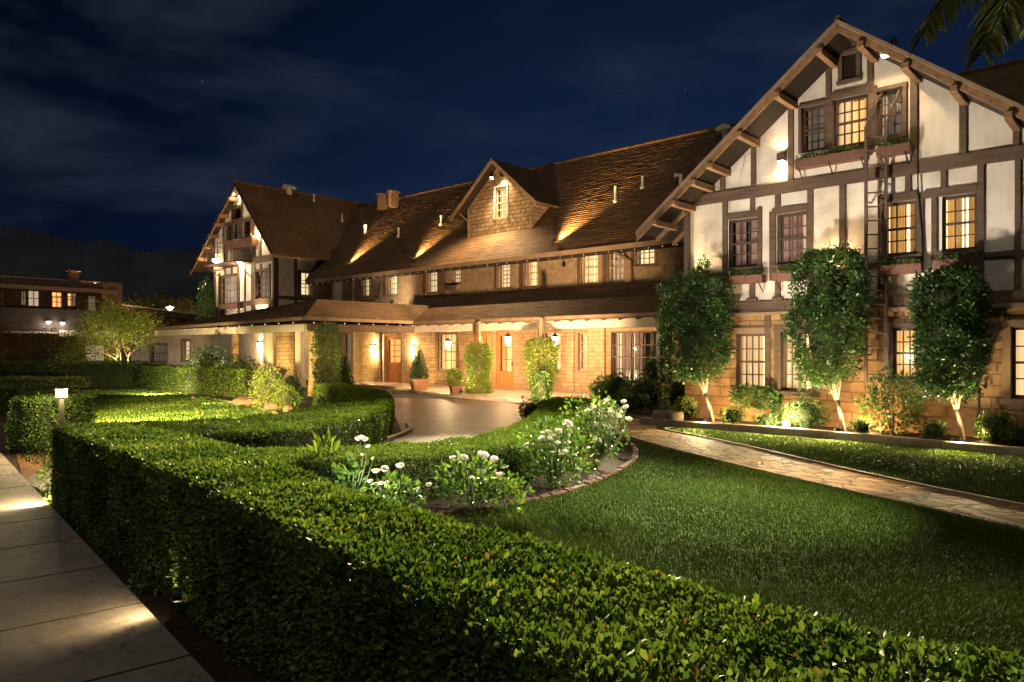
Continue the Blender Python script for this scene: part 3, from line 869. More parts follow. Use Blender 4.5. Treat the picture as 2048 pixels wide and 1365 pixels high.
M['old_brick'] = rough_mat('weathered_brick', (0.05, 0.026, 0.018), (0.13, 0.065, 0.04), 5, .9, .6, .01)
for i, mb in enumerate(eb):
    o = mb.build('edging_brick', M['old_brick'])
    tag(o, 'rounded reddish edging brick set in the curved border of the rose bed', 'edging brick', 'bricks edging the rose bed')
def inside(P, poly):
    x, y = P[:, 0], P[:, 1]; c = np.zeros(len(P), bool)
    q = np.array(poly); j = len(q) - 1
    for i in range(len(q)):
        xi, yi = q[i]; xj, yj = q[j]
        cond = ((yi > y) != (yj > y)) & (x < (xj - xi) * (y - yi) / (yj - yi + 1e-12) + xi)
        c ^= cond; j = i
    return c
def grass(name, poly, bands, label, seed, h=0.028, z=0.012):
    """bands: (near, far, blades per m2, width) measured from the viewpoint"""
    rng = np.random.default_rng(seed)
    q = np.array(poly); lo, hi = q.min(0), q.max(0)
    area = np.prod(hi - lo)
    Vs = []; Fs = []; Rs = []; off = 0
    for d0, d1, den, wd in bands:
        P = rng.uniform(lo, hi, (int(area * den), 2))
        dist = P @ Fv; lat = P @ Rv
        ok = (dist >= d0) & (dist < d1) & (np.abs(lat) < dist * 0.80 + 2.0)
        P = P[ok]; P = P[inside(P, poly)]
        n = len(P)
        if not n: continue
        P3 = np.c_[P, np.full(n, z)]
        tuft = lowf(P3, rng, 3.2, 6); big = lowf(P3, rng, 0.9, 5)
        hh = h * (1 + 0.35 * tuft + 0.15 * big) * rng.uniform(0.6, 1.3, n)
        a = rng.uniform(0, 2 * PI, n); lean = rng.uniform(0.1, 0.75, n) * hh
        dx = np.c_[np.cos(a), np.sin(a), np.zeros(n)]
        sx = np.c_[-np.sin(a), np.cos(a), np.zeros(n)]
        # mostly turned flat to where one looks from a path: random yaw for the width
        w = wd * rng.uniform(0.6, 1.3, n)
        mid = P3 + dx * (lean * 0.35)[:, None] + np.c_[np.zeros(n), np.zeros(n), hh * 0.62]
        tip = P3 + dx * lean[:, None] + np.c_[np.zeros(n), np.zeros(n), hh]
        V = np.stack([P3 - sx * w[:, None] / 2, P3 + sx * w[:, None] / 2, mid + sx * w[:, None] * .4, mid - sx * w[:, None] * .4, tip], 1)
        i = np.arange(n)[:, None] * 5 + off
        Vs.append(V.reshape(-1, 3)); Fs.append(np.concatenate([i + np.array([0, 1, 2]), i + np.array([0, 2, 3]), i + np.array([3, 2, 4])]))
        r = np.clip(0.42 + 0.55 * big + 0.28 * tuft + rng.normal(0, 0.14, n), 0, 1)
        r = np.where(rng.uniform(0, 1, n) < 0.05, 1.0, np.minimum(r, 0.92))
        Rs.append(np.repeat(r, 5)); off += 5 * n
    V = np.concatenate(Vs)
    o = bpy.data.objects.new(name, mesh_np(name, V, [np.concatenate(Fs)], [G_GRASS], np.concatenate(Rs)))
    C.objects.link(o)
    return tag(o, label, 'grass', None, 'stuff')
grass('grass', LAWN_A, [(2, 5, 13000, 0.0035), (5, 9, 7500, 0.005), (9, 15, 2600, 0.008)], 'dark green turf of the curved lawn between the rose bed and the flagstone path', 1)
grass('grass', LAWN_B, [(3, 9, 5500, 0.005), (9, 17, 2600, 0.008)], 'green turf strip between the flagstone path and the kerbed bed below the gabled wing', 2)
grass('grass', LAWN_C, [(8, 14, 1100, 0.012), (14, 30, 420, 0.02)], 'bright lamp-lit turf ringed by the curved hedges and the bollard lamp', 3, 0.04)
# ------------------------------------------------------------------ hedges (plan outlines in metres right / ahead of the viewpoint)
def nearness(p):
    d = float(p @ Fv)
    return 1.0 if d < 2.6 else (0.85 if d < 4.5 else 0.7)
H1F = RDS([(-4.75, 7.5), (-4.45, 7.05), (-3.3, 5.78), (-2.52, 4.95), (-1.97, 4.34), (-1.47, 3.74), (-0.95, 3.1), (-0.4, 2.4), (0.2, 1.62), (0.8, 0.9), (1.4, 0.3)])
H1B = RDS([(-4.15, 7.55), (-3.2, 6.95), (-2.21, 5.9), (-1.3, 4.65), (-0.73, 3.86), (-0.29, 3.36), (0.15, 2.93), (0.5, 2.58), (0.75, 2.28), (1.0, 2.04), (1.35, 1.80), (1.9, 1.45), (2.6, 1.1)])
hedge('long clipped boxwood hedge running beside the concrete sidewalk through the whole foreground', H1F, H1B, 0.87, 0.027, 8200, G_HEDGE, 11, 'hi', zones=nearness, wob=0.018, group='clipped hedges')
ARM_F = RDS([(-2.5, 7.35), (-2.05, 7.42), (-1.37, 7.55), (-0.68, 7.88), (-0.14, 8.28), (0.28, 8.9), (0.89, 10.3), (1.5, 13.0), (1.8, 15.6), (1.75, 16.6)])
ARM_B = RDS([(-3.6, 8.3), (-3.0, 8.35), (-1.91, 8.5), (-0.79, 9.17), (-0.17, 10.29), (0.31, 12.4), (0.55, 14.8), (0.62, 16.4), (0.75, 17.2)])
hedge('low curved hedge behind the white rose bushes, sweeping back towards the porch', ARM_F, ARM_B, 0.5, 0.034, 3000, G_HEDGE2, 12, 'mid', wob=0.03, group='clipped hedges')
H2O = RDS([(-5.7, 9.55), (-4.53, 9.03), (-3.72, 8.68), (-2.8, 8.78), (-2.3, 9.87), (-2.13, 12.4), (-2.42, 14.96), (-3.08, 17.6), (-4.3, 19.9), (-4.9, 20.6)])
H2I = RDS([(-5.5, 9.95), (-4.7, 10.0), (-3.93, 10.5), (-3.50, 11.7), (-3.42, 13.8), (-3.6, 15.3), (-4.2, 17.4), (-5.0, 19.3), (-5.5, 20.0)])
hedge('broad U-shaped hedge curling round the end of the lit lawn beside the driveway', H2O, H2I, 0.65, 0.036, 2300, G_HEDGE2, 13, 'mid', wob=0.035, group='clipped hedges')
hedge('square-ended dark hedge block beside the sidewalk with the bollard lamp at its edge', RDS([(-7.80, 11.3), (-7.45, 11.15), (-7.12, 11.15)]), RDS([(-8.1, 12.0), (-7.7, 12.4), (-7.25, 12.55)]), 0.86, 0.045, 2400, G_HEDGE, 14, 'mid', wob=0.04, group='clipped hedges')
hedge('low bright trimmed hedge in front of the tall dark hedge, far side of the lawn', RDS([(-24, 28.6), (-20.6, 29.0), (-17.95, 29.4)]), RDS([(-24, 29.6), (-20.6, 30.0), (-17.7, 30.4)]), 0.48, 0.07, 480, G_LIME, 15, 'lo', wob=0.05, group='clipped hedges')
hedge('tall dark hedge running along the far side of the lawn below the two-storey annexe', RDS([(-26, 31.0), (-20.6, 31.2), (-16.2, 31.0)]), RDS([(-26, 32.2), (-20.6, 32.4), (-15.9, 32.2)]), 1.07, 0.075, 420, G_SHRUB, 16, 'lo', wob=0.06, group='clipped hedges')
hedge('straight lit hedge right of the tall dark one, ending at the feathery shrub', RDS([(-15.85, 31.0), (-13.4, 28.2), (-11.2, 26.0), (-8.7, 23.5)]), RDS([(-15.2, 31.6), (-12.7, 28.8), (-10.5, 26.6), (-8.1, 24.1)]), 0.93, 0.065, 600, G_HEDGE2, 17, 'lo', wob=0.05, group='clipped hedges')
hedge('short dim hedge at the left edge of the picture beyond the dark hedge block', RDS([(-14.5, 17.6), (-12.6, 17.6)]), RDS([(-14.5, 18.4), (-12.5, 18.4)]), 0.72, 0.05, 900, G_SHRUB, 18, 'lo', wob=0.05, group='clipped hedges')
# ------------------------------------------------------------------ the inn
inn = thing('inn', 'long half-timbered inn with two cream gabled wings, brown shake roofs and floodlit entrance porch', 'hotel', (-18, 21, 0))
YR, YM, YL = 14.9, 21.0, 18.9           # wall planes: gabled wing, main range, far wing
def frontmap(Y):
    return lambda u, d, z: (u, Y + d, z)
def wall(name, Y, x0, x1, z0, z1, holes, mat, planes=(), mp=None, rev=0.36, thick_mat=None):
    """one wall face with real openings and their reveals; planes = [(point, normal)] cut away"""
    mp = mp or frontmap(Y)
    xs = sorted({x0, x1, *[h[0] for h in holes], *[h[1] for h in holes]})
    zs = sorted({z0, z1, *[h[2] for h in holes], *[h[3] for h in holes]})
    xs = [x for x in xs if x0 - 1e-6 <= x <= x1 + 1e-6]; zs = [z for z in zs if z0 - 1e-6 <= z <= z1 + 1e-6]
    bm = bmesh.new(); cache = {}
    def V(u, d, z):
        k = (round(u, 4), round(d, 4), round(z, 4))
        if k not in cache: cache[k] = bm.verts.new(mp(u, d, z))
        return cache[k]
    for i in range(len(xs) - 1):
        for j in range(len(zs) - 1):
            xm, zm = (xs[i] + xs[i + 1]) / 2, (zs[j] + zs[j + 1]) / 2
            if any(h[0] < xm < h[1] and h[2] < zm < h[3] for h in holes): continue
            bm.faces.new([V(xs[i], 0, zs[j]), V(xs[i + 1], 0, zs[j]), V(xs[i + 1], 0, zs[j + 1]), V(xs[i], 0, zs[j + 1])])
    rev_faces = []
    for (a, b, c, d) in holes:
        for (p, q) in (((a, c), (b, c)), ((b, c), (b, d)), ((b, d), (a, d)), ((a, d), (a, c))):
            f = bm.faces.new([bm.verts.new(mp(p[0], 0, p[1])), bm.verts.new(mp(q[0], 0, q[1])), bm.verts.new(mp(q[0], rev, q[1])), bm.verts.new(mp(p[0], rev, p[1]))]); f.material_index = 1
    for co, no in planes:
        bmesh.ops.bisect_plane(bm, geom=bm.verts[:] + bm.edges[:] + bm.faces[:], plane_co=co, plane_no=no, clear_outer=True)
    me = bpy.data.meshes.new(name); bm.to_mesh(me); bm.free()
    me.materials.append(mat); me.materials.append(M['frame'])
    o = bpy.data.objects.new(name, me); C.objects.link(o); attach(o, inn)
    return o
def wavy(mb, u0, u1, z0, z1, d, n=14, amp=0.02, ph=0.0, folds=6):
    n = max(6, int(folds * 5))
    pts = [(u0 + (u1 - u0) * i / n, d + amp * math.sin(ph + folds * 2 * PI * i / n) + amp * .4 * math.sin(ph * 2 + 2.7 * folds * i / n * 2)) for i in range(n + 1)]
    for i in range(n):
        a, b = pts[i], pts[i + 1]
        mb.face([(a[0], a[1], z0), (b[0], b[1], z0), (b[0], b[1], z1), (a[0], a[1], z1)])
wcount = [0]
def window(r, Y, cols, rows, cur='cur_warm', room='room_dark', gap=None, frame='frame', mw=0.024, dep=0.06, mp=None, parent=None, rail=True, fw=0.05, name='window', cover=(0, 1), fold=7, label=None, lamp=None):
    """sash window: frame with glazing bars, its pane, curtains and the room behind"""
    x0, x1, z0, z1 = r
    mp = mp or frontmap(Y)
    parent = parent or inn
    wcount[0] += 1
    mb = MB(mp)
    g = 0.004
    mb.box(x0 + g, x0 + fw, dep, dep + .06, z0 + g, z1 - g); mb.box(x1 - fw, x1 - g, dep, dep + .06, z0 + g, z1 - g)
    mb.box(x0 + fw, x1 - fw, dep, dep + .06, z1 - fw, z1 - g); mb.box(x0 + fw, x1 - fw, dep - .01, dep + .06, z0 + g, z0 + fw * 1.2)
    a0, a1, b0, b1 = x0 + fw, x1 - fw, z0 + fw * 1.2, z1 - fw
    zm = (b0 + b1) / 2
    if rail: mb.box(a0, a1, dep + .002, dep + .055, zm - .022, zm + .022)
    for i in range(1, cols):
        x = a0 + (a1 - a0) * i / cols
        mb.box(x - mw / 2, x + mw / 2, dep + .012, dep + .035, b0, b1)
    for j in range(1, rows):
        if rail and j * 2 == rows: continue
        z = b0 + (b1 - b0) * j / rows
        mb.box(a0, a1, dep + .015, dep + .038, z - mw / 2, z + mw / 2)
    w = mb.build(name, M[frame], parent, label=label)
    mb = MB(mp); mb.face([(a0, dep + .045, b0), (a1, dep + .045, b0), (a1, dep + .045, b1), (a0, dep + .045, b1)])
    mb.build('pane', M['glass'], w)
    if cur:
        mb = MB(mp); ph = wcount[0] * 1.3
        c0, c1 = a0 + (a1 - a0) * cover[0], a0 + (a1 - a0) * cover[1]
        if gap:
            m0, m1 = c0 + (c1 - c0) * gap[0], c0 + (c1 - c0) * gap[1]
            wavy(mb, c0, m0, b0 - .03, b1 + .03, dep + .15, ph=ph, folds=max(2, fold * gap[0]))
            wavy(mb, m1, c1, b0 - .03, b1 + .03, dep + .15, ph=ph + 1, folds=max(2, fold * (1 - gap[1])))
        else:
            wavy(mb, c0, c1, b0 - .03, b1 + .03, dep + .15, ph=ph, folds=fold)
        mb.build('curtain', M[cur], w)
    if lamp:
        mb = MB(mp); mb.ball((a0 + (a1 - a0) * lamp[0], .30, b0 + (b1 - b0) * lamp[1]), lamp[2], 10, 6); mb.build('room_lamp', M['lamp'], w, True)
    mb = MB(mp); mb.face([(x0, .352, z0), (x1, .352, z0), (x1, .352, z1), (x0, .352, z1)])
    mb.build('room', M[room], w)
    return w
def trim(parent, r, Y, mat='timber', t=0.09, proud=0.05, sides='lrtb', mp=None, sill=0.0):
    x0, x1, z0, z1 = r
    mb = MB(mp or frontmap(Y))
    if 'l' in sides: mb.box(x0 - t, x0 - .002, -proud, .02, z0, z1)
    if 'r' in sides: mb.box(x1 + .002, x1 + t, -proud, .02, z0, z1)
    if 't' in sides: mb.box(x0 - t - .01, x1 + t + .01, -proud - .006, .022, z1 + .002, z1 + t)
    if 'b' in sides: mb.box(x0 - t - .02, x1 + t + .02, -proud - .03 - sill, .022, z0 - t * .8, z0 - .002)
    return mb.build('casing', M[mat], parent)
def timber(x0, x1, z0, z1, Y, proud=0.045, name='timber_post', mp=None, top=None, mat='timber'):
    """one board of the half-timbering; top=(z at x0, z at x1) for a raked end"""
    mb = MB(mp or frontmap(Y))
    t0, t1 = top or (z1, z1)
    w = 0.006
    mb.prism([(x0, z0), (x1, z0), (x1, t1), (x0, t0)], -proud, .012, 'y')
    return mb.build(name, M[mat], inn, bevel=0.006)
def pxtimber(xa, xb, yt, yb, Y, **k):
    X0, _ = onY(xa, yt, Y); X1, _ = onY(xb, yt, Y); xm = (xa + xb) / 2
    _, Z1 = onY(xm, yt, Y); _, Z0 = onY(xm, yb, Y)
    return timber(X0, X1, Z0, Z1, Y, **k)
def roof(name, e0, e1, r0, r1, mat, course=0.15, seg=0.30, thick=0.13, seed=1, rag=0.05, under='soffit'):
    """shake roof laid in courses from the eave (e0,e1) to the ridge (r0,r1)"""
    rng = np.random.default_rng(seed)
    e0, e1, r0, r1 = [np.array(p, float) for p in (e0, e1, r0, r1)]
    L = max(np.linalg.norm(e1 - e0), np.linalg.norm(r1 - r0)); S = np.linalg.norm((r0 + r1) / 2 - (e0 + e1) / 2)
    nc = max(2, int(S / course)); ns = max(2, int(L / seg))
    nrm = np.cross(e1 - e0, (r0 - e0)); nrm /= np.linalg.norm(nrm)
    if nrm[2] < 0: nrm = -nrm
    upv = ((r0 + r1) / 2 - (e0 + e1) / 2) / S
    V = []; F = []
    def at(s, t): return (e0 * (1 - s) + e1 * s) * (1 - t) + (r0 * (1 - s) + r1 * s) * t
    sag = lowf(np.array([[i * .3, 0, 0] for i in range(ns + 1)]), rng, 1.0) * 0.004
    for c in range(nc):
        t0, t1 = c / nc, (c + 1.15) / nc if c < nc - 1 else 1.0
        jit = rng.normal(0, 0.004, ns + 1); jl = rng.normal(0, 0.010, ns + 1)
        b = len(V)
        for i in range(ns + 1):
            s = i / ns
            lo = at(s, t0) + nrm * (0.013 + jit[i] + sag[i]) + upv * jl[i]; hi = at(s, t1) + nrm * (0.004 + sag[i])
            V += [lo - nrm * 0.013, lo, hi]
        for i in range(ns):
            k = b + 3 * i
            F.append((k, k + 3, k + 4, k + 1)); F.append((k + 1, k + 4, k + 5, k + 2))
    b = len(V)
    for p in (e0, e1, r1, r0): V += [p - nrm * 0.002, p - nrm * thick]
    F += [(b + 1, b + 7, b + 5, b + 3), (b, b + 1, b + 3, b + 2), (b + 2, b + 3, b + 5, b + 4), (b + 4, b + 5, b + 7, b + 6), (b + 6, b + 7, b + 1, b)]
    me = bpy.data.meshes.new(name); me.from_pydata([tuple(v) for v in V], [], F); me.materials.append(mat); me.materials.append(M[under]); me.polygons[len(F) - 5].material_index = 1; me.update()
    o = bpy.data.objects.new(name, me); C.objects.link(o); attach(o, inn)
    return o
def board(name, a, b, w, t, mat, down=(0, 0, -1), parent=None, out=(0, -1, 0), bev=0.006):
    """plank from a to b: w deep along 'down', t thick along 'out'"""
    a, b, dn, ou = Vector(a), Vector(b), Vector(down), Vector(out)
    mb = MB()
    vs = [a, b, b + dn * w, a + dn * w]
    vs2 = [v + ou * t for v in vs]
    n = 0
    mb.v = [tuple(v) for v in vs + vs2]; mb.f = [(3, 2, 1, 0), (4, 5, 6, 7), (0, 1, 5, 4), (1, 2, 6, 5), (2, 3, 7, 6), (3, 0, 4, 7)]; mb.m = [0] * 6
    return mb.build(name, mat, parent or inn, bevel=bev)

# ---- gabled wing (right): walls
XA, ZA, SL = -4.6, 7.75, 0.79                 # ridge line of the near gable and its slope
XW0 = onY(1370, 600, YR)[0]; XW1 = 2 * XA - XW0
YRAKE = 14.12
def zroof(x): return ZA - SL * abs(x - XA) - 0.16
R = {}
R['u1'] = rectY(1458, 1517, 438, 535, YR); R['u2'] = rectY(1554.5, 1615, 426, 528, YR)
R['u3'] = rectY(1768, 1834, 404, 511, YR); R['u4'] = rectY(1884, 1954, 390, 502, YR)
R['t1'] = rectY(1604, 1652, 212, 303, YR); R['t2'] = rectY(1667, 1736, 194, 292, YR); R['t3'] = rectY(1755, 1806, 180, 275, YR)
R['vent'] = rectY(1686, 1713, 109, 160, YR)
for k in ('t1', 't2', 't3'):
    pass
R['g1'] = rectY(1472, 1530, 668, 781, YR); R['g2'] = rectY(1562, 1625, 664, 783, YR); R['g3'] = rectY(1784, 1850, 656, 759, YR)
R['g4'] = rectY(2022, 2095, 654, 799, YR)
ZB = onY(1700, 605, YR)[1]                    # underside of the first-floor beam
_, ZBa = onY(1462, 626, YR)
up_holes = [R[k] for k in ('u1', 'u2', 'u3', 'u4', 't1', 't2', 't3', 'vent')]
pl = [((XA, 0, ZA - .16), (-SL, 0, 1)), ((XA, 0, ZA - .16), (SL, 0, 1))]
ZF = 2.62
wall('wall', YR, XW0, XW1, ZF, 8.0, up_holes, M['stucco'], pl)
wall('wall', YR, XW0, XW1, 0.0, ZF, [R[k] for k in ('g1', 'g2', 'g3', 'g4')], M['stone'])
# side walls of that wing
mb = MB(); mb.box(XW0, XW0 + .2, YR + .02, 26, 0, zroof(XW0) + .02); mb.build('wall', M['stucco_plain'], inn)
mb = MB(); mb.box(XW1 - .2, XW1, YR + .02, 26, 0, zroof(XW1) + .02); mb.build('wall', M['stucco_plain'], inn)
roof('roof', (-8.92, 27, ZA - SL * 4.32), (-8.92, 14.06, ZA - SL * 4.32), (XA, 27, ZA), (XA, 14.06, ZA), M['roof_y'], seed=3)
roof('roof', (-0.28, 14.06, ZA - SL * 4.32), (-0.28, 27, ZA - SL * 4.32), (XA, 14.06, ZA), (XA, 27, ZA), M['roof_y'], seed=4)
mb = MB(); mb.tube([(XA, 14.05, ZA + .045), (XA, 27, ZA + .045)], 0.06, 6); mb.build('ridge_cap', M['roof_y'], inn)
cs, sn = 1 / math.hypot(1, SL), SL / math.hypot(1, SL)
for sg in (-1, 1):
    xe = XA + sg * 4.38; ze = ZA - SL * 4.38
    board('bargeboard', (XA, 14.10, ZA - .02), (xe, 14.10, ze - .02), 0.18, 0.05, M['timber_raw'], (0, 0, -1))
    board('barge_trim', (XA, 14.045, ZA + .03), (xe, 14.045, ze + .03), 0.085, 0.03, M['fascia'], (0, 0, -1))
# soffit boards between bargeboard and wall are the dark underside of the roof; purlin ends carry them
def purlin(x, z, y0, y1, w=0.115, h=0.13, mat='timber_raw', drop=0.0):
    mb = MB()
    prof = [(y1, z), (y0, z), (y0, z - h * .8), (y0 + .05, z - h), (y1, z - h)]
    mb.prism(prof, x - w / 2, x + w / 2, 'x')
    return mb.build('purlin_end', M[mat], inn, bevel=0.008)
for px, py in ((1655, 108), (1572, 190), (1497, 264), (1438, 326), (1406, 358), (1367, 397), (1330, 442), (1736, 97), (1824, 142), (1919, 190), (2026, 240)):
    X, _ = onY(px, py, 14.45)
    purlin(X, zroof(X) - 0.02, 13.98, 14.93)
for i in range(12):      # small rafter tails under the eave that returns along the left side
    y = 14.7 + i * 0.75
    mb = MB(); x0 = -8.86
    mb.prism([(x0, zroof(x0) - .0), (x0 + .75, zroof(x0 + .75)), (x0 + .75, zroof(x0 + .75) - .12), (x0, zroof(x0) - .10)], y, y + .07, 'y')
    mb.build('rafter_tail', M['timber_raw'], inn)
# half-timbering, board by board
def raked(xa, xb, yb, Y=YR, yt=None, **k):
    X0, _ = onY(xa, yb, Y); X1, _ = onY(xb, yb, Y); _, Z0 = onY((xa + xb) / 2, yb, Y)
    timber(X0, X1, Z0, 0, Y, top=(zroof(X0) - .005, zroof(X1) - .005), **k)
zb1 = (onY(1503, 397, YR)[1], onY(1503, 375, YR)[1])    # broad band between the upper floors
def rail(xa, xb, z0, z1, proud=0.052, Y=YR):
    X0, _ = onY(xa, 500, Y); X1, _ = onY(xb, 500, Y)
    timber(X0, X1, z0, z1, Y, proud=proud, name='timber_rail')
ZBL, ZBT = zb1
XLIM = onY(2120, 500, YR)[0]
timber(XW0 + .02, XLIM, ZBL, ZBT, YR, proud=0.056, name='timber_rail')
zfl0, zfl1 = onY(1462, 625, YR)[1], onY(1462, 606, YR)[1]
timber(XW0 + .0, XW1, zfl0 - .02, zfl1, YR, proud=0.085, name='timber_rail')
timber(XW0 + .0, XW1, zfl0 - .09, zfl0 - .022, YR, proud=0.12, name='timber_rail', mat='fascia')
def zat(px, py): return onY(px, py, YR)[1]
def post(xa, xb, z0, z1, proud=0.046, **k):
    X0, _ = onY(xa, 500, YR); X1, _ = onY(xb, 500, YR)
    timber(X0, X1, z0, z1, YR, proud=proud, **k)
ZLOW = zfl1
post(1370, 1380.5, ZLOW, ZBL, 0.06)
post(1446, 1456, ZLOW, ZBL); post(1516, 1525, zat(1520, 566), zat(1520, 416), 0.05)
post(1540, 1553, zat(1545, 562), zat(1545, 424), 0.05)
post(1615.5, 1627, ZLOW, ZBL); post(1679.5, 1692, ZLOW, ZBL)
post(1835, 1848, zat(1841, 545), zat(1841, 388), 0.047); post(1757, 1767, ZLOW, zat(1762, 400), 0.047)
post(1863.5, 1875, zat(1869, 530), zat(1869, 384), 0.047); post(1955, 1969, ZLOW, ZBL); post(2030, 2042, ZLOW, ZBL)
for xa, xb, y in ((1501, 1511, 425), (1551, 1562, 414), (1811, 1823, 392), (1882, 1894, 382)):
    post(xa, xb, zat(xa, y), ZBL, 0.043)
for xa, xb in ((1500, 1511), (1551, 1562), (1828, 1840)):
    post(xa, xb, ZLOW, zat(xa, 556), 0.043)
    X0, _ = onY(xa - 5, 500, YR); X1, _ = onY(xb + 5, 500, YR)
    timber(X0, X1, zfl1 + .002, zfl1 + .07, YR, proud=0.075, name='timber_corbel')
# window heads
for xa, xb, k, dz in ((1456, 1524, 'u1', .13), (1546, 1616, 'u2', .13), (1757, 1836, 'u3', .15), (1848, 1956, 'u4', .15)):
    X0, _ = onY(xa, 500, YR); X1, _ = onY(xb, 500, YR)
    timber(X0, X1, R[k][3] + .005, R[k][3] + dz, YR, proud=0.051, name='timber_rail')
zmr = zat(1410, 552)
for xa, xb in ((1380, 1446), (1692, 1757), (1969, 2110), (1627, 1680)):
    rail(xa, xb, zmr - .05, zmr + .045, 0.04)
# gable posts
raked(1441, 1451, 384, proud=0.046); raked(1503, 1513, 373, proud=0.046); raked(1577, 1588, 362, proud=0.046)
raked(1652.5, 1663, 200, proud=0.05); raked(1735.5, 1747, 185, proud=0.058); raked(1821, 1836, 325, proud=0.046)
raked(1919, 1934, 310, proud=0.046); raked(2026, 2040, 295, proud=0.046)
timber(R['t1'][1] + .005, R['t2'][0] - .005, R['t2'][2], R['t2'][3] + .12, YR, proud=0.047)
timber(R['t2'][1] + .005, R['t3'][0] - .005, R['t2'][2], R['t2'][3] + .10, YR, proud=0.047)
timber(R['t2'][0] - .02, R['t2'][1] + .02, R['t2'][3] + .005, R['t2'][3] + .15, YR, proud=0.049, name='timber_rail')
# windows of the gabled wing
for k, cur, room, gap, cols, fold in (('u1', 'cur_dim', 'room_dark', (.42, .62), 3, 5), ('u2', 'cur_dim', 'room_soft', (.80, .97), 3, 7), ('u3', 'cur_gold', 'room_lit', (.56, .76), 3, 8), ('u4', 'cur_gold', 'room_lit', (.52, .74), 3, 8)):
    w = window(R[k], YR, cols, 4, cur, room, gap, fold=fold)
    trim(w, R[k], YR, sides='b' if k in ('u1', 'u2') else 'b', t=.07)
w = window(R['t1'], YR, 3, 5, 'cur_gray', 'room_dark'); trim(w, R['t1'], YR, sides='lt', t=.06)
w = window(R['t2'], YR, 4, 4, 'cur_warm', 'room_amber', (.50, .86), mw=.026); trim(w, R['t2'], YR, sides='b', t=.06)
w = window(R['t3'], YR, 3, 4, 'cur_gray', 'room_soft', (.13, .2)); trim(w, R['t3'], YR, sides='rtb', t=.07)
for k, gap in (('g1', (.86, .97)), ('g2', (.70, .78))):
    w = window(R[k], YR, 4, 4, 'cur_warm', 'room_lit', gap, fold=6, dep=.10)
    trim(w, R[k], YR, mat='fascia' if k == 'g1' else 'timber', t=.13, proud=.03, sides='tb' if k == 'g1' else 'lrtb')
w = window(R['g3'], YR, 4, 4, 'cur_warm', 'room_amber', (.08, .72), dep=.10, fold=5, lamp=(.38, .42, .05)); trim(w, R['g3'], YR, t=.10, sides='ltb')
w = window(R['g4'], YR, 3, 4, 'cur_warm', 'room_soft', (.3, .4), dep=.12); trim(w, R['g4'], YR, mat='fascia', t=.12, sides='ltb')
post(1530.5, 1541.5, zat(1535, 782), zfl0 - .09, 0.05); post(1776, 1782, R['g3'][2], R['g3'][3], 0.03, mat='fascia')
# louvred attic vent
mb = MB(frontmap(YR)); x0, x1, z0, z1 = R['vent']
for i in range(12):
    z = z0 + (z1 - z0) * (i + .3) / 12
    mb.prism([(.0, z), (.06, z + .035), (.06, z + .047), (.0, z + .012)], x0, x1, 'x')
mb.face([(x0, .1, z0), (x1, .1, z0), (x1, .1, z1), (x0, .1, z1)])
v = mb.build('attic_vent', M['frame'], inn); trim(v, R['vent'], YR, t=.085)
# crawl-space vents low in the stone wall
for xa, xb, yt, yb in ((1398, 1428, 812, 838), (1661, 1696, 826, 846), (1905, 1955, 838, 866)):
    r = rectY(xa, xb, yt, yb, YR)
    mb = MB(frontmap(YR)); x0, x1, z0, z1 = r
    mb.box(x0, x1, -.012, .01, z0, z1)
    for i in range(7):
        z = z0 + (z1 - z0) * (i + .5) / 7; mb.box(x0 + .03, x1 - .03, -.02, -.013, z - .008, z + .008)
    mb.build('crawl_vent', M['fascia'], inn)
# cables and pipes down the front
def pipe(name, pts, r=0.018, mat='gutter', n=6):
    mb = MB(); mb.tube(pts, r, n); return mb.build(name, M[mat], inn, True)
X, Z = onY(1836, 306, YR); X2, Z2 = onY(1848, 525, YR)
pipe('cable', [(X, YR - .075, Z), (X + .03, YR - .075, Z - .9), (X2, YR - .08, Z2)], .013, 'iron')
X, Z = onY(1956, 775, YR - .1); pipe('conduit', [(X, YR - .03, .1), (X, YR - .03, Z)], .018, 'iron')
X, Z = onY(1690, 800, YR - .1)
# ---- main range
XM0, XM1 = -33.4, 6.5
RY, RZ, EY, EZ = 25.8, 10.05, 20.3, 5.12
MS = (RZ - EZ) / (RY - EY)
def zmain(y): return EZ + (y - EY) * MS
U = {}
U['a'] = rectY(724, 739, 553, 594, YM); U['b'] = rectY(774, 795, 545, 591, YM); U['c'] = rectY(854, 875, 536, 587, YM)
U['d'] = rectY(903, 922, 532, 568, YM); U['e'] = rectY(995, 1021, 523, 578, YM); U['f'] = rectY(1049, 1076, 518, 575, YM)
U['g'] = rectY(1162, 1197, 501, 569, YM); U['h'] = rectY(1217, 1249, 503, 566, YM); U['i'] = rectY(1272, 1310, 491, 532, YM)
wall('wall', YM, XM0 + .01, XW0, 2.9, zmain(YM) - .16, list(U.values()), M['upper_wall'])
D = {}
D['door'] = rectY(769, 805, 671, 766, YM)
D['w1'] = rectY(876, 913, 667, 742, YM); D['dd'] = rectY(948, 986, 664, 760, YM); D['d2'] = rectY(992, 1028, 663, 760, YM)
D['w2'] = rectY(1085, 1122, 664, 742, YM); D['w3'] = rectY(1157, 1174, 666, 742, YM); D['w4'] = rectY(1222, 1345, 663, 767, YM)
D['w0'] = rectY(686, 706, 668, 742, YM)
D['w00'] = rectY(598, 610, 672, 735, YM)
for k in ('door', 'dd', 'd2'):
    D[k] = (D[k][0], D[k][1], 0.11, D[k][3])
wall('wall', YM, XM0 + .01, XW0, 0.0, 2.9, list(D.values()), M['brick'])
mb = MB(); mb.box(XM0 + .05, XM1, 30.6, 30.8, 0, 5.2); mb.build('wall', M['upper_wall'], inn)
mb = MB(); mb.box(XM1 - .2, XM1, 21.2, 30.5, 0, 5.2); mb.build('wall', M['upper_wall'], inn)
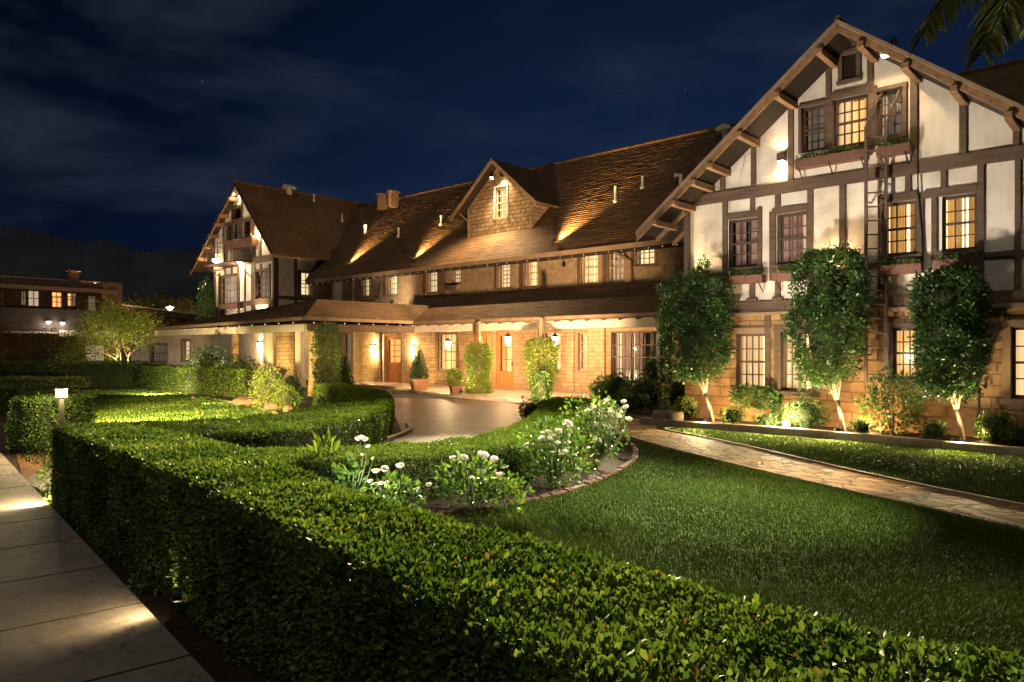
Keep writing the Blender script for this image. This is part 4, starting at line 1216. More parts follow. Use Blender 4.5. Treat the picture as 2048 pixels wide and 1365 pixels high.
roof('roof', (XM0 + .6, EY, EZ), (XM1, EY, EZ), (XM0 - 3, RY, RZ), (XM1, RY, RZ), M['roof_x'], seed=5)
roof('roof', (XM1, 31.3, EZ), (XM0, 31.3, EZ), (XM1, RY, RZ), (XM0, RY, RZ), M['roof_x'], course=.5, seg=2, seed=6)
mb = MB(); mb.tube([(XM0 - 1.5, RY, RZ + .04), (XM1, RY, RZ + .04)], .07, 6); mb.build('ridge_cap', M['roof_x'], inn)
board('fascia', (XM0 + .75, EY + .01, EZ + .02), (XW0 - .02, EY + .01, EZ + .02), .17, .04, M['fascia'])
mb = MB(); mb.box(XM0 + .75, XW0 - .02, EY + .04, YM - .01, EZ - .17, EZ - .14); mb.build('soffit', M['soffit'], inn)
x = XM0 + 1.1; ib = 0
while x < XW0 - .3:
    mb = MB(); mb.ball((x, EY + .04, EZ - .20), 0.013, 6, 4); mb.build('eave_bulb', M['bulb'], inn, True)
    x += 0.52
# upper windows
for k, cols, rows, cur, room, gap in (('a', 2, 4, 'cur_cream', 'room_soft', None), ('b', 3, 4, 'cur_cream', 'room_lit', (.45, .6)), ('c', 3, 4, 'cur_cream', 'room_soft', None), ('d', 4, 4, 'cur_cream', 'room_soft', None), ('e', 3, 6, 'cur_cream', 'room_soft', (.3, .42)), ('f', 3, 4, 'cur_bright', 'room_lit', (.42, .6)), ('g', 3, 4, 'cur_bright', 'room_lit', (.5, .62)), ('h', 3, 4, 'cur_gray', 'room_dark', None), ('i', 3, 3, 'cur_cream', 'room_soft', (.3, .5))):
    w = window(U[k], YM, cols, rows, cur, room, gap, frame='frame_light', mw=.032, fw=.06, dep=.05, rail=rows % 2 == 0, fold=4)
    trim(w, U[k], YM, mat='fascia', t=.10, proud=.035)
# dark shutters / recesses beside some of them
for xa, xb, yt, yb, mt in ((768, 773, 545, 594, 'timber'), (848, 853, 534, 592, 'timber'), (878, 890, 532, 590, 'timber'), (893, 901, 530, 590, 'fascia'), (990, 994, 521, 581, 'frame'), (1040, 1048, 517, 580, 'frame'), (1156, 1161, 500, 573, 'frame'), (1199, 1206, 498, 572, 'fascia'), (1208, 1216, 500, 570, 'frame'), (1251, 1264, 496, 566, 'fascia'), (1264, 1270, 490, 532, 'frame')):
    r = rectY(xa, xb, yt, yb, YM)
    mb = MB(frontmap(YM)); mb.box(r[0], r[1], -.05, .01, r[2], r[3])
    mb.build('shutter', M[mt], inn)
r = rectY(664, 686, 556, 600, YM)
mb = MB(frontmap(YM)); mb.box(r[0], r[1], -.04, .01, r[2], r[3] + .2); mb.build('plaster_panel', M['cream_beam'], inn)
r = rectY(686, 707, 556, 600, YM)
mb = MB(frontmap(YM)); mb.box(r[0], r[1], -.05, .01, r[2] - .2, r[3] + .2); mb.build('timber_post', M['fascia'], inn)
# downpipes from the main gutter
def dp(pts, r=.045):
    P = []
    for (px, py, y) in pts:
        X, Z = onY(px, py, y); P.append((X, y, Z))
    return pipe('downpipe', P, r, 'gutter', 8)
dp([(735, 549, 20.36), (741, 552, 20.5), (760, 562, 20.9), (763, 568, 20.93), (758, 597, 20.93), (736, 606, 20.6)])
dp([(1211, 494, 20.36), (1217, 497, 20.5), (1254, 517, 20.88), (1263, 521, 20.93), (1265, 566, 20.93), (1252, 578, 20.75)], .05)
dp([(545, 640, 13.55), (556, 646, 14.0), (563, 665, 14.0), (563, 745, 14.0)], .04)
# ---- dormer
DX, DY, DZ, DSL = -20.55, 21.75, 9.42, 0.86
DW = 1.78
dm = MB()
zb = zmain(DY)
wr = rectY(991, 1014, 374, 437, DY)
dorm_holes = [wr]
pd = [((DX, 0, DZ - .2), (-DSL, 0, 1)), ((DX, 0, DZ - .2), (DSL, 0, 1))]
dormer = wall('dormer', DY, DX - DW, DX + DW, zb - .1, DZ, dorm_holes, M['shingle_wall'], pd)
for sg in (-1, 1):
    mb = MB(); x = DX + sg * DW
    zt = DZ - .2 - DSL * DW
    mb.prism([(DY + .01, zb - .1), (DY + .01, zt), (EY + (zt - EZ) / MS + .2, zt)], x - .03, x + .03, 'x')
    mb.build('cheek', M['shingle_wall'], dormer)
    mb = MB(frontmap(DY)); mb.box(x - .07 if sg > 0 else x - .02, x + .02 if sg > 0 else x + .07, -.04, .02, zb - .1, zt)
    mb.build('corner_board', M['fascia'], dormer)
def droof(sg):
    xe = DX + sg * 2.42; ze = DZ - DSL * 2.42
    yb0 = EY + (ze - EZ) / MS + .25; yb1 = EY + (DZ - EZ) / MS + .3
    a, b, c, d = (xe, DY - .42, ze), (xe, yb0, ze), (DX, DY - .42, DZ), (DX, yb1, DZ)
    o = roof('dormer_roof', *((b, a, d, c) if sg < 0 else (a, b, c, d)), M['roof_y'], seed=20 + sg, thick=.10)
    o.parent = dormer; o.matrix_parent_inverse = world_of(dormer).inverted()
    q = board('dormer_bargeboard', (DX, DY - .40, DZ + .01), (xe, DY - .40, ze + .01), .19, .045, M['fascia'])
    q.parent = dormer; q.matrix_parent_inverse = world_of(dormer).inverted()
droof(-1); droof(1)
for sg in (-1, 1):
    mb = MB(); x = DX + sg * (DW + .02)
    z0 = DZ - .2 - DSL * DW
    mb.tube([(x, DY - .03, z0 - .55), (x + sg * .32, DY - .2, z0 - .2), (x + sg * .38, DY - .28, z0 - .12)], .035, 6)
    mb.build('brace', M['fascia'], dormer)
w = window(wr, DY, 2, 4, 'cur_bright', 'room_soft', (.25, .75), frame='frame_white', mw=.035, fw=.06, parent=inn)
trim(w, wr, DY, mat='frame_white', t=.07, proud=.04, sides='lrt')
# ---- ground floor under the porch
def door(r, Y, style):
    x0, x1, z0, z1 = r
    mb = MB(frontmap(Y)); t = .07
    mb.box(x0 + .004, x0 + t, .02, .14, z0, z1 - .004); mb.box(x1 - t, x1 - .004, .02, .14, z0, z1 - .004); mb.box(x0 + t, x1 - t, .02, .14, z1 - t, z1 - .004)
    fr = mb.build('door', M['wood_door'] if style != 'glass' else M['wood_door'], inn)
    a0, a1, b0, b1 = x0 + t + .004, x1 - t - .004, z0 + .004, z1 - t - .004
    leaves = [(a0, a1)] if style != 'double' else [(a0, (a0 + a1) / 2 - .004), ((a0 + a1) / 2 + .004, a1)]
    for (l0, l1) in leaves:
        mb = MB(frontmap(Y)); s = .12 if style == 'panel' else .10
        gz = b0 + (b1 - b0) * (.44 if style == 'panel' else .30 if style == 'glass' else .12)
        mb.box(l0, l0 + s, .05, .10, b0, b1); mb.box(l1 - s, l1, .05, .10, b0, b1)
        mb.box(l0 + s, l1 - s, .05, .10, b1 - s, b1); mb.box(l0 + s, l1 - s, .05, .10, gz - s, gz)
        nx, nz = (2, 4) if style == 'panel' else (2, 3) if style == 'glass' else (1, 3)
        for i in range(1, nx):
            x = l0 + s + (l1 - l0 - 2 * s) * i / nx; mb.box(x - .015, x + .015, .055, .095, gz, b1 - s)
        for j in range(1, nz):
            z = gz + (b1 - s - gz) * j / nz; mb.box(l0 + s, l1 - s, .057, .093, z - .015, z + .015)
        if style != 'double':
            mb.box(l0 + s, l1 - s, .05, .10, b0, b0 + s * 1.2)
            np_ = 2 if style == 'panel' else 1
            ww = (l1 - l0 - 2 * s - (np_ - 1) * .10) / np_
            for i in range(np_):
                p0 = l0 + s + i * (ww + .10)
                mb.box(p0, p0 + ww, .075, .09, b0 + s * 1.2, gz - s); mb.box(p0 + .05, p0 + ww - .05, .06, .076, b0 + s * 1.2 + .06, gz - s - .06)
                if i: mb.box(p0 - .10, p0, .051, .10, b0 + s * 1.2, gz - s)
        else:
            mb.box(l0 + s, l1 - s, .05, .10, b0, b0 + s)
        lf = mb.build('door_leaf', M['wood_door'], fr)
        mb = MB(frontmap(Y)); mb.face([(l0 + s, .08, gz), (l1 - s, .08, gz), (l1 - s, .08, b1 - s), (l0 + s, .08, b1 - s)]); mb.build('pane', M['glass'], fr)
        mb = MB(frontmap(Y)); hx = l1 - .06; mb.ball((hx, .02, b0 + .95), .032, 8, 5); mb.box(hx - .02, hx + .02, .035, .049, b0 + .85, b0 + 1.05); mb.build('door_handle', M['iron'], fr)
    mb = MB(frontmap(Y)); mb.face([(x0, .352, z0), (x1, .352, z0), (x1, .352, z1), (x0, .352, z1)]); mb.build('room', M['room_amber'], fr)
    return fr
door(D['door'], YM, 'panel'); door(D['dd'], YM, 'double'); door(D['d2'], YM, 'glass')
r = D['door']
for sx in (r[0] - .10, r[1] + .02):
    mb = MB(frontmap(YM)); mb.box(sx, sx + .08, -.05, .01, .1, r[3] + .08); mb.build('door_casing', M['conduit'], inn)
for k, cols, rows, cur, room, gap, cv in (('w0', 2, 4, 'cur_gray', 'room_dark', None, (0, 1)), ('w00', 2, 4, 'cur_gray', 'room_dark', None, (0, 1)), ('w1', 3, 4, 'cur_warm', 'room_amber', (.28, .72), (0, 1)), ('w2', 3, 4, 'cur_warm', 'room_soft', (.3, .66), (0, 1)), ('w3', 2, 4, 'cur_bright', 'room_lit', None, (0, 1))):
    w = window(D[k], YM, cols, rows, cur, room, gap, frame='frame_light', mw=.03, fw=.06, cover=cv, fold=4)
    trim(w, D[k], YM, mat='fascia', t=.11, proud=.03)
# broad eight-light window near the gabled wing: three sashes side by side
x0, x1, z0, z1 = D['w4']
for i in range(3):
    a = x0 + (x1 - x0) * i / 3 + .01; b = x0 + (x1 - x0) * (i + 1) / 3 - .01
    window((a, b, z0, z1), YM, 3, 4, 'cur_dim' if i != 2 else 'cur_gray', 'room_dark' if i else 'room_soft', ((.12, .38), (.42, .95), (.2, .9))[i], frame='frame', mw=.028, fw=.045, fold=8)
mb = MB(frontmap(YM)); mb.box(x0 - .25, x1 + .3, -.12, .02, z0 - .10, z0 - .01); mb.build('window_sill', M['fascia'], inn)
# pale stone piers beside the entrance door
for xa, xb in ((728, 762), (809, 833), (834, 868), (1058, 1080), (1124, 1150), (1178, 1212)):
    r = rectY(xa, xb, 665, 767, YM)
    mb = MB(frontmap(YM)); mb.box(r[0], r[1], -.10, .01, 0.1, 2.75); mb.build('pier', M['brick'], inn, bevel=.015)
# porch roof
PEY, PEZ, PWZ = 18.2, 2.68, 3.9
roof('porch_roof', (-22.2, PEY, PEZ), (XW0 - .05, PEY, PEZ), (-22.4, YM - .005, PWZ), (XW0 - .05, YM - .005, PWZ), M['roof_x'], seed=8, course=.13)
roof('porch_roof', (-34.2, PEY + .9, PEZ + .30), (-22.2, PEY, PEZ), (-33.4, YM - .005, PWZ - .5), (-22.4, YM - .005, PWZ - .25), M['roof_x'], seed=9, course=.16)
board('fascia', (-22.2, PEY, PEZ + .02), (XW0 - .05, PEY, PEZ + .02), .10, .04, M['fascia'])
mb = MB(); mb.box(-22.0, XW0 - .05, PEY + .30, PEY + .44, 2.30, 2.56); mb.build('porch_beam', M['cream_beam'], inn)
mb = MB(); mb.face([(-22.2, PEY + .05, PEZ - .10), (XW0 - .05, PEY + .05, PEZ - .10), (XW0 - .05, YM - .02, 2.86), (-22.2, YM - .02, 2.86)]); mb.build('porch_ceiling', M['timber'], inn)
x = -21.6
while x < XW0 - .2:
    mb = MB(); mb.prism([(PEY + .02, PEZ - .09), (PEY + .55, PEZ + .08), (PEY + .55, PEZ - .06), (PEY + .06, PEZ - .17)], x, x + .08, 'x'); mb.build('rafter_tail', M['timber'], inn)
    x += .62
# entrance canopy: hipped roof reaching forward to the drive
CX, CYf, CZe = -21.55, 13.3, 2.70
apx = (-22.6, 14.5, 3.42); back = (-22.6, 20.2, 3.42); cl = (-34.6, 13.45, 2.58); clb = (-34.6, 18.88, 2.70)
roof('canopy_roof', cl, (CX, CYf, CZe), (-22.62, 14.48, 3.42), apx, M['roof_x'], seed=10, course=.16, thick=.08)
roof('canopy_roof', (CX, CYf, CZe), (CX - .25, 18.6, CZe), apx, back, M['roof_y'], seed=11, course=.2, thick=.08)
roof('canopy_roof', clb, cl, (-22.62, 20.2, 3.42), (-22.62, 14.48, 3.42), M['roof_y'], seed=12, course=.5, thick=.08)
board('fascia', (cl[0], CYf + .12, cl[2] + .03), (CX, CYf - .02, CZe + .03), .12, .04, M['fascia'])
board('fascia', (CX + .02, CYf - .02, CZe + .03), (CX - .2, 18.5, CZe + .03), .12, .04, M['fascia'], out=(1, 0, 0))
board('canopy_beam', (cl[0], 13.75, 2.50), (CX - .45, 13.72, 2.50), .26, .14, M['cream_beam'])
board('canopy_beam', (CX - .42, 13.75, 2.50), (CX - .5, 18.4, 2.50), .24, .12, M['timber'], out=(1, 0, 0))
mb = MB(); mb.face([(cl[0], 13.5, 2.53), (CX - .1, 13.5, 2.53), (CX - .2, 18.7, 2.53), (cl[0], 18.7, 2.53)]); mb.build('canopy_ceiling', M['timber'], inn)
for i in range(8):
    mb = MB(); y = 13.7 + i * .62; mb.ball((CX - .02, y, CZe - .16), .018, 6, 4); mb.build('eave_bulb', M['bulb'], inn, True)
for i in range(10):
    mb = MB(); x = CX - .8 - i * .95; mb.ball((x, CYf + .08, CZe - .15 - .01 * i), .018, 6, 4); mb.build('eave_bulb', M['bulb'], inn, True)
def pillar(x, y, w, z, mat='brick', taper=1.25):
    mb = MB(); mb.lathe([(w * taper, 0), (w * taper, .25), (w * 1.02, .8), (w, z - .3), (w * 1.15, z - .12), (w * 1.15, z)], (x, y, 0), 16)
    return mb.build('pillar', M[mat], inn, True)
X, _ = onY(628, 700, 14.0); pillar(X, 14.0, .17, 2.5)
X, _ = onY(571, 700, 14.1); pillar(X, 14.1, .34, 2.5)
X, _ = onY(537, 700, 14.1); pillar(X, 14.1, .20, 2.5, 'cream_beam')
X, _ = onY(592, 700, 16.6); pillar(X, 16.6, .34, 2.5, 'cream_beam')
X, _ = onY(470, 700, 14.2); pillar(X, 14.2, .16, 2.5)
# posts of the front porch, grown over by creeper
for (x, y) in ((-17.95, 18.0), (-14.55, 17.35)):
    mb = MB(); mb.box(x - .05, x + .05, y - .05, y + .05, 0.09, 2.62); mb.build('porch_post', M['fascia'], inn, bevel=.01)
# ---- far gabled wing (left)
XL0, XL1 = onY(430, 600, YL)[0], XM0
LAX, LAZ = -36.55, 10.45
LSL, LSR = 0.79, 1.06
def zl(x): return LAZ - .15 - (LSL * (LAX - x) if x < LAX else LSR * (x - LAX))
Lw = {'v': rectY(467, 483, 416, 439, YL), 't1': rectY(454, 466, 450, 486, YL), 't2': rectY(468, 483, 446, 484, YL), 't3': rectY(486, 502, 441, 480, YL), 'u1': rectY(441, 475, 553, 611, YL), 'u2': rectY(512.5, 538, 542, 597, YL), 'l1': rectY(434, 450, 617, 645, YL)}
pL = [((LAX, 0, LAZ - .15), (-LSL, 0, 1)), ((LAX, 0, LAZ - .15), (LSR, 0, 1))]
wall('wall', YL, XL0, XL1, 2.6, 10.6, list(Lw.values()), M['stucco'], pL)
EXT = {'g1': rectY(364, 381, 682, 722, YL), 'g2': rectY(300, 335, 690, 725, YL)}
wall('wall', YL, -52.0, XL1, 0.0, 2.6, list(EXT.values()), M['stucco_plain'])
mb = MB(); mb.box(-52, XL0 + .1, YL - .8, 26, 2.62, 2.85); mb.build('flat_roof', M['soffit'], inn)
mb = MB(); mb.box(XL0, XL0 + .2, YL + .02, 30, 2.7, zl(XL0) - .02); mb.build('wall', M['stucco_plain'], inn)
sideL = lambda u, d, z: (XL1 - d, u, z)
def rectX(xa, xb, yt, yb, X):
    U0, _ = onX(xa, yt, X); U1, _ = onX(xb, yt, X); xm = (xa + xb) / 2
    return U0, U1, onX(xm, yb, X)[1], onX(xm, yt, X)[1]
sw = [rectX(602, 623, 545, 592, XL1), rectX(627, 649, 547, 592, XL1)]
wall('wall', 0, YL, 21.3, 0.0, zl(XL1) - .02, sw, M['stucco'], mp=sideL)
for r in sw:
    w = window(r, 0, 2, 3, 'cur_cream', 'room_soft', None, frame='frame_light', mw=.03, mp=sideL, fold=3); trim(w, r, 0, mat='fascia', t=.07, mp=sideL)
def sp(xa, xb, yt, yb, pr=.045, name='timber_post'):
    r = rectX(xa, xb, yt, yb, XL1); timber(r[0], r[1], r[2], r[3], 0, proud=pr, name=name, mp=sideL)
sp(549, 556.5, 516, 615); sp(588, 594, 518, 612); sp(595, 601, 540, 600, .06); sp(649, 660, 545, 600, .05)
r = rectX(557, 650, 594, 601, XL1); timber(r[0], r[1], r[2], r[3], 0, proud=.05, name='timber_rail', mp=sideL)
r = rectX(557, 690, 515, 519, XL1); timber(r[0], 21.2, r[2], r[3], 0, proud=.05, name='timber_rail', mp=sideL)
roof('roof', (LAX - 5.35, 27.5, LAZ - LSL * 5.35), (LAX - 5.35, 18.45, LAZ - LSL * 5.35), (LAX, 33, LAZ), (LAX, 18.45, LAZ), M['roof_y'], seed=13, course=.24)
roof('roof', (LAX + 3.85, 18.45, LAZ - LSR * 3.85), (LAX + 3.85, 29, LAZ - LSR * 3.85), (LAX, 18.45, LAZ), (LAX, 33, LAZ), M['roof_y'], seed=14, course=.22)
mb = MB(); mb.tube([(LAX, 18.44, LAZ + .04), (LAX, 33, LAZ + .04)], .07, 6); mb.build('ridge_cap', M['roof_y'], inn)
board('bargeboard', (LAX, 18.5, LAZ - .02), (LAX - 5.4, 18.5, LAZ - .02 - LSL * 5.4), .26, .05, M['timber_raw'])
board('bargeboard', (LAX, 18.5, LAZ - .02), (LAX + 3.9, 18.5, LAZ - .02 - LSR * 3.9), .26, .05, M['fascia'])
for px, py in ((463, 398), (446, 425), (437, 450), (425, 478), (414, 500), (401, 521)):
    X, Z = onY(px, py, 18.6); Z = zl(X) - .01
    purlin(X, Z, 18.4, 18.93, .22, .2)
# the left overhang is deep: boards seen from below
def lraked(xa, xb, yb, pr=.045):
    X0, _ = onY(xa, yb, YL); X1, _ = onY(xb, yb, YL); _, Z0 = onY((xa + xb) / 2, yb, YL)
    timber(X0, X1, Z0, 0, YL, proud=pr, top=(zl(X0) - .01, zl(X1) - .01))
lraked(446, 450, 534); lraked(463.5, 467, 440, .05); lraked(483.5, 486, 440, .05); lraked(506, 511, 518); lraked(519, 523, 512)
lpx = lambda xa, xb, yt, yb, pr=.045, nm='timber_post': pxtimber(xa, xb, yt, yb, YL, proud=pr, name=nm)
zlb0, zlb1 = onY(480, 533, YL)[1], onY(480, 520, YL)[1]
timber(XL0 + .01, XL1 - .01, zlb0, zlb1, YL, proud=.055, name='timber_rail')
for xa, xb in ((449, 452), (463, 466), (476, 480), (489, 492), (503, 511), (520, 524), (538, 542)):
    lpx(xa, xb, 528, 552 if xa in (449, 463, 520) else 632)
lpx(429, 432, 535, 650); lpx(438, 441, 545, 640, .05); lpx(546, 549.5, 516, 620, .06)
z0, z1 = onY(510, 611, YL)[1], onY(510, 601, YL)[1]
timber(onY(482, 600, YL)[0], XL1 - .02, z0, z1, YL, proud=.052, name='timber_rail')
for k, cols, rows, cur, room in (('t1', 2, 3, 'cur_gray', 'room_dark'), ('t2', 2, 3, 'cur_gray', 'room_soft'), ('t3', 2, 3, None, 'room_dark'), ('u1', 4, 4, 'cur_gray', 'room_dark'), ('u2', 3, 4, 'cur_gray', 'room_dark'), ('l1', 2, 2, None, 'room_dark'), ('v', 1, 1, None, 'room_dark')):
    w = window(Lw[k], YL, cols, rows, cur, room, None, frame='frame' if k != 'u1' else 'frame_light', mw=.035, fw=.05, rail=rows > 2)
    trim(w, Lw[k], YL, mat='timber', t=.10, proud=.05)
for k in EXT:
    w = window(EXT[k], YL, 3 if k == 'g1' else 2, 4 if k == 'g1' else 2, 'cur_cream' if k == 'g1' else 'cur_gray', 'room_soft' if k == 'g1' else 'room_dark', None, frame='frame_light' if k == 'g1' else 'frame', mw=.035)
    trim(w, EXT[k], YL, mat='fascia', t=.09)
# iron balcony of the fire escape on the far gable
def balcony():
    X0, Z0 = onY(438, 528, YL - .2); X1, _ = onY(498, 528, YL - .2); Z0 = onY(468, 530, YL)[1]; Zt = Z0 + 1.05
    mb = MB(); yo = YL - 1.0
    mb.box(X0, X1, yo, YL - .05, Z0 - .05, Z0)
    for z in (Zt, Z0 + .55): mb.tube([(X0, YL - .05, z), (X0, yo, z), (X1, yo, z), (X1, YL - .05, z)], .022, 5)
    n = 9
    for i in range(n + 1):
        x = X0 + (X1 - X0) * i / n; mb.tube([(x, yo, Z0), (x, yo, Zt)], .016 if i % 3 else .026, 5)
    t = thing('balcony', 'small dark iron fire-escape balcony below the top windows of the far gable', 'balcony', ((X0 + X1) / 2, YL, Z0))
    mb.build('railing', M['ladder'], t)
    mb = MB()
    for x in (X0 + .15, X1 - .15): mb.tube([(x, yo + .05, Z0 - .05), (x, YL - .02, Z0 - .75)], .03, 5)
    mb.build('brace', M['ladder'], t)
balcony()
# roof furniture: vent pipes, cowls and chimneys are parts of the roofs
def rvent(px, py_base, h, r=.05, kind='pipe', on='main'):
    # walk out along the sight line until it meets the roof slope
    d = ray(px, py_base)
    if on == 'main':
        t = (EZ - EYE - EY * MS) / (d[2] - d[1] * MS)
    elif on == 'left':
        t = (LAZ + LSR * LAX - EYE) / (d[2] + d[0] * LSR)
    p = d * t; x, y, z = p[0], p[1], EYE + p[2]
    mb = MB()
    if kind == 'pipe': mb.lathe([(r * 1.8, -.1), (r * 1.8, .05), (r, .08), (r, h), (r * 1.1, h + .01)], (x, y, z), 8)
    elif kind == 'cowl':
        mb.lathe([(r, -.1), (r, h * .55)], (x, y, z), 8); mb.prism([(x - r * 1.8, z + h * .5), (x + r * 1.8, z + h * .5), (x + r * 1.8, z + h * .8), (x, z + h * 1.15), (x - r * 1.8, z + h * .8)], y - r * 1.8, y + r * 1.8, 'y')
    elif kind == 'elbow': mb.tube([(x, y, z - .1), (x, y, z + h), (x - .22, y - .1, z + h + .02)], r, 8)
    mb.build('roof_vent', M['vent'], inn, kind != 'cowl')
    return x, y, z
for px, py, h, r in ((797, 474, .42, .055), (882, 450, .42, .055), (1231, 403, .55, .05), (1285, 376, .42, .055)):
    rvent(px, py, h, r)
rvent(1362, 368, .30, .08, 'elbow'); rvent(731, 466, .42, .09)
rvent(684, 442, .40, .05, on='left'); rvent(628, 402, .36, .05, on='left'); rvent(578, 387, .42, .16, 'cowl', 'left')
rvent(1452, 272, .35, .15, 'cowl')
def chimney(px, py, w, h):
    X, Z = onY(px, py, RY - .9)
    mb = MB(); mb.box(X - w / 2, X + w / 2, RY - 1.15, RY - .65, Z - h, Z); mb.box(X - w / 2 - .05, X + w / 2 + .05, RY - 1.2, RY - .6, Z, Z + .09)
    mb.build('chimney', M['fascia'], inn, bevel=.01)
chimney(765, 392, .30, .8); chimney(787, 386, .28, .8)
X, Z = onY(1788, 76, 16.0); pipe('roof_vent', [(X, 16.0, Z - .8), (X, 16.0, Z)], .06, 'iron')
# ------------------------------------------------------------------ things fixed to the inn: boxes, ladder, lamps
def window_box(r, label, foliage_n=700, px=None, dark=False, Y=YR, out=.24, h=.17, grp='planter boxes under the windows'):
    """wooden planter on two brackets below a window; r=(x0,x1,ztop)"""
    x0, x1, zt = r
    t = thing('window_box', label, 'window box', ((x0 + x1) / 2, Y - .1, zt - h), grp)
    mb = MB(); y1 = Y - .085; y0 = y1 - out; k = .03
    mb.prism([(y1, zt - h), (y0 + k, zt - h), (y0, zt), (y0 + .03, zt), (y0 + .03 + k, zt - h + .03), (y1 - .03, zt - h + .03), (y1 - .03, zt), (y1, zt)], x0, x1, 'x')
    for xx in (x0 + .005, x1 - .03): mb.prism([(y1 - .031, zt - h + .031), (y0 + .03 + k, zt - h + .031), (y0 + .031, zt - .005), (y1 - .031, zt - .005)], xx, xx + .025, 'x')
    mb.build('box', M['planter'], t, bevel=.006)
    mb = MB(); mb.face([(x0 + .03, y0 + .03, zt - .03), (x1 - .03, y0 + .03, zt - .03), (x1 - .03, y1 - .03, zt - .03), (x0 + .03, y1 - .03, zt - .03)]); mb.build('soil', M['mulch'], t)
    n = max(2, int((x1 - x0) / .35))
    for i in range(n):
        xx = x0 + .08 + (x1 - x0 - .16) * i / (n - 1)
        mb = MB(); mb.tube([(xx, y0 + .01, zt - h + .02), (xx, y0 + .05, zt - h - .015), (xx, y1 + .02, zt - h - .18)], .014, 5); mb.build('bracket', M['iron'], t)
    rng = np.random.default_rng(int(abs(x0) * 1000) % 9999)
    P = np.c_[rng.uniform(x0 + .02, x1 - .02, foliage_n), rng.uniform(y0 + .0, y1 - .02, foliage_n), zt - .04 + rng.beta(1.2, 2.0, foliage_n) * .16]
    P[:, 2] += .045 * lowf(P * [6, 0, 0], rng, 1.5)
    Nn = np.tile([0, -.5, .9], (foliage_n, 1))
    leaves_obj('foliage', P, Nn, .045, .6, G_SHRUB, t, 'mid', int(x0 * 77) % 999 + 5, 1.2, .3)
    return t
def boxz(px0, px1, py):
    X0, _ = onY(px0, py, YR - .3); X1, _ = onY(px1, py, YR - .3); _, Z = onY((px0 + px1) / 2, py, YR - .3); return X0, X1, Z
window_box(boxz(1451, 1524, 551), 'brown window box of low greenery under the leftmost dark upper window', 420)
window_box(boxz(1545, 1606, 544), 'brown window box half hidden by the tallest clipped tree, under the second dark upper window', 380)
window_box(boxz(1757, 1842, 529), 'brown window box with dark brackets under the golden window beside the ladder', 480)
window_box(boxz(1864, 1958, 518), 'brown window box with dark brackets under the brightest golden window', 520)
window_box(boxz(1589, 1731, 309), 'long slatted window box under the top gable windows, left of the ladder', 900)
window_box(boxz(1752, 1820, 290), 'short window box under the top right gable window, right of the ladder', 480)
X0, Z = onY(454, 484, YL - .3); X1, _ = onY(508, 484, YL - .3)
window_box((X0, X1, Z), 'reddish window box under the top windows of the far gable', 350, Y=YL, out=.35, h=.45)
X0, Z = onY(441, 610, YL - .3); X1, _ = onY(477, 610, YL - .3)
window_box((X0, X1, Z), 'grey window box with a low plant under the far gable lower left window', 250, Y=YL, out=.3, h=.25)
# pot plant on the ledge at the corner of the gabled wing
X, Z = onY(1407, 545, YR - .12)
t = thing('ledge_plant', 'small green plant in a wooden trough on the corner ledge of the gabled wing', 'pot plant', (X, YR - .15, Z))
mb = MB(); mb.box(X - .12, X + .12, YR - .26, YR - .06, Z - .09, Z + .03); mb.build('trough', M['planter'], t, bevel=.008)
rng = np.random.default_rng(5); P, N = blob_points(220, (.13, .11, .16), rng, lump=.35); leaves_obj('foliage', P + [X, YR - .16, Z + .17], N, .055, .6, G_SHRUB, t, 'mid', 3)
# ladder
def ladder():
    Xl, Zt = onY(1734, 255, YR - .28); Xr, _ = onY(1752, 255, YR - .20); _, Zb = onY(1752, 765, YR - .25)
    t = thing('ladder', 'tall brown iron fire-escape ladder fixed up the front of the gabled wing', 'ladder', ((Xl + Xr) / 2, YR - .25, Zb))
    a = np.array([Xl, YR - .34]); b = np.array([Xl + .30, YR - .17])
    hook = onY(1748, 190, YR - .1)[1]
    for (x, y) in (a, b):
        mb = MB(); mb.box(x - .028, x + .028, y - .018, y + .018, Zb, Zt); mb.tube([(x, y, Zt), (x + .06, y + .03, Zt + .25), (x + .17, y + .08, Zt + .5), (x + .19, YR - .04, hook)], .022, 6)
        mb.build('rail', M['ladder'], t)
    z = Zb + .15
    while z < Zt:
        mb = MB(); mb.tube([(a[0], a[1], z), (b[0], b[1], z)], .015, 6); mb.build('rung', M['ladder'], t); z += .262
    for z in (Zb + .5, Zb + 2.0, Zb + 3.4):
        mb = MB(); mb.tube([(b[0], b[1], z), (b[0] + .02, YR - .02, z)], .018, 5); mb.tube([(a[0], a[1], z), (a[0], YR - .02, z + .02)], .018, 5); mb.build('standoff', M['ladder'], t)
ladder()
# wall and roof lamps ------------------------------------------------
def roofpt(px, py):
    d = ray(px, py); t = (EZ - EYE - EY * MS) / (d[2] - d[1] * MS); p = d * t
    return Vector((p[0], p[1], EYE + p[2]))
mn = Vector((0, -MS, 1)).normalized(); mu = Vector((0, 1, MS)).normalized()
def roof_flood(px, py, label, power, ang=64, sidex=0.0, lift=.18):
    p = roofpt(px, py)
    loc = p + mn * lift; tg = loc + mu * 4 - mn * .40 + Vector((sidex, 0, 0))
    return floodlight(label, tuple(loc), tuple(tg), power, ang, 1.0, .085, 'floodlights on the main roof', col=(1, .60, .22), foot=lift * 1.15, name='roof_floodlight', cat='floodlight')
roof_flood(828, 520, 'roof floodlight left of the dormer, throwing a bright streak up the shakes', 620)
roof_flood(1112, 488, 'roof floodlight right of the dormer, throwing the longest streak up the shakes', 950, 62, .5)
roof_flood(697, 530, 'roof floodlight in the valley beside the far gabled wing, lighting the main roof', 620)
p = roofpt(695, 528)
pl_ = Vector((p.x - .25, p.y - .1, 0)); pl_.z = LAZ - LSR * (pl_.x - LAX) + .2
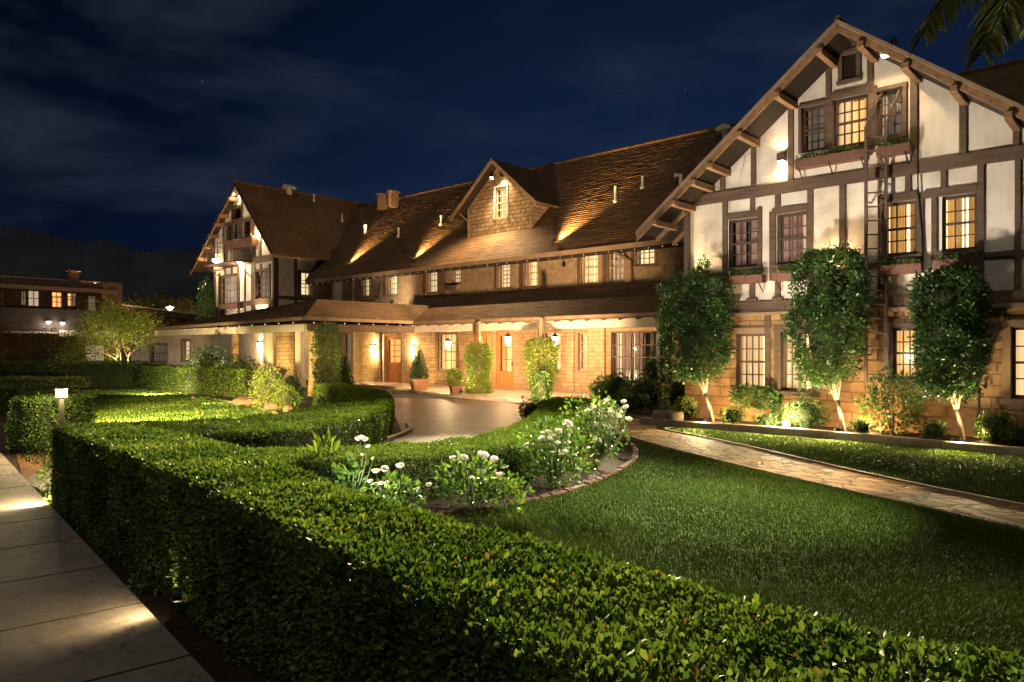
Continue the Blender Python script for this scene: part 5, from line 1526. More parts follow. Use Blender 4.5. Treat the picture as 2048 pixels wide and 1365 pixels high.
ln = Vector((LSR, 0, 1)).normalized(); lu = Vector((-1, 0, LSR)).normalized()
floodlight('roof floodlight in the valley aimed up the side slope of the far gabled wing', tuple(pl_), tuple(pl_ + lu * 4 + Vector((0, .9, 0)) - ln * .3), 520, 46, .8, .085, 'floodlights on the main roof', foot=.2, name='roof_floodlight')
p = roofpt(731, 468); floodlight('roof floodlight shining beside the pale vent high in the roof valley', tuple(p + mn * .2), tuple(p + mu * 3 + Vector((-1.2, 0, 0))), 40, 70, .9, .06, 'floodlights on the main roof', foot=.2, name='roof_floodlight')
# twin lamps under the dormer peak
for px, py, tg, pw, lab in ((984, 356, (DX + .1, DY - 3.6, 4.2), 1000, 'left flood lamp head under the dormer peak'), (1003, 352, (DX + .25, DY, 7.4), 80, 'right flood lamp head under the dormer peak above its window')):
    X, Z = onY(px, py, DY - .22); floodlight(lab, (X, DY - .22, Z), tg, pw, 120, .8, .085, 'lamps under the dormer peak', foot=-.16, cat='floodlight', name='dormer_floodlight')
LX, LZ = onY(984, 356, DY - .22)
spot(None, (LX, DY - .42, LZ - .06), (*rd(-0.9, 3.7), .4), 40000, 23, 1.0, (1, .86, .52), .14)
# lamps on the near gable
def box_lamp(px, py, Y, w, h, label, power, down=True, grp=None):
    X, Z = onY(px, py, Y - .08)
    t = thing('wall_lamp', label, 'wall lamp', (X, Y, Z), grp)
    mb = MB(); mb.box(X - w, X + w, Y - .16, Y - .001, Z - h, Z + h); mb.build('shade', M['ladder'], t, bevel=.01)
    mb = MB(); mb.box(X - w * .8, X + w * .8, Y - .15, Y - .03, Z - h - .012, Z - h - .002); mb.build('lens', M['lamp'], t)
    spot(t, (X, Y - .12, Z - h - .03), (X, Y - .03, Z - 2), power, 140, .7, (1, .72, .38), .05)
    spot(t, (X - .02, Y - .12, Z + h + .03), (X, Y - .03, Z + 2), power * .55, 140, .8, (1, .72, .38), .05)
    return t
box_lamp(1563, 315, YR, .075, .08, 'small square brown wall lamp on the upper gable wall, glowing below the left rafters', 9)
SX, SZ = onY(1775, 106, 14.3)
t = thing('soffit_floodlight', 'rectangular white floodlight under the right rake of the near gable', 'floodlight', (SX, 14.3, SZ))
mb = MB(); mb.box(SX - .11, SX + .11, 14.22, 14.36, SZ - .05, SZ + .02); mb.build('housing', M['conduit'], t, bevel=.008)
mb = MB(); mb.box(SX - .09, SX + .09, 14.235, 14.345, SZ - .062, SZ - .052); mb.build('lens', M['lamp_hot'], t)
mb = MB(); mb.tube([(SX, 14.3, SZ + .02), (SX, 14.3, SZ + .2)], .015, 5); mb.build('bracket', M['iron'], t)
spot(t, (SX, 14.3, SZ - .08), (SX - .3, 14.75, SZ - 3), 34, 150, .8, (1, .74, .42), .06)
X, Z = onY(1383, 546, YR - .35)
floodlight('small flood lamp on the ledge at the bottom left corner of the cream gable wall', (X, YR - .3, Z), (X + 1.2, YR + .1, Z + 1.6), 26, 130, .9, .05, 'lamps on the near gable', foot=.06, name='ledge_lamp')
X, Z = onY(1660, 545, YR - .4)
floodlight('flood lamp behind the top of the tallest clipped tree, washing the cream wall', (X, YR - .22, Z), (X, YR + .2, Z + 2.0), 34, 130, .9, .06, 'lamps on the near gable', foot=.1, name='wall_lamp')
# porch lanterns
def lantern(px, py, Y, label, ztop):
    X, Z = onY(px, py, Y)
    t = thing('hanging_lantern', label, 'lantern', (X, Y, Z), 'lanterns hanging under the porch eave')
    mb = MB(); mb.lathe([(.085, -.15), (.12, .11)], (X, Y, Z), 6); mb.build('lamp_glass', M['lamp'], t)
    mb = MB(); mb.lathe([(.135, .112), (.12, .14), (.05, .20), (.02, .24)], (X, Y, Z), 6); mb.build('cap', M['iron'], t)
    mb = MB(); mb.lathe([(.02, -.19), (.09, -.165), (.09, -.152)], (X, Y, Z), 6)
    for k in range(6):
        a = 2 * PI * k / 6; mb.tube([(X + .088 * math.cos(a), Y + .088 * math.sin(a), Z - .15), (X + .123 * math.cos(a), Y + .123 * math.sin(a), Z + .11)], .006, 4)
    mb.build('frame', M['iron'], t)
    mb = MB(); mb.tube([(X, Y, Z + .24), (X, Y, ztop)], .008, 5); mb.build('chain', M['iron'], t)
    point(t, (X, Y - .02, Z - .26), 84, (1, .64, .31), .08)
lantern(896, 689, 18.75, 'hanging lantern in front of the ground-floor window left of the creeper-clad post', 2.6)
lantern(1016, 680, 18.75, 'hanging lantern in front of the glazed entrance door, between the two creepers', 2.6)
lantern(1110, 681, 18.75, 'hanging lantern right of the bright creeper, in front of the narrow porch window', 2.6)
def sconce(px, py, Y, label, power, s=1.0, grp='wall sconces beside the doors'):
    X, Z = onY(px, py, Y - .2)
    t = thing('wall_sconce', label, 'wall lamp', (X, Y, Z), grp)
    y = Y - .22
    mb = MB(); mb.lathe([(.07 * s, -.15 * s), (.10 * s, .10 * s)], (X, y, Z), 8); mb.build('lamp_glass', M['lamp'], t)
    mb = MB(); mb.lathe([(.13 * s, .102 * s), (.09 * s, .16 * s), (.02, .2 * s)], (X, y, Z), 8); mb.build('cap', M['iron'], t)
    mb = MB(); mb.tube([(X, Y - .09, Z + .12), (X, Y - .16, Z + .24 * s), (X, y, Z + .2 * s)], .014, 6); mb.box(X - .04, X + .04, Y - .12, Y - .09, Z + .02, Z + .2); mb.build('arm', M['iron'], t)
    point(t, (X - .02, y - .02, Z - .22 * s), power, (1, .63, .30), .06)
    point(t, (X, y, Z + .27 * s), power * .5, (1, .63, .30), .06)
sconce(747, 697, YM, 'wall sconce left of the orange oak door', 30, 1.25)
sconce(824, 698, YM, 'wall sconce right of the orange oak door', 26, 1.0)
X, Z = onY(520, 692, 18.6); sconce(520, 692, YL - .02, 'bright wall sconce under the left end of the entrance canopy', 30, 1.5)
# lamps of the far gable
def globe_lamp(px, py, Y, label, r, power, off=.18):
    X, Z = onY(px, py, Y - off)
    t = thing('wall_lamp', label, 'wall lamp', (X, Y, Z), 'lamps on the far gable')
    mb = MB(); mb.ball((X, Y - off, Z), r, 10, 6); mb.build('lamp_glass', M['lamp_hot'], t, True)
    mb = MB(); mb.tube([(X, Y - off, Z + r), (X, Y - off + .04, Z + r + .07), (X, Y - .005, Z + r + .06)], .02, 6); mb.build('arm', M['iron'], t)
    point(t, (X, Y - off - r * .3, Z - r - .05), power, (1, .72, .38), .06)
globe_lamp(428, 521, YL, 'glaring lamp at the left corner of the far gable under the deep eave', .09, 60)
globe_lamp(480, 531, YL, 'lamp below the balcony in the middle of the far gable', .06, 34)
globe_lamp(513, 464, YL, 'lamp right of the top windows of the far gable', .06, 50)
globe_lamp(468, 386, YL, 'small lamp in the peak of the far gable', .05, 22, .25)
X, Z = onY(497, 632, YL - .7)
floodlight('floodlight on the canopy roof washing the lower wall of the far gable', (X, YL - .75, Z), (X + .1, YL, Z + 1.3), 80, 110, .8, .08, 'lamps on the far gable', foot=.15, name='wall_washer')
floodlight('small added wall washer on the ridge of the entrance canopy, lighting the tan upper wall', (-25.2, 19.9, 3.72), (-26.5, 21, 4.6), 70, 130, .9, .06, None, (1, .74, .46), foot=.2, name='wall_washer')  # added to brighten the shadowed left part of the upper wall
floodlight('added floodlight on the canopy roof out in front of the far gable, washing it evenly', (-37.2, 15.0, 3.25), (-36.6, 18.9, 6.4), 300, 105, 1.0, .09, 'lamps on the far gable', (1, .82, .60), foot=.45, name='wall_washer')  # put in to even out the light on the gable
# air conditioner, small loudspeaker-like lamp on the upper wall
r = rectY(902, 923, 571, 582, YM)
t = thing('air_conditioner', 'boxy grey air conditioner under the short upper window of the main range', 'air conditioner', ((r[0] + r[1]) / 2, YM, r[2]))
mb = MB(frontmap(YM)); mb.box(r[0], r[1], -.28, -.04, r[2], r[3]); mb.build('case', M['pot_grey'], t, bevel=.012)
mb = MB(frontmap(YM))
for i in range(6):
    z = r[2] + (r[3] - r[2]) * (i + .5) / 6; mb.box(r[0] + .04, r[1] - .04, -.292, -.281, z - .008, z + .008)
mb.build('grille', M['iron'], t)
X, Z = onY(1127, 531, YM - .15)
floodlight('unlit dark spotlight on the tan upper wall between the sash windows', (X, YM - .15, Z), (X + .1, YM - 1, Z - 1), 0, 30, size=.07, foot=-.15, lens='iron', name='wall_spotlight')
# ------------------------------------------------------------------ garden lamps
def uplight(px, py, Y, target, power, ang, label, grp='uplights at the feet of the clipped trees', z=.16, size=.07):
    X, _ = onY(px, py, Y)
    floodlight(label, (X, Y, z), target, power, ang, .7, size, grp, (1, .74, .40), foot=z - .05, name='garden_uplight', cat='garden light')
    spot(None, (X + .05, Y - .14, z + .14), (X + .35, Y - 1.25, 0), power * 2.6, 125, 1.0, (1, .80, .40), .05)
    point(None, (X + .32, Y + .45, z + .12), power * .55, (1, .62, .27), .05)
TREES = [(1425, 848, 1392, 70, 548, 752), (1687, 862, 1656, 83, 503, 762), (1925, 885, 1898, 79, 543, 782)]
uplight(1405, 850, 13.80, (onY(1395, 700, 14.2)[0], 14.25, 1.5), 46, 105, 'garden uplight at the foot of the leftmost clipped tree')
uplight(1676, 866, 13.86, (onY(1670, 700, 14.2)[0], 14.25, 1.5), 54, 105, 'garden uplight at the foot of the tallest clipped tree')
uplight(1912, 890, 13.70, (onY(1912, 700, 14.2)[0], 14.25, 1.5), 58, 105, 'garden uplight at the foot of the rightmost clipped tree')
def globe(px, py, Y, label):
    X, Z = onY(px, py, Y)
    t = thing('garden_lamp', label, 'garden light', (X, Y, .1))
    mb = MB(); mb.ball((X, Y, Z), .065, 12, 8); mb.build('lamp_glass', M['lamp_hot'], t, True)
    mb = MB(); mb.lathe([(.03, .05), (.025, Z - .06), (.05, Z - .055)], (X, Y, 0), 8); mb.build('stem', M['iron'], t)
    point(t, (X, Y - .16, Z + .12), 80, (1, .80, .42), .06)
    spot(t, (X, Y - .14, Z + .04), (X + .1, Y - 1.2, 0), 130, 125, 1.0, (1, .80, .40), .05)
globe(1573, 848, 13.98, 'glowing round garden lamp among the low shrubs by the bed kerb')
# unseen stake floodlights put in for gable and main range, behind hedge and roses
fx, fy = rd(0.53, 16.95)
floodlight('unseen stake floodlight between the porch creeper and the low hedge, aimed at the cream gable', (fx, fy, .30), (-4.2, 14.9, 5.6), 860, 88, 1.0, .08, None, (1, .87, .71), foot=.25, name='unseen_floodlight')
floodlight('added unseen stake floodlight beside the low hedge aimed across the drive at the main roof', (fx - .04, fy + .14, .28), (-20.0, 21, 5.6), 3100, 80, .95, .08, None, (1, .66, .35), foot=.35, name='unseen_floodlight')  # unseen lamp added to brighten the upper wall and main roof
fx, fy = rd(-7.8, 13.0)
floodlight('added hooded stake floodlight hidden behind the dark hedge block, sweeping light across the left lawn', (fx, fy, .80), (*rd(-7.75, 14.6), .0), 8500, 74, .6, .08, None, (1, .74, .26), foot=.5, name='unseen_floodlight')  # added out of sight to light the left lawn
fx, fy = rd(-1.72, 6.42)
floodlight('added low floodlight in the rose bed mulch behind the sidewalk hedge, aimed at the white blooms', (fx, fy, .12), (*rd(-0.3, 8.0), .75), 40, 130, 1.0, .05, None, (1, .92, .78), foot=.1, name='unseen_floodlight')  # put in to light the near side of the roses
fx, fy = rd(1.62, 11.3)
floodlight('added stake floodlight hidden behind the tall rose bush, aimed up at the gable peak', (fx, fy, .30), (-3.4, 14.9, 5.6), 780, 92, 1.0, .08, None, (1, .87, .71), foot=.25, name='unseen_floodlight')  # second gable light, added where the bush hides it
def bollard(r_, d_, label):
    x, y = rd(r_, d_)
    t = thing('bollard_lamp', label, 'garden lamp', (x, y, 0))
    mb = MB(); mb.box(x - .028, x + .028, y - .028, y + .028, 0, .925); mb.build('post', M['iron'], t, bevel=.006)
    mb = MB(); mb.lathe([(.074, .95), (.074, 1.05)], (x, y, 0), 4); mb.build('lamp_glass', M['bollard'], t)
    mb = MB(); mb.lathe([(.086, 1.052), (.086, 1.066), (.03, 1.075)], (x, y, 0), 4); mb.lathe([(.04, .925), (.08, .935), (.08, .948)], (x, y, 0), 4); mb.build('cap', M['iron'], t)
    for dx, dy in ((.2, 0), (-.2, 0), (0, .2), (0, -.2)):
        point(t, (x + dx, y + dy, 1.0), 14, (1, .78, .40), .06)
bollard(-6.60, 10.62, 'black post lamp with a square white glowing head beside the dark hedge block')
def hedge_light(r_, d_, tr, td, power, label, z=.17):
    x, y = rd(r_, d_); tx, ty = rd(tr, td)
    floodlight(label, (x, y, z), (tx, ty, .25), power * 1.7, 130, 1.0, .045, 'small lights at the foot of the sidewalk hedge', (1, .76, .42), foot=.08, name='path_light', cat='garden light')
hedge_light(-4.66, 7.40, -6.2, 7.6, 40, 'small bright path light at the far corner of the sidewalk hedge')
hedge_light(-2.02, 4.36, -2.8, 4.25, 7, 'small path light halfway along the foot of the sidewalk hedge')
for (r_, d_, tr, td, h_, pw) in ((-4.62, 7.42, -4.0, 6.6, .9, 14), (-2.02, 4.36, -1.75, 4.5, .9, 4)):
    x, y = rd(r_, d_); l = spot(None, (x, y, .14), (*rd(tr, td), h_), pw, 130, .9, (1, .72, .30), .05)
X, Y_ = rd(-11.9, 24.9)
floodlight('small floodlight in the lit shrubs behind the straight hedge, washing the cream canopy beam', (onY(440, 735, 12.6)[0], 12.6, .5), (onY(420, 660, 13.7)[0], 13.7, 2.4), 230, 120, .9, .07, None, foot=.4, name='unseen_floodlight')

# two low garden lamps added to light the far hedges and the pale shrub
fx, fy = rd(-12.6, 25.2)
floodlight('added low garden lamp on the far lawn edge in front of the low bright hedge', (fx, fy, .22), (*rd(-13.6, 29.8), .5), 420, 150, .9, .05, None, (1, .80, .38), foot=.2, name='unseen_floodlight', cat='garden light')
fx, fy = rd(-9.3, 21.2)
floodlight('added low garden lamp at the lawn edging in front of the feathery pale shrub', (fx, fy, .22), (*rd(-7.6, 22.2), .6), 150, 130, .9, .05, None, (1, .80, .42), foot=.2, name='unseen_floodlight', cat='garden light')
# ------------------------------------------------------------------ trees and plants
def clipped_tree(bx, by, cx, rx, yt, yb, label, seed, n=15000):
    """pleached tree: slim forked trunk under a tall clipped crown"""
    Y = 14.2
    X, _ = onY(bx, 800, Y); XC, _ = onY(cx, 800, Y)
    zt, zb = onY(cx, yt, Y)[1], onY(cx, yb, Y)[1]
    RX = (onY(cx + rx, 700, Y)[0] - onY(cx - rx, 700, Y)[0]) / 2 * .83
    cz = (zt + zb) / 2; rz = (zt - zb) / 2
    rng = np.random.default_rng(seed)
    t = thing('clipped_tree', label, 'tree', (X, Y, .1), 'clipped trees trained along the stone wall')
    P, N = blob_points(int(n * .62), (RX * .93, .48, rz * .95), rng, 'slab', .35, .13)
    # separate clumps stand out of the clipped face
    cP, cN = blob_points(75, (RX * .95, .50, rz * .97), rng, 'slab', .05, .10)
    idx = rng.integers(0, len(cP), int(n * .45)); b_ = unit(rng.normal(size=(len(idx), 3))) * (rng.uniform(.3, 1, (len(idx), 1)) * rng.uniform(.10, .20, len(cP))[idx][:, None])
    P = np.concatenate([P, cP[idx] + b_]); N = np.concatenate([N, unit(cN[idx] + b_ * 5)])
    # slightly narrower foot and a ragged open lower edge
    zf = (P[:, 2] / rz + 1) / 2
    P[:, 0] *= 0.90 + 0.12 * np.clip(zf * 1.9, 0, 1)
    P[:, 0] *= 1 - .16 * np.clip((zf - .78) / .22, 0, 1) ** 1.6
    P += N * (lowf(P, rng, 6, 6) * .085 + lowf(P, rng, 15, 6) * .04)[:, None]
    low = P[:, 2] < -rz * .62
    P[low, 2] += rng.normal(0, .07, low.sum())
    keep = lowf(P, rng, 9.0, 6) > -0.50
    P, N = P[keep], N[keep]
    sh = rng.uniform(size=len(P)) < .05; P[sh] += N[sh] * rng.uniform(.02, .13, sh.sum())[:, None]
    off = np.array([XC - X, 0, cz - .1])
    leaves_obj('crown', P + off, N, .068, .55, G_TREE, t, 'mid', seed, 1.3, .15, loc=True)
    mb = MB(); q = rng
    Pc, _ = blob_points(1, (1, 1, 1), rng)
    mb.lathe([(.02, -rz * .78), (RX * .50, -rz * .55), (RX * .66, -.1 * rz), (RX * .60, rz * .55), (.05, rz * .80)], tuple(off), 10, (1, .5))
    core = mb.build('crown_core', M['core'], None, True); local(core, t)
    base = np.array([0, 0, 0.0]); fork = np.array([(XC - X) * .42, 0, (zb - .1) * .62])
    paths = [([tuple(base), tuple(base + (fork - base) * .5 + [.012, .01, 0]), tuple(fork)], [.046, .038, .034])]
    for k, (dx, dy) in enumerate(((-.30, .05), (.03, -.06), (.26, .05), (-.08, .1))):
        tip = np.array([(XC - X) + dx * RX / .7, dy, cz - .1 - rz * .35])
        mid = fork + (tip - fork) * .45 + [dx * .22, 0, 0]
        paths.append(([tuple(fork + [0, 0, -.04]), tuple(mid), tuple(tip)], [.023, .017, .009]))
    trunk_mesh(paths, M['bark'], 'trunk', t)
    return t
for a, lab, s in zip(TREES, ('leftmost clipped tree, leaning pale trunk, between the large porch window and the stone wall', 'tallest clipped tree, in the middle of the stone wall, its top reaching the cream panels', 'rightmost clipped tree with a brightly lit white forked trunk'), (31, 32, 33)):
    clipped_tree(*a, lab, s)
def shrub(label, x, y, z, rad, n, leaf, mat, seed, shape='ell', name='shrub', cat='shrub', kind='mid', lump=.25, stems=True, spread=1.2, up=.35, core=True, group=None, lw=.55):
    """leafy bush standing at (x,y,z); rad = half axes"""
    rng = np.random.default_rng(seed)
    t = thing(name, label, cat, (x, y, z), group)
    P, N = blob_points(n, rad, rng, shape, .5, lump)
    P[:, 2] += rad[2] * .98
    P = P[P[:, 2] > .01]; N = N[:len(P)]
    N = unit(P - np.array([0, 0, rad[2] * .7]))
    leaves_obj('foliage', P, N, leaf, lw, mat, t, kind, seed, spread, up, loc=True)
    if stems:
        paths = []
        for k in range(5):
            a = rng.uniform(0, 2 * PI); rr = rng.uniform(.2, .6)
            paths.append(([(0.02 * math.cos(a), .02 * math.sin(a), -.02), (rad[0] * rr * .5 * math.cos(a), rad[1] * rr * .5 * math.sin(a), rad[2] * .5), (rad[0] * rr * math.cos(a), rad[1] * rr * math.sin(a), rad[2] * 1.3)], [.014, .010, .005]))
        trunk_mesh(paths, M['bark_dark'], 'stem', t, n=5)
    if core:
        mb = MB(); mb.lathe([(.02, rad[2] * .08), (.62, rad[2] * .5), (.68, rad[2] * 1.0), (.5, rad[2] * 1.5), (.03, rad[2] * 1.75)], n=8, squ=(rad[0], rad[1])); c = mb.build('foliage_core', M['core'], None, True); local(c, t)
    return t
def Gp(px, py, z=0.0): return onZ(px, py, z)
def shr_px(label, px, Y, w, h, n, leaf, mat, seed, z=.1, depth=.8, **k):
    X, _ = onY(px, 700, Y); return shrub(label, X, Y, z, (w / 2, w / 2 * depth, h / 2), n, leaf, mat, seed, **k)
# bed in front of the gabled wing
shr_px('low lit shrub beside the stone planters at the left end of the kerbed bed', 1372, 14.2, .55, .50, 700, .06, G_LIME, 41)
shr_px('small dark shrub at the foot of the leftmost clipped tree', 1466, 14.1, .50, .36, 600, .055, G_SHRUB, 42)
shr_px('bright yellow-green bush behind the glowing round garden lamp', 1612, 14.25, .85, .58, 1500, .05, G_SHRUB, 43)
shr_px('leggy dark bush under the ladder, between the two right clipped trees', 1787, 14.3, 1.02, 1.15, 1300, .085, G_SHRUB, 44, core=False, lump=.4)
shr_px('small low plant left of the rightmost clipped tree', 1868, 14.0, .42, .32, 420, .055, G_SHRUB, 45)
shr_px('dark rounded shrub right of the rightmost clipped tree', 1992, 14.2, .62, .52, 900, .05, G_SHRUB, 46)
shr_px('low spreading plant behind the kerb at the right edge of the picture', 2040, 14.0, .55, .34, 500, .05, G_SHRUB, 47)
shr_px('small plant at the foot of the tallest clipped tree', 1722, 14.0, .40, .26, 380, .05, G_SHRUB, 48)
shr_px('tiny plant by the kerb between the leftmost tree and the glowing lamp', 1530, 14.1, .5, .26, 380, .05, G_SHRUB, 49)
# hanging shrub under the ground-floor window
X, Z = onY(1508, 795, 14.55)
rng = np.random.default_rng(52)
t = thing('climbing_shrub', 'bushy climber on a thin stem covering the sill of the amber ground-floor window', 'shrub', (X, 14.6, .1))
P, N = blob_points(1500, (.52, .20, .22), rng, 'box', .5, .25); leaves_obj('foliage', P + [0, -.02, Z - .1], N, .065, .6, G_SHRUB, t, 'mid', 52, 1.3, .1, loc=True)
P, N = blob_points(350, (.10, .10, .32), rng, lump=.4); leaves_obj('tendril', P + [.47, -.02, Z - .45], N, .06, .6, G_SHRUB, t, 'mid', 53, 1.3, -.3, loc=True)
trunk_mesh([([(.42, 0, -.02), (.44, .02, .35), (.30, .05, Z - .1)], [.018, .014, .01])], M['bark_dark'], 'stem', t, n=5)
# bed before the broad window: dark shrubs
for lab, px, Y, w, h, n, leaf, mat, s in (
    ('bright-edged shrub just right of the slim potted conifer', 1205, 18.7, .9, .75, 900, .08, G_SHRUB, 61),
    ('rounded dark shrub under the left end of the broad porch window', 1236, 18.2, 1.0, .95, 1100, .075, G_CONE, 62),
    ('spreading dark shrub mass below the middle of the broad porch window', 1285, 17.2, 1.35, .85, 1300, .08, G_SHRUB, 63),
    ('upright shrub with a pointed top in front of the broad porch window', 1303, 18.0, .62, 1.5, 900, .075, G_SHRUB, 64),
    ('loose leafy shrub left of the leftmost clipped tree, above the stone planters', 1356, 16.2, .75, 1.0, 800, .085, G_SHRUB, 65),
    ('dark low shrub left of the stone planters', 1262, 16.0, 1.0, .55, 900, .07, G_SHRUB, 66)):
    shr_px(lab, px, Y, w, h, n, leaf, mat, s, z=0.0)
# pair of stone planters with a small clipped ball
def stone_planter(x, y, label, w=.17):
    t = thing('stone_planter', label, 'planter', (x, y, 0), 'stone planters at the head of the flagstone path')
    mb = MB(); mb.lathe([(w * .72, 0), (w * .95, .05), (w * 1.08, .16), (w * 1.05, .27), (w * .92, .315), (w * .70, .32), (w * .66, .27)], n=9)
    o = mb.build('bowl', M['cast_stone'], None, True); local(o, t)
    mb = MB(); mb.lathe([(.001, .262), (w * .66, .265), (w * .66, .268)], n=9); o = mb.build('soil', M['mulch'], None); local(o, t)
    return t
gx, gy = onZ(1350, 853); t = stone_planter(gx, gy, 'rounded pale stone planter, the right one of the pair at the head of the path')
gx, gy = onZ(1322, 851); t = stone_planter(gx, gy, 'darker stone planter with a small clipped ball, the left one of the pair', .165)
rng = np.random.default_rng(70); P, N = blob_points(420, (.115, .115, .17), rng, lump=.08); leaves_obj('clipped_ball', P + [.06, .06, .42], N, .035, .6, G_CONE, t, 'mid', 70, loc=True)
# potted plants on the porch
def pot_mesh(kind, s):
    mb = MB()
    if kind == 'square':
        mb.lathe([(.33 * s, 0), (.40 * s, .36 * s), (.45 * s, .365 * s), (.45 * s, .43 * s), (.38 * s, .43 * s), (.37 * s, .38 * s)], n=4)
    else:
        mb.lathe([(.20 * s, 0), (.27 * s, .40 * s), (.31 * s, .405 * s), (.31 * s, .47 * s), (.27 * s, .47 * s), (.26 * s, .42 * s)], n=20)
    mb.lathe([(.001, .39 * s), (.26 * s, .39 * s), (.26 * s, .395 * s)], n=12)
    return mb
def cone_points(n, r, h, rng, z0):
    t = rng.uniform(0, 1, n) ** 1.0; z = 1 - np.sqrt(t)
    a = rng.uniform(0, 2 * PI, n)
    lay = 1 + .10 * np.sin(z * 26 + a * 2) + .14 * lowf(np.c_[np.cos(a) * 2, np.sin(a) * 2, z * 6], rng, 1.6)
    rr = r * (1 - z) ** .85 * lay * (1 - .35 * rng.uniform(0, 1, n) ** 2.5) * np.clip(.55 + z * 5, 0, 1)
    P = np.c_[rr * np.cos(a), rr * np.sin(a), z0 + z * h]; N = unit(np.c_[np.cos(a), np.sin(a), np.full(n, .45)])
    return P, N
def potted_conifer(label, px, py, kind, s, r, h, mat, seed, z=.10, pot=None, grp='potted conifers on the porch'):
    x, y = onZ(px, py, z); rng = np.random.default_rng(seed)
    t = thing('potted_conifer', label, 'pot plant', (x, y, z), grp, .35)
    if kind:
        o = pot_mesh(kind, s).build('pot', M[pot or 'terra'], None, kind == 'round'); local(o, t); zz = .40 * s
    else: zz = 0
    P, N = cone_points(1900, r, h, rng, zz); leaves_obj('foliage', P, N, .065, .45, mat, t, 'mid', seed, 1.1, .35, loc=True)
    mb = MB(); mb.lathe([(r * .25, zz + .05), (r * .62, zz + h * .14), (r * .05, zz + h * .86)], n=8); o = mb.build('foliage_core', M['core'], None); local(o, t)
    mb = MB(); mb.tube([(0, 0, zz - .05), (0, 0, zz + .15)], .03, 6); o = mb.build('trunk', M['bark_dark'], None); local(o, t)
    return t
potted_conifer('dark cone-shaped conifer in a square terracotta pot outside the oak door', 838, 781, 'square', 1.0, .38, 1.28, G_CONE, 81)
potted_conifer('slim tall conifer in a round clay pot beside the narrow porch window', 1166, 782, 'round', .85, .36, 1.45, G_CONE, 82)
x, y = onZ(1131, 780, .1)
t = thing('potted_shrub', 'low dark shrub in a tapered grey pot beside the slim conifer', 'pot plant', (x, y, .1))
local(pot_mesh('round', 1.15).build('pot', M['pot_grey'], None, True), t); rng = np.random.default_rng(83)
P, N = blob_points(420, (.34, .34, .27), rng, lump=.35); leaves_obj('foliage', P + [0, 0, .64], N, .10, .5, G_CONE, t, 'mid', 83, 1.2, .4, loc=True)
x, y = onZ(911, 787, .1)
t = thing('potted_shrub', 'bright green bush in a tall square brown pot next to the creeper-clad post', 'pot plant', (x, y, .1), None, .3)
local(pot_mesh('square', .62).build('pot', M['planter'], None), t); rng = np.random.default_rng(84)
P, N = blob_points(800, (.27, .27, .30), rng, lump=.3); leaves_obj('foliage', P + [0, 0, .52], N, .085, .55, G_LIME, t, 'mid', 84, 1.2, .3, loc=True)
# creepers on the porch posts and the canopy pillar
def creeper(label, x, y, z, prof, n, leaf, mat, seed, foot=True):
    """prof: list of (height, radius x) for the leafy column"""
    rng = np.random.default_rng(seed)
    t = thing('creeper', label, 'climbing plant', (x, y, z), 'creepers on the porch posts')
    hs = np.array([p[0] for p in prof]); rs = np.array([p[1] for p in prof])
    zz = rng.uniform(hs[0], hs[-1], n * 2); r = np.interp(zz, hs, rs); ok = rng.uniform(0, rs.max(), n * 2) < r; zz, r = zz[ok][:n], r[ok][:n]
    a = rng.uniform(0, 2 * PI, len(zz))
    lum = 1 + .22 * lowf(np.c_[np.cos(a), np.sin(a), zz * 1.2], rng, 3.5, 6)
    rr = r * lum * (1 - .5 * rng.uniform(0, 1, len(zz)) ** 2)
    P = np.c_[rr * np.cos(a), rr * np.sin(a) * .85, zz]; N = np.c_[np.cos(a), np.sin(a), np.full(len(zz), .1)]
    leaves_obj('foliage', P, N, leaf, .65, mat, t, 'mid', seed, 1.2, -.05, loc=True)
    trunk_mesh([([(.1 * math.cos(k * 2.1), .1 * math.sin(k * 2.1), 0), (.13 * math.cos(k * 2.1 + 1), .13 * math.sin(k * 2.1 + 1), .8), (.12 * math.cos(k * 2.1 + 2), .12 * math.sin(k * 2.1 + 2), 1.6)], .014) for k in range(3)], M['bark_dark'], 'stem', t, n=5)
    return t
creeper('creeper bushing out wide at the top of the porch post beside the square brown pot', -17.95, 18.0, .1, [(0, .52), (.3, .44), (.55, .36), (.9, .42), (1.25, .50), (1.55, .46), (1.74, .25)], 4600, .085, G_LIME, 91)
creeper('thick bright creeper wrapping the porch post nearest the low curved hedge', -14.5, 17.3, .1, [(0, .26), (.5, .38), (.75, .48), (1.3, .54), (1.7, .50), (1.88, .28)], 4800, .085, G_LIME, 92)
X, _ = onY(1068, 700, 15.6)
shrub('loose leafy bush at the foot of the bright porch creeper', X, 15.9, 0, (.30, .28, .50), 750, .075, G_SHRUB, 93)
X, _ = onY(652, 700, 13.9)
creeper('tall dark creeper covering the corner pillar of the entrance canopy', X, 13.95, 0, [(0, .55), (.6, .52), (1.4, .50), (2.0, .50), (2.45, .42), (2.6, .2)], 2600, .085, G_SHRUB, 94)
X, _ = onY(690, 700, 15.2)
potted_conifer('dark conifer growing from the ground beside the creeper on the canopy pillar', 690, 784, None, 1, .42, 1.55, G_CONE, 95, z=0.0, grp=None)
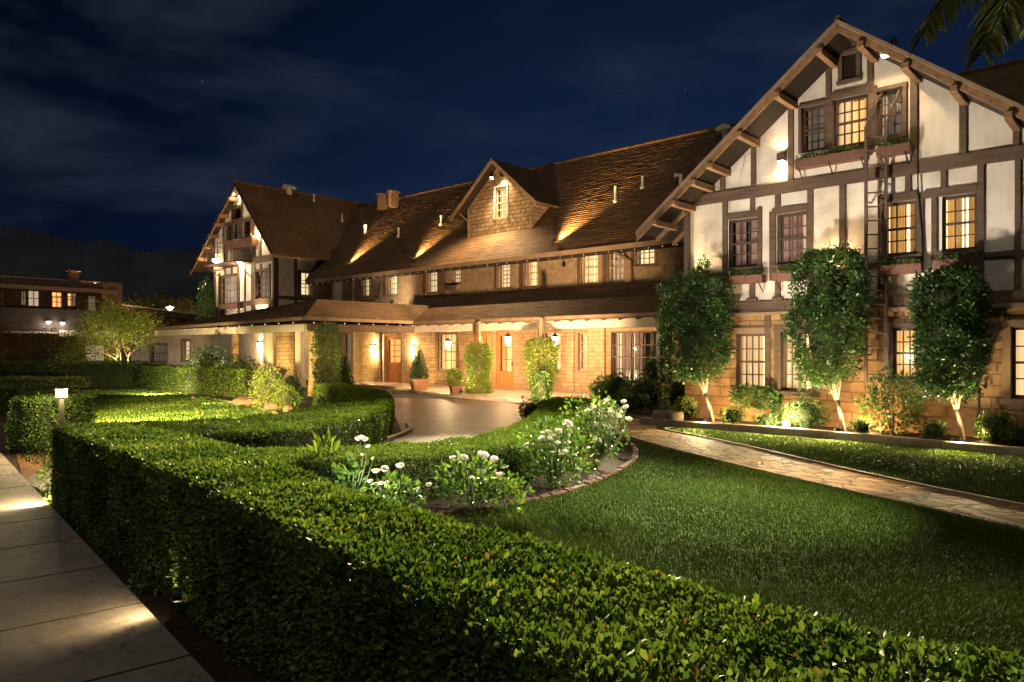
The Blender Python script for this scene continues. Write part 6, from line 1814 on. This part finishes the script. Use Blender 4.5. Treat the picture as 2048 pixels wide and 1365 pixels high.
# round and feathery shrubs by the end of the U-shaped hedge
def at(px, d, z=0.0): return rd((px - 1024) / FOC * d, d)
for lab, px, d, w, h, n, leaf, mat, s, sh, kd in (
    ('clipped round green ball shrub at the near end of the U-shaped hedge', 573, 19.4, .72, .66, 1500, .045, G_HEDGE2, 101, 'ell', 'mid'),
    ('rounded dark shrub behind the clipped ball, below the canopy pillars', 582, 21.5, .80, .98, 1500, .05, G_CONE, 102, 'box', 'mid'),
    ('feathery pale green shrub glowing at the end of the straight lit hedge', 535, 20.4, .86, 1.15, 1900, .085, G_PALE, 103, 'ell', 'mid'),
    ('tuft of pale frosty foliage inside the curve of the U-shaped hedge', 652, 17.2, .42, .52, 420, .12, G_PALE, 104, 'ell', 'mid'),
    ('large dark shrub in front of the pale canopy beam, left of its neighbour', 415, 27.5, 1.5, 1.75, 1400, .10, G_CONE, 105, 'box', 'mid'),
    ('dark shrub flecked with white blooms in front of the round canopy pillar', 480, 25.5, 1.25, 1.45, 1300, .09, G_CONE, 106, 'ell', 'mid'),
    ('small lime-lit shrub under the right side of the lamp-lit tree', 296, 33.0, .62, 1.0, 500, .09, G_LIME, 107, 'ell', 'mid')):
    x, y = at(px, d); shrub(lab, x, y, 0, (w / 2, w / 2, h / 2), n, leaf, mat, s, sh, kind=kd, up=.6 if mat is G_PALE else .3, lw=.22 if mat is G_PALE else .55, core=mat is not G_PALE)
# rocks and pale ground-cover near the end of that hedge
def rock(px, d, w, h, label, seed):
    x, y = at(px, d); rng = np.random.default_rng(seed)
    bm = bmesh.new(); bmesh.ops.create_icosphere(bm, subdivisions=3, radius=1)
    co = np.array([v.co for v in bm.verts]); k = 1 + .2 * lowf(co, rng, 2.5) + .06 * lowf(co, rng, 7)
    for v, f in zip(bm.verts, k): v.co = Vector((v.co.x * f * w / 2, v.co.y * f * w / 2.6, v.co.z * f * h / 2 + h * .28))
    me = bpy.data.meshes.new('rock'); bm.to_mesh(me); bm.free(); me.materials.append(M['rock'])
    o = bpy.data.objects.new('rock', me); C.objects.link(o); o.location = (x, y, 0); o.rotation_euler[2] = seed
    tag(o, label, 'rock', None)
M['rock'] = rough_mat('russet_rock', (0.07, 0.034, 0.022), (0.15, 0.083, 0.055), 4, 0.85, 0.8, 0.03)
rock(547, 19.6, .62, .30, 'reddish garden rock in front of the feathery shrub', 2)
rock(500, 21.2, .95, .34, 'low reddish rock mound left of the feathery shrub', 5)
rock(577, 18.6, .42, .24, 'small pale rock in front of the clipped ball shrub', 9)
# plant at the street end of the long hedge
x, y = rd(-5.02, 7.95)
shrub('scruffy little plant at the street end of the long sidewalk hedge', x, y, 0, (.15, .15, .24), 260, .05, G_ROSE, 108, core=False)
for lab, r_, d_, s in (('low weed with yellow-green leaves in the mulch strip by the sidewalk', -4.78, 7.62, 109), ('twiggy seedling in the mulch strip halfway along the sidewalk hedge', -2.45, 4.92, 110)):
    x, y = rd(r_, d_); shrub(lab, x, y, 0, (.14, .12, .07), 130, .045, G_ROSE, s, core=False, stems=False)
# ---- white roses
def flower_mesh():
    """full-petalled bloom: cupped petals overlapping all round a bud"""
    rng = np.random.default_rng(3); V = []; F = []
    for ring, (np_, lat, rad, wd) in enumerate(((5, -.55, .92, .80), (6, -.05, 1.0, .74), (6, .38, .90, .66), (5, .80, .70, .55), (3, 1.15, .50, .40))):
        for k in range(np_):
            a = 2 * PI * k / np_ + ring * .55 + rng.uniform(-.2, .2); b = len(V); rr = rad * rng.uniform(.9, 1.12)
            for i in range(4):
                for j in range(4):
                    la = lat - .50 + i / 3 * .95; u = (j / 3 - .5) * wd * 2 * (.55 + .45 * math.sin(PI * (.15 + i / 3 * .7)))
                    r = rr * (.80 + .26 * i / 3 + .10 * (abs(u) - .2) + (.10 if i == 3 else 0))
                    V.append((r * math.cos(la) * math.cos(a + u), r * math.cos(la) * math.sin(a + u), r * math.sin(la) * .8 + .55))
            for i in range(3):
                for j in range(3):
                    q = b + i * 4 + j; F.append((q, q + 1, q + 5, q + 4))
    me = bpy.data.meshes.new('flower'); me.from_pydata(V, [], F)
    m = leaf_mat('white_petal', [(0.0, (.84, .80, .74)), (1.0, (.84, .80, .74))], .42, .7, .1, (1, .98, .94))
    me.materials.append(m); me.polygons.foreach_set('use_smooth', [True] * len(F)); me.update()
    return me
FL = flower_mesh()
def rose(label, r_, d_, w, h, n, leaf, flowers, seed, stalks=4, core=False, gz=0.0):
    """flowers: list of (dx, dy, z, size) relative to the foot"""
    x, y = rd(r_, d_); rng = np.random.default_rng(seed)
    t = thing('rose_bush', label, 'rose bush', (x, y, gz), 'white flowering bushes along the low hedge')
    P, N = blob_points(n, (w / 2, w / 2 * .8, h * .42), rng, 'ell', .75, .35); P[:, 2] += h * .52
    P = P[P[:, 2] > .04]; N = unit(P - np.array([0, 0, h * .3]))
    leaves_obj('foliage', P, N, leaf, .5, G_ROSE, t, 'hi', seed, 1.3, .25, loc=True)
    paths = []
    for k in range(stalks):
        a = rng.uniform(0, 2 * PI); e = rng.uniform(.3, .9) * w / 2
        paths.append(([(.03 * math.cos(a), .03 * math.sin(a), -.02), (e * .5 * math.cos(a), e * .5 * math.sin(a), h * .4), (e * math.cos(a), e * math.sin(a), h * .8)], [.012, .009, .005]))
    for (fx_, fy_, fz, fs) in flowers:
        wx = Rv[0] * fx_ + Fv[0] * fy_; wy = Rv[1] * fx_ + Fv[1] * fy_
        paths.append(([(wx * .3, wy * .3, fz * .25), (wx * .75, wy * .75, fz * .65), (wx, wy, fz - .01)], [.007, .006, .004]))
    trunk_mesh(paths, M['stem'], 'stem', t, n=5)
    for (fx_, fy_, fz, fs) in flowers:
        o = bpy.data.objects.new('flower', FL); C.objects.link(o); local(o, t)
        wx = Rv[0] * fx_ + Fv[0] * fy_; wy = Rv[1] * fx_ + Fv[1] * fy_
        o.location = (wx, wy, fz); o.scale = (fs, fs, fs * .95)
        o.rotation_euler = (rng.uniform(-.5, .5), rng.uniform(-.5, .5), rng.uniform(0, 6))
    return t
def pxf(r_, d_, pts, gz=0.0):
    """flower places read from the photo at the bush's own depth"""
    rng = random.Random(int(d_ * 100)); out = []
    big = len(pts) > 10      # the dense bushes carry many half-hidden small blooms as well
    cx = sum(p[0] for p in pts) / len(pts); cy0 = sum(p[1] for p in pts) / len(pts)
    pts = [(a, b, c * rng.uniform(.62, .82)) for a, b, c in pts] + ([(cx + rng.uniform(-36, 36), cy0 + rng.uniform(-22, 34), rng.uniform(.020, .038)) for _ in range(12)] if big else [(cx + rng.gauss(0, 16), cy0 + rng.gauss(24, 10), rng.uniform(.016, .026)) for _ in range(3)] if len(pts) > 2 else [])
    for (px, py, s) in pts:
        dy = rng.uniform(-.14, .02); d = d_ + dy
        out.append(((px - 1024) / FOC * d - r_, dy, EYE - (py - 698) / FOC * d - gz, s))
    return out
d = 7.25; r_ = (700 - 1024) / FOC * d
rose('thin tall rose with large leaves and one high bloom, leftmost in the bed', r_, d, .42, .60, 90, .10, pxf(r_, d, [(722, 879, .052), (712, 881, .040), (731, 882, .036)]), 121, 2)
d = 6.75; r_ = (795 - 1024) / FOC * d
rose('rose with round white heads in front of the dark hedge face, second from the left', r_, d, .56, .50, 190, .08, pxf(r_, d, [(801, 936, .055), (752, 946, .05), (769, 942, .045), (741, 966, .04), (762, 970, .035), (834, 982, .04), (858, 973, .04)]), 122, 3)
d = 7.3; r_ = (945 - 1024) / FOC * d
rose('rose with a spray of pink-white blooms in the middle of the bed', r_, d, .74, .62, 340, .075, pxf(r_, d, [(907, 922, .06), (927, 919, .05), (965, 916, .065), (988, 923, .055), (925, 943, .04), (968, 945, .04), (1003, 950, .035), (1000, 962, .035)]), 123, 5)
d = 7.2; r_ = (1015 - 1024) / FOC * d
rose('low leafy rose without tall blooms right of the middle spray', r_, d, .45, .42, 150, .07, pxf(r_, d, [(996, 952, .03)]), 124, 4)
d = 8.5; r_ = (1108 - 1024) / FOC * d
rose('big dense white rose bush beside the bare mulch patch', r_, d, .92, .86, 900, .06, pxf(r_, d, [(1127, 911, .075), (1055, 892, .04), (1068, 893, .04), (1085, 882, .055), (1100, 880, .05), (1110, 876, .04), (1137, 852, .07), (1133, 846, .05), (1140, 855, .05), (1085, 905, .04), (1138, 888, .035)]), 125, 6)
d = 10.0; r_ = (1185 - 1024) / FOC * d
rose('tall rose bush on bare pale stems at the head of the bed near the path', r_, d, .95, 1.08, 800, .065, pxf(r_, d, [(1192, 885, .075), (1212, 857, .075), (1189, 853, .085), (1176, 826, .06), (1188, 824, .055), (1187, 817, .05), (1206, 825, .06), (1222, 828, .07), (1224, 827, .05), (1252, 818, .065), (1248, 806, .05), (1214, 804, .05), (1257, 842, .06), (1236, 832, .045)]), 126, 6)
x, y = rd(-2.72 + .35, 9.0 - .55)
x, y = at(651, 8.0)
shrub('spiky bright green strap-leaved plant poking above the low hedge in front of the U-shaped hedge', x, y, .2, (.14, .14, .20), 34, .20, G_LIME, 131, core=False, stems=False, kind='hi', up=1.2, spread=.7, lw=.22, name='strap_plant', cat='plant')

# uplights at the feet of the porch creepers
for px_, py_, Yv, lab in ((1046, 808, 16.3, 'small uplight at the foot of the bright creeper nearest the low hedge'), (925, 790, 17.3, 'small uplight between the square brown pot and its creeper')):
    X, _ = onY(px_, 700, Yv); floodlight(lab, (X, Yv, .22), (X + .35, Yv + .9, 1.5), 70, 100, .9, .05, 'uplights at the feet of the porch creepers', (1, .78, .44), foot=.12, name='garden_uplight', cat='garden light')

# fallen leaves on the walk, the mulch and the lawn edge
def litter():
    rng = np.random.default_rng(12); n = 900
    e0 = np.array([-12.52, 16.7]); e1 = np.array([0.66, 1.0]); u = e1 - e0; w = np.array([u[1], -u[0]]); w = w / np.linalg.norm(w); w = w if w[0] < 0 else -w
    t = rng.uniform(.35, 1, n); off = rng.normal(-.02, .16, n); off = np.where(rng.uniform(size=n) < .25, rng.uniform(0, 1.6, n), off)
    q = e0 + u * t[:, None] + w * off[:, None]
    P = np.c_[np.outer(q[:, 0], Rv) + np.outer(q[:, 1], Fv), np.where(off > 0, .060, .012)]
    m = 90; la = np.stack([rng.uniform(.2, 5.5, m), rng.uniform(3, 9, m)], 1)
    xy = np.outer(la[:, 0], Rv) + np.outer(la[:, 1], Fv); xy = xy[inside(xy, LAWN_A)]
    P = np.concatenate([P, np.c_[xy, np.full(len(xy), .036)]]); n = len(P)
    V, F, r = leaf_arrays(P, np.tile([.7, .7, .1], (n, 1)), .032, .5, rng, 'mid', 1.6, 0.0)
    V[:, 2] = np.maximum(V[:, 2], np.repeat(P[:, 2], 5)); V[:, 2] = np.repeat(P[:, 2], 5) + (V[:, 2] - np.repeat(P[:, 2], 5)) * .35
    o = bpy.data.objects.new('fallen_leaves', mesh_np('fallen_leaves', V, [F], [leaf_mat('fallen_leaf', [(0, (.05, .03, .015)), (.6, (.14, .085, .035)), (1, (.20, .15, .05))], .1, .7, .1)], r)); C.objects.link(o)
    tag(o, 'dry brown leaves fallen along the sidewalk edge, the mulch strip and the right lawn', 'leaf litter', None, 'stuff')
litter()

x, y = rd(0.47, 16.35)
shrub('added low leafy clump screening the stake floodlights at the drive end of the low curved hedge', x, y, 0, (.34, .26, .24), 700, .06, G_SHRUB, 141)  # clump added to hide the glare of the stake floodlight lenses
# ------------------------------------------------------------------ far left: two-storey annexe, trees, hills
def annexe():
    XB = -60.0
    mp = lambda u, d, z: (XB - d, u, z)
    t = thing('annexe', 'flat two-storey tan annexe with a dark sloping roof, balcony rooms and two orange-lit windows', 'building', (XB, 12, 0))
    def bpart(mb, name, mat, par=t): return mb.build(name, M[mat], par)
    def rX(xa, xb, yt, yb): return rectX(xa, xb, yt, yb, XB)
    U0 = -6.0; U1, ZT = onX(245, 567, XB)
    up = {'a': (rX(2, 8, 582, 612), 'cur_gray'), 'b': (rX(42, 54, 582, 612), 'cur_gray'), 'c': (rX(56, 80, 581, 614), 'cur_cream0'), 'd': (rX(103, 125, 584, 616), 'cur_orange'), 'e': (rX(134, 154, 586, 614), 'cur_gray'), 'f': (rX(176, 194, 592, 623), 'cur_gray')}
    lo = {'g': (rX(170, 211, 690, 724), 'cur_cream0')}
    M['cur_orange'] = curtain_mat('orange_lit_curtain', (0.55, 0.16, 0.03), (1.0, 0.45, 0.13), 0.9, (.5, .3, .2), 5)
    M['cur_cream0'] = curtain_mat('pale_net_curtain', (0.16, 0.12, 0.085), (0.34, 0.26, 0.19), 0.55, (.6, .5, .45), 8)
    M['tan_wall'] = rough_mat('tan_render', (0.17, 0.105, 0.06), (0.25, 0.165, 0.10), 1.2, .9, .4, .02)
    M['dark_wall'] = rough_mat('brown_boarding', (0.05, 0.032, 0.022), (0.085, 0.055, 0.038), 2, .85, .4, .02)
    M['slate'] = rough_mat('grey_parapet', (0.075, 0.062, 0.055), (0.115, 0.095, 0.085), 1.2, .8, .4, .02, (1, 1, 5))
    zs = onX(120, 622, XB)[1]; zp0 = onX(120, 664, XB)[1]; zb0, zb1 = onX(120, 672, XB)[1], onX(120, 656, XB)[1]
    UR = onX(205, 586, XB)[0]; ZE = 5.9
    o = wall('upper_wall', 0, U0, UR, zs - .1, ZE + .1, [v[0] for v in up.values()], M['dark_wall'], mp=mp); o.parent = t; o.matrix_parent_inverse = world_of(t).inverted()
    UL = onX(165, 700, XB)[0]
    o = wall('lower_wall', 0, UL, U1, 0, zp0, [v[0] for v in lo.values()], M['tan_wall'], mp=mp); o.parent = t; o.matrix_parent_inverse = world_of(t).inverted()
    mb = MB(mp); mb.box(U0, UL, .8, 1.0, 0, zp0); bpart(mb, 'ground_floor', 'dark_wall')
    mb = MB(mp); mb.box(UR + .01, U1, 0, 9, zp0 + .01, ZT); bpart(mb, 'end_wall', 'tan_wall')
    mb = MB(mp); mb.box(U0, UR + .6, -1.3, -1.1, zp0, zs + .05); bpart(mb, 'parapet', 'slate')
    mb = MB(mp); mb.box(U0, UR + .6, -1.28, 0, zp0 - .16, zp0 - .01); bpart(mb, 'balcony_slab', 'cream_beam')
    mb = MB(mp); mb.box(UR - 3.3, UR + .9, -1.4, -.2, zb0 - .05, zb1 - .2); bpart(mb, 'canopy_edge', 'cream_beam')
    mb = MB(mp)
    for k in range(22): 
        u = UR - .3 - k * .16; mb.box(u, u + .025, -1.2, -1.17, zs + .05, zs + .95)
    mb.box(UR - 3.8, UR - .2, -1.21, -1.16, zs + .95, zs + 1.0); bpart(mb, 'railing', 'iron')
    # shed roof: eave forward, ridge behind
    ridge = 6.95
    mb = MB(mp); mb.prism([(-1.3, ZE - .05), (-1.3, ZE + .14), (4.5, ridge + .1), (4.5, ridge - .1)], U0, UR + .55, 'x'); bpart(mb, 'roof', 'roof_y')
    mb = MB(mp); mb.box(U0, UR + .57, -1.36, -1.31, ZE - .12, ZE + .16); bpart(mb, 'fascia', 'fascia')
    mb = MB(mp); mb.box(U0, U1 + .05, 4.4, 9.2, ridge + .02, ridge + .14); bpart(mb, 'flat_roof', 'vent')
    ch = onX(146, 545, XB - 4)[0]; mb = MB(mp); mb.box(ch - .32, ch + .32, 3.6, 4.2, 6.4, onX(146, 544, XB - 4)[1]); mb.box(ch - .4, ch + .4, 3.5, 4.3, onX(146, 544, XB - 4)[1] + .002, onX(146, 541, XB - 4)[1]); bpart(mb, 'chimney', 'tan_wall')
    for k, (r, cur) in {**up, **lo}.items():
        w = window(r, 0, 2, 2 if k != 'd' else 3, cur, 'room_amber' if k in 'de' else 'room_dark', (.05, .5) if k == 'e' else None, frame='frame', mw=.05, fw=.06, mp=mp, parent=t, rail=False)
annexe()
for px, py, lab in ((97, 646, 'left one of the two small white lamps under the annexe balcony'), (125, 648, 'right one of the two small white lamps under the annexe balcony')):
    y, z = onX(px, py, -58.5)
    t = thing('eave_lamp', lab, 'wall lamp', (-58.5, y, z), 'white lamps under the annexe balcony')
    mb = MB(); mb.lathe([(.10, -.06), (.16, .10)], (-58.5, y, z), 10); mb.build('lamp_glass', M['bollard'], t)
    mb = MB(); mb.lathe([(.18, .102), (.10, .18), (.03, .22)], (-58.5, y, z), 10); mb.tube([(-58.5, y, z + .2), (-58.7, y, z + .32)], .03, 6); mb.build('hood', M['iron'], t)
    point(t, (-58.3, y, z - .1), 9, (1, .85, .66), .1)
x, y = rd(-16.9, 32.6)
floodlight('added flood lamp in the shrubs lighting the tan end wall of the annexe', (x, y, .3), (-60, 20.8, 4.5), 900, 70, 1.0, .09, None, (1, .70, .40), foot=.25, name='unseen_floodlight')  # lamp added for the light on the end wall
def low_building():
    t = thing('low_building', 'long low flat-roofed building with a pale roof edge behind the lamp-lit tree', 'building', (-66, 40, 0))
    X = -62.0
    y0, z0 = onX(243, 612, X); y1, z1 = onX(400, 640, X)
    mb = MB(); mb.prism([(y0, 0), (y1 + 6, 0), (y1 + 6, z1 - .5), (y0, z0 - .55)], X - 10, X, 'x'); mb.build('wall', M['tan_wall'], t)
    mb = MB(); mb.prism([(y0 - .2, z0 - .53), (y1 + 6.5, z1 - .49), (y1 + 6.5, z1 - .2), (y0 - .2, z0)], X - 10.4, X + .5, 'x'); mb.build('roof', M['slate'], t)
    mb = MB(); mb.prism([(y0 - .2, z0 + .002), (y1 + 6.5, z1 - .198), (y1 + 6.5, z1 - .1), (y0 - .2, z0 + .1)], X + .3, X + .56, 'x'); mb.build('roof_edge', M['conduit'], t)
    # star-bright street lamp standing behind the roof edge
    Xs = X - 3; y, z = onX(340, 617, Xs)
    t = thing('street_lamp', 'brilliant orange street lamp blazing above the low flat roof beside the far gable', 'street lamp', (Xs, y, 0))
    mb = MB(); mb.tube([(Xs, y, 0), (Xs, y, z - .2)], .07, 8); mb.build('post', M['iron'], t)
    mb = MB(); mb.lathe([(.05, -.35), (.34, -.22), (.30, -.28 + .02)], (Xs, y, z + .3), 12); mb.build('hood', M['iron'], t)
    mb = MB(); mb.ball((Xs, y, z), .17, 10, 6); mb.build('lamp_glass', M['street'], t, True)
    point(t, (Xs + .5, y - .2, z - .1), 22000, (1, .62, .28), .2)
low_building()
def tree(label, x, y, h, cr, n, leaf, mat, seed, group=None, trunk_h=.35, shape='round', bark='bark_dark', name='tree', depth=3, kind='lo', multi=1, clump=5, spread=.6, dens=.6):
    """tapered trunk with limbs; leaves in clumps around the limb tips so that gaps stay open"""
    rng = np.random.default_rng(seed)
    t = thing(name, label, 'tree', (x, y, 0), group)
    paths = []; tips = []
    for k in range(multi):
        a = rng.uniform(0, 2 * PI)
        branch_paths(rng, (0.05 * k * math.cos(a), .05 * k * math.sin(a), 0), h * trunk_h, h * .018 / (multi ** .5), (.28 * (multi > 1) * math.cos(a), .28 * (multi > 1) * math.sin(a), 1), depth, paths, tips, spread, -.02, 3)
    trunk_mesh(paths, M[bark], 'trunk', t, n=5)
    T = np.array([p for p, d in tips])
    if n and len(T):
        idx = rng.integers(0, len(T), n)
        P = T[idx] + rng.normal(0, 1, (n, 3)) * np.array([cr, cr, cr * .75]) * dens * .35
        if shape == 'cone':
            k = np.clip((P[:, 2] - h * .12) / (h * .95), 0, 1); f = (1 - k) * 1.15 + .08
            P[:, 0] *= f; P[:, 1] *= f
        cen = np.array([0, 0, h * .6]); N = unit(P - cen)
        leaves_obj('crown', P, N, leaf, .6, mat, t, kind, seed, 1.3, .1, loc=True)
    return t
# three trees in front of the annexe
x, y = at(243, 33.5)
tree('lamp-lit spreading tree with feathery yellow-green foliage in front of the annexe', x, y, 4.3, 1.35, 6500, .10, G_LIME, 203, None, .30, bark='bark', depth=3, kind='mid', multi=3, spread=.55, dens=.75)
X, Y_ = at(238, 32.6); floodlight('uplight under the feathery lamp-lit tree', (X, Y_, .15), (*at(243, 33.5), 2.6), 340, 95, .8, .09, None, foot=.1, name='garden_uplight', cat='garden light')
x, y = at(86, 34.5)
tree('thin-leaved tree with bare pale branches in front of the balcony rooms', x, y, 3.3, .8, 1100, .10, G_RUST, 204, None, .30, bark='bark_dark', depth=3, kind='mid', multi=3, spread=.55)
x, y = at(15, 34.0)
tree('russet tree at the left edge of the picture before the annexe', x, y, 3.6, 1.0, 2600, .11, G_RUST, 205, None, .30, bark='bark_dark', depth=3, kind='mid', multi=3, spread=.6)
x, y = at(122, 36.5)
shrub('broad dark bush between the bare tree and the pale net-curtained window', x, y, 0, (1.15, 1.1, 1.15), 1500, .13, G_SHRUB, 206, 'box', kind='lo')
# ivy-green column tree against the far gable
x, y = onY(412, 640, 19.6)[0], 19.6
rng = np.random.default_rng(207)
t = thing('column_tree', 'narrow green ivy-like tree squeezed against the left corner of the far gable', 'tree', (x, y, 0))
P, N = blob_points(3200, (.62, .5, 2.7), rng, 'ell', .5, .3); P[:, 2] += 3.1; leaves_obj('crown', P, N, .12, .6, G_TREE, t, 'mid', 207, 1.3, .1, loc=True)
trunk_mesh([([(0, 0, 0), (.05, 0, 2.5), (0, 0, 5.0)], [.1, .07, .03])], M['bark_dark'], 'trunk', t)
# night trees behind the low building and annexe
rr = random.Random(8)
for px, top, d, w in ((250, 590, 82, 5), (278, 560, 95, 7), (305, 545, 90, 6), (332, 585, 86, 5), (352, 575, 92, 6), (376, 560, 88, 6), (398, 590, 84, 5), (160, 515, 110, 6), (110, 540, 120, 8), (60, 530, 118, 8), (15, 525, 120, 9), (218, 575, 105, 6)):
    x, y = at(px, d); h = EYE + (698 - top) / FOC * d
    tree('dark evergreen tree rising behind the annexe and the low flat roof' if h > 9.2 else 'dim bushy night tree behind the low flat roof', x, y, h, w * .36, 1500, .42, G_FAR, rr.randrange(9999), 'dark trees behind the annexe', .34, 'cone' if rr.random() < .6 else 'round', depth=2, dens=.9)
# hills
def hills():
    rng = np.random.default_rng(2)
    prof = [(-700, 455), (-400, 462), (-200, 440), (0, 449), (60, 458), (130, 476), (170, 484), (205, 478), (235, 486), (270, 502), (300, 506), (330, 500), (365, 499), (400, 500), (440, 506), (700, 520), (1000, 540), (1500, 560), (2300, 560), (3000, 580)]
    pxs = np.linspace(-700, 3000, 1500)
    ys = np.interp(pxs, [p[0] for p in prof], [p[1] for p in prof])
    ys = ys + 2.2 * lowf(np.c_[pxs * .05, pxs * 0, pxs * 0], rng, 1.0, 6) - np.abs(rng.normal(0, 1.6, len(pxs))) - 2.0 * np.abs(lowf(np.c_[pxs * .35, pxs * 0, pxs * 0], rng, 1.0, 5))
    ysm = np.interp(pxs, [p[0] for p in prof], [p[1] for p in prof])
    D = 420.0; rows = []
    for fr in (0, .25, .5, .75, .92, 1.0, 1.0):
        d = D * (0.60 + 0.40 * fr) if len(rows) < 6 else D * 1.4
        yy = ys if fr > .99 else ysm + 2
        z = (EYE + (698 - yy) / FOC * D) * (fr ** 1.3 if len(rows) < 6 else 0) - .5
        z = z + (lowf(np.c_[pxs * .03, np.full(len(pxs), fr * 7), pxs * 0], rng, 1.2, 6) * 4 * fr * (1 - fr) * 2 if 0 < fr < 1 else 0)
        k = (pxs - 1024) / FOC
        rows.append(np.c_[np.outer(d * np.ones_like(k), Fv) + (k * d)[:, None] * Rv, z])
    V = np.concatenate(rows); n = len(pxs); i = np.arange(n - 1)
    q = np.concatenate([np.stack([i + a * n, i + 1 + a * n, i + 1 + (a + 1) * n, i + (a + 1) * n], 1) for a in range(len(rows) - 1)])
    o = bpy.data.objects.new('hills', mesh_np('hills', V, [q], [M['hill']], smooth=True)); C.objects.link(o); o['kind'] = 'structure'
hills()
# ---- palm at the right, its fronds hanging into the top of the view
def palm():
    px_, pd_ = 5.9, 7.4
    x, y = rd(px_, pd_); zc = 6.35
    t = thing('palm_tree', 'tall palm at the right edge, its long fronds drooping in front of the night sky', 'palm', (x, y, 0))
    mb = MB(); pth = [(.12 * math.sin(i * .5), .10 * math.cos(i * .4), zc * i / 10) for i in range(11)]
    mb.tube(pth, [.26 - .012 * i + .012 * (i % 2) for i in range(11)], 12); o = mb.build('trunk', M['bark_dark'], None, True); local(o, t)
    rng = np.random.default_rng(77)
    top = np.array(pth[-1])
    # directions: (right, ahead) heading and droop
    def frond(tipw, seed, sag=.25, L=30, up=.8, lw=.55):
        r = np.random.default_rng(seed)
        tip = np.array(tipw, float) - np.array([x, y, 0])
        mid = (top + tip) / 2 + np.array([0, 0, up])
        s = np.linspace(0, 1, L)[:, None]
        path = (1 - s) ** 2 * top + 2 * s * (1 - s) * mid + s ** 2 * tip
        mb = MB(); mb.tube([tuple(p) for p in path], [.028 * (1 - .85 * i / L) + .004 for i in range(L)], 5)
        V = np.array(mb.v); Fq = np.array([f for f in mb.f if len(f) == 4]); nv = len(V)
        LV = []; LF = []; off = nv; RR = [np.full(nv, .35)]
        sub = 3
        for i in np.linspace(L * .18, L - 1.01, L * sub):
            a = int(i); p = path[a] + (path[min(a + 1, L - 1)] - path[a]) * (i - a)
            tg = path[min(a + 1, L - 1)] - path[max(a - 1, 0)]; tg = tg / np.linalg.norm(tg)
            side = np.cross(tg, [0, 0, 1.0]); side /= np.linalg.norm(side) + 1e-9
            f = i / L
            ln = lw * (math.sin(PI * min(1, .25 + f * .70)) ** .7) * r.uniform(.85, 1.1)
            for sg in (-1, 1):
                d0 = side * sg * .55 + tg * .75 + np.array([0, 0, -.15]) + r.normal(0, .07, 3); d0 /= np.linalg.norm(d0)
                pts = []; q = p.copy(); dd = d0.copy()
                for k in range(5):
                    pts.append(q.copy()); q = q + dd * ln / 4; dd = dd + np.array([0, 0, -.20]); dd /= np.linalg.norm(dd)
                wv = np.cross(d0, r.normal(0, .35, 3) + np.array([0, 0, 1.0])); wv /= np.linalg.norm(wv)
                w = [.006, .016, .015, .010, .001]
                for k in range(5): LV += [pts[k] - wv * w[k], pts[k] + wv * w[k]]
                for k in range(4):
                    b = off + k * 2; LF.append((b, b + 1, b + 3, b + 2))
                off += 10; RR.append(np.full(10, r.uniform(0, 1)))
        me = mesh_np('frond', np.concatenate([V, np.array(LV)]), [Fq, np.array(LF)], [G_PALM], np.concatenate(RR))
        o = bpy.data.objects.new('frond', me); C.objects.link(o); local(o, t)
    def tp(px, py, d):
        k = rd((px - 1024) / FOC * d, d); return (k[0], k[1], EYE + (698 - py) / FOC * d)
    frond(tp(1850, 62, 6.6), 1, up=.35, lw=.72, L=40); frond(tp(1968, 100, 6.3), 2, up=.3, lw=.78, L=40)
    frond(tp(1765, -30, 6.4), 3, up=.55, lw=.45); frond(tp(2085, 40, 6.2), 4, up=.35, lw=.7, L=40)
    frond(tp(2330, -20, 6.6), 5); frond(tp(2300, -160, 8.4), 6); frond(tp(1990, -170, 8.6), 7); frond(tp(2150, -260, 5.9), 8); frond(tp(2420, -250, 7.6), 9)
    # unseen downlight on the palm, lighting lawn, path and fronds
    gx, gy = rd(2.35, 7.4)
    f = floodlight('small unseen downlight strapped to the palm trunk above the lawn', (*rd(px_ - .5, pd_ - .2), 5.0), (gx, gy, 0), 2100, 36, 1.0, .06, None, (1, .90, .60), foot=.1, name='palm_downlight', cat='garden light')
    spot(f, (*rd(px_ - .55, pd_ - .2), 4.95), (*rd(0.75, 8.9), .6), 1700, 46, 1.0, (1, .90, .70), .06)  # extra beam added to brighten the roses
    spot(f, (*rd(px_ - .55, pd_ - .1), 4.95), (*rd(3.7, 9.3), 0), 650, 30, 1.0, (1, .84, .48), .06)
    spot(f, (*rd(px_ - 1.1, pd_ - 1.0), 4.0), (*rd(px_ - 1.2, pd_ - .6), 6.5), 14, 120, .9, (1, .85, .5), .1)
palm()
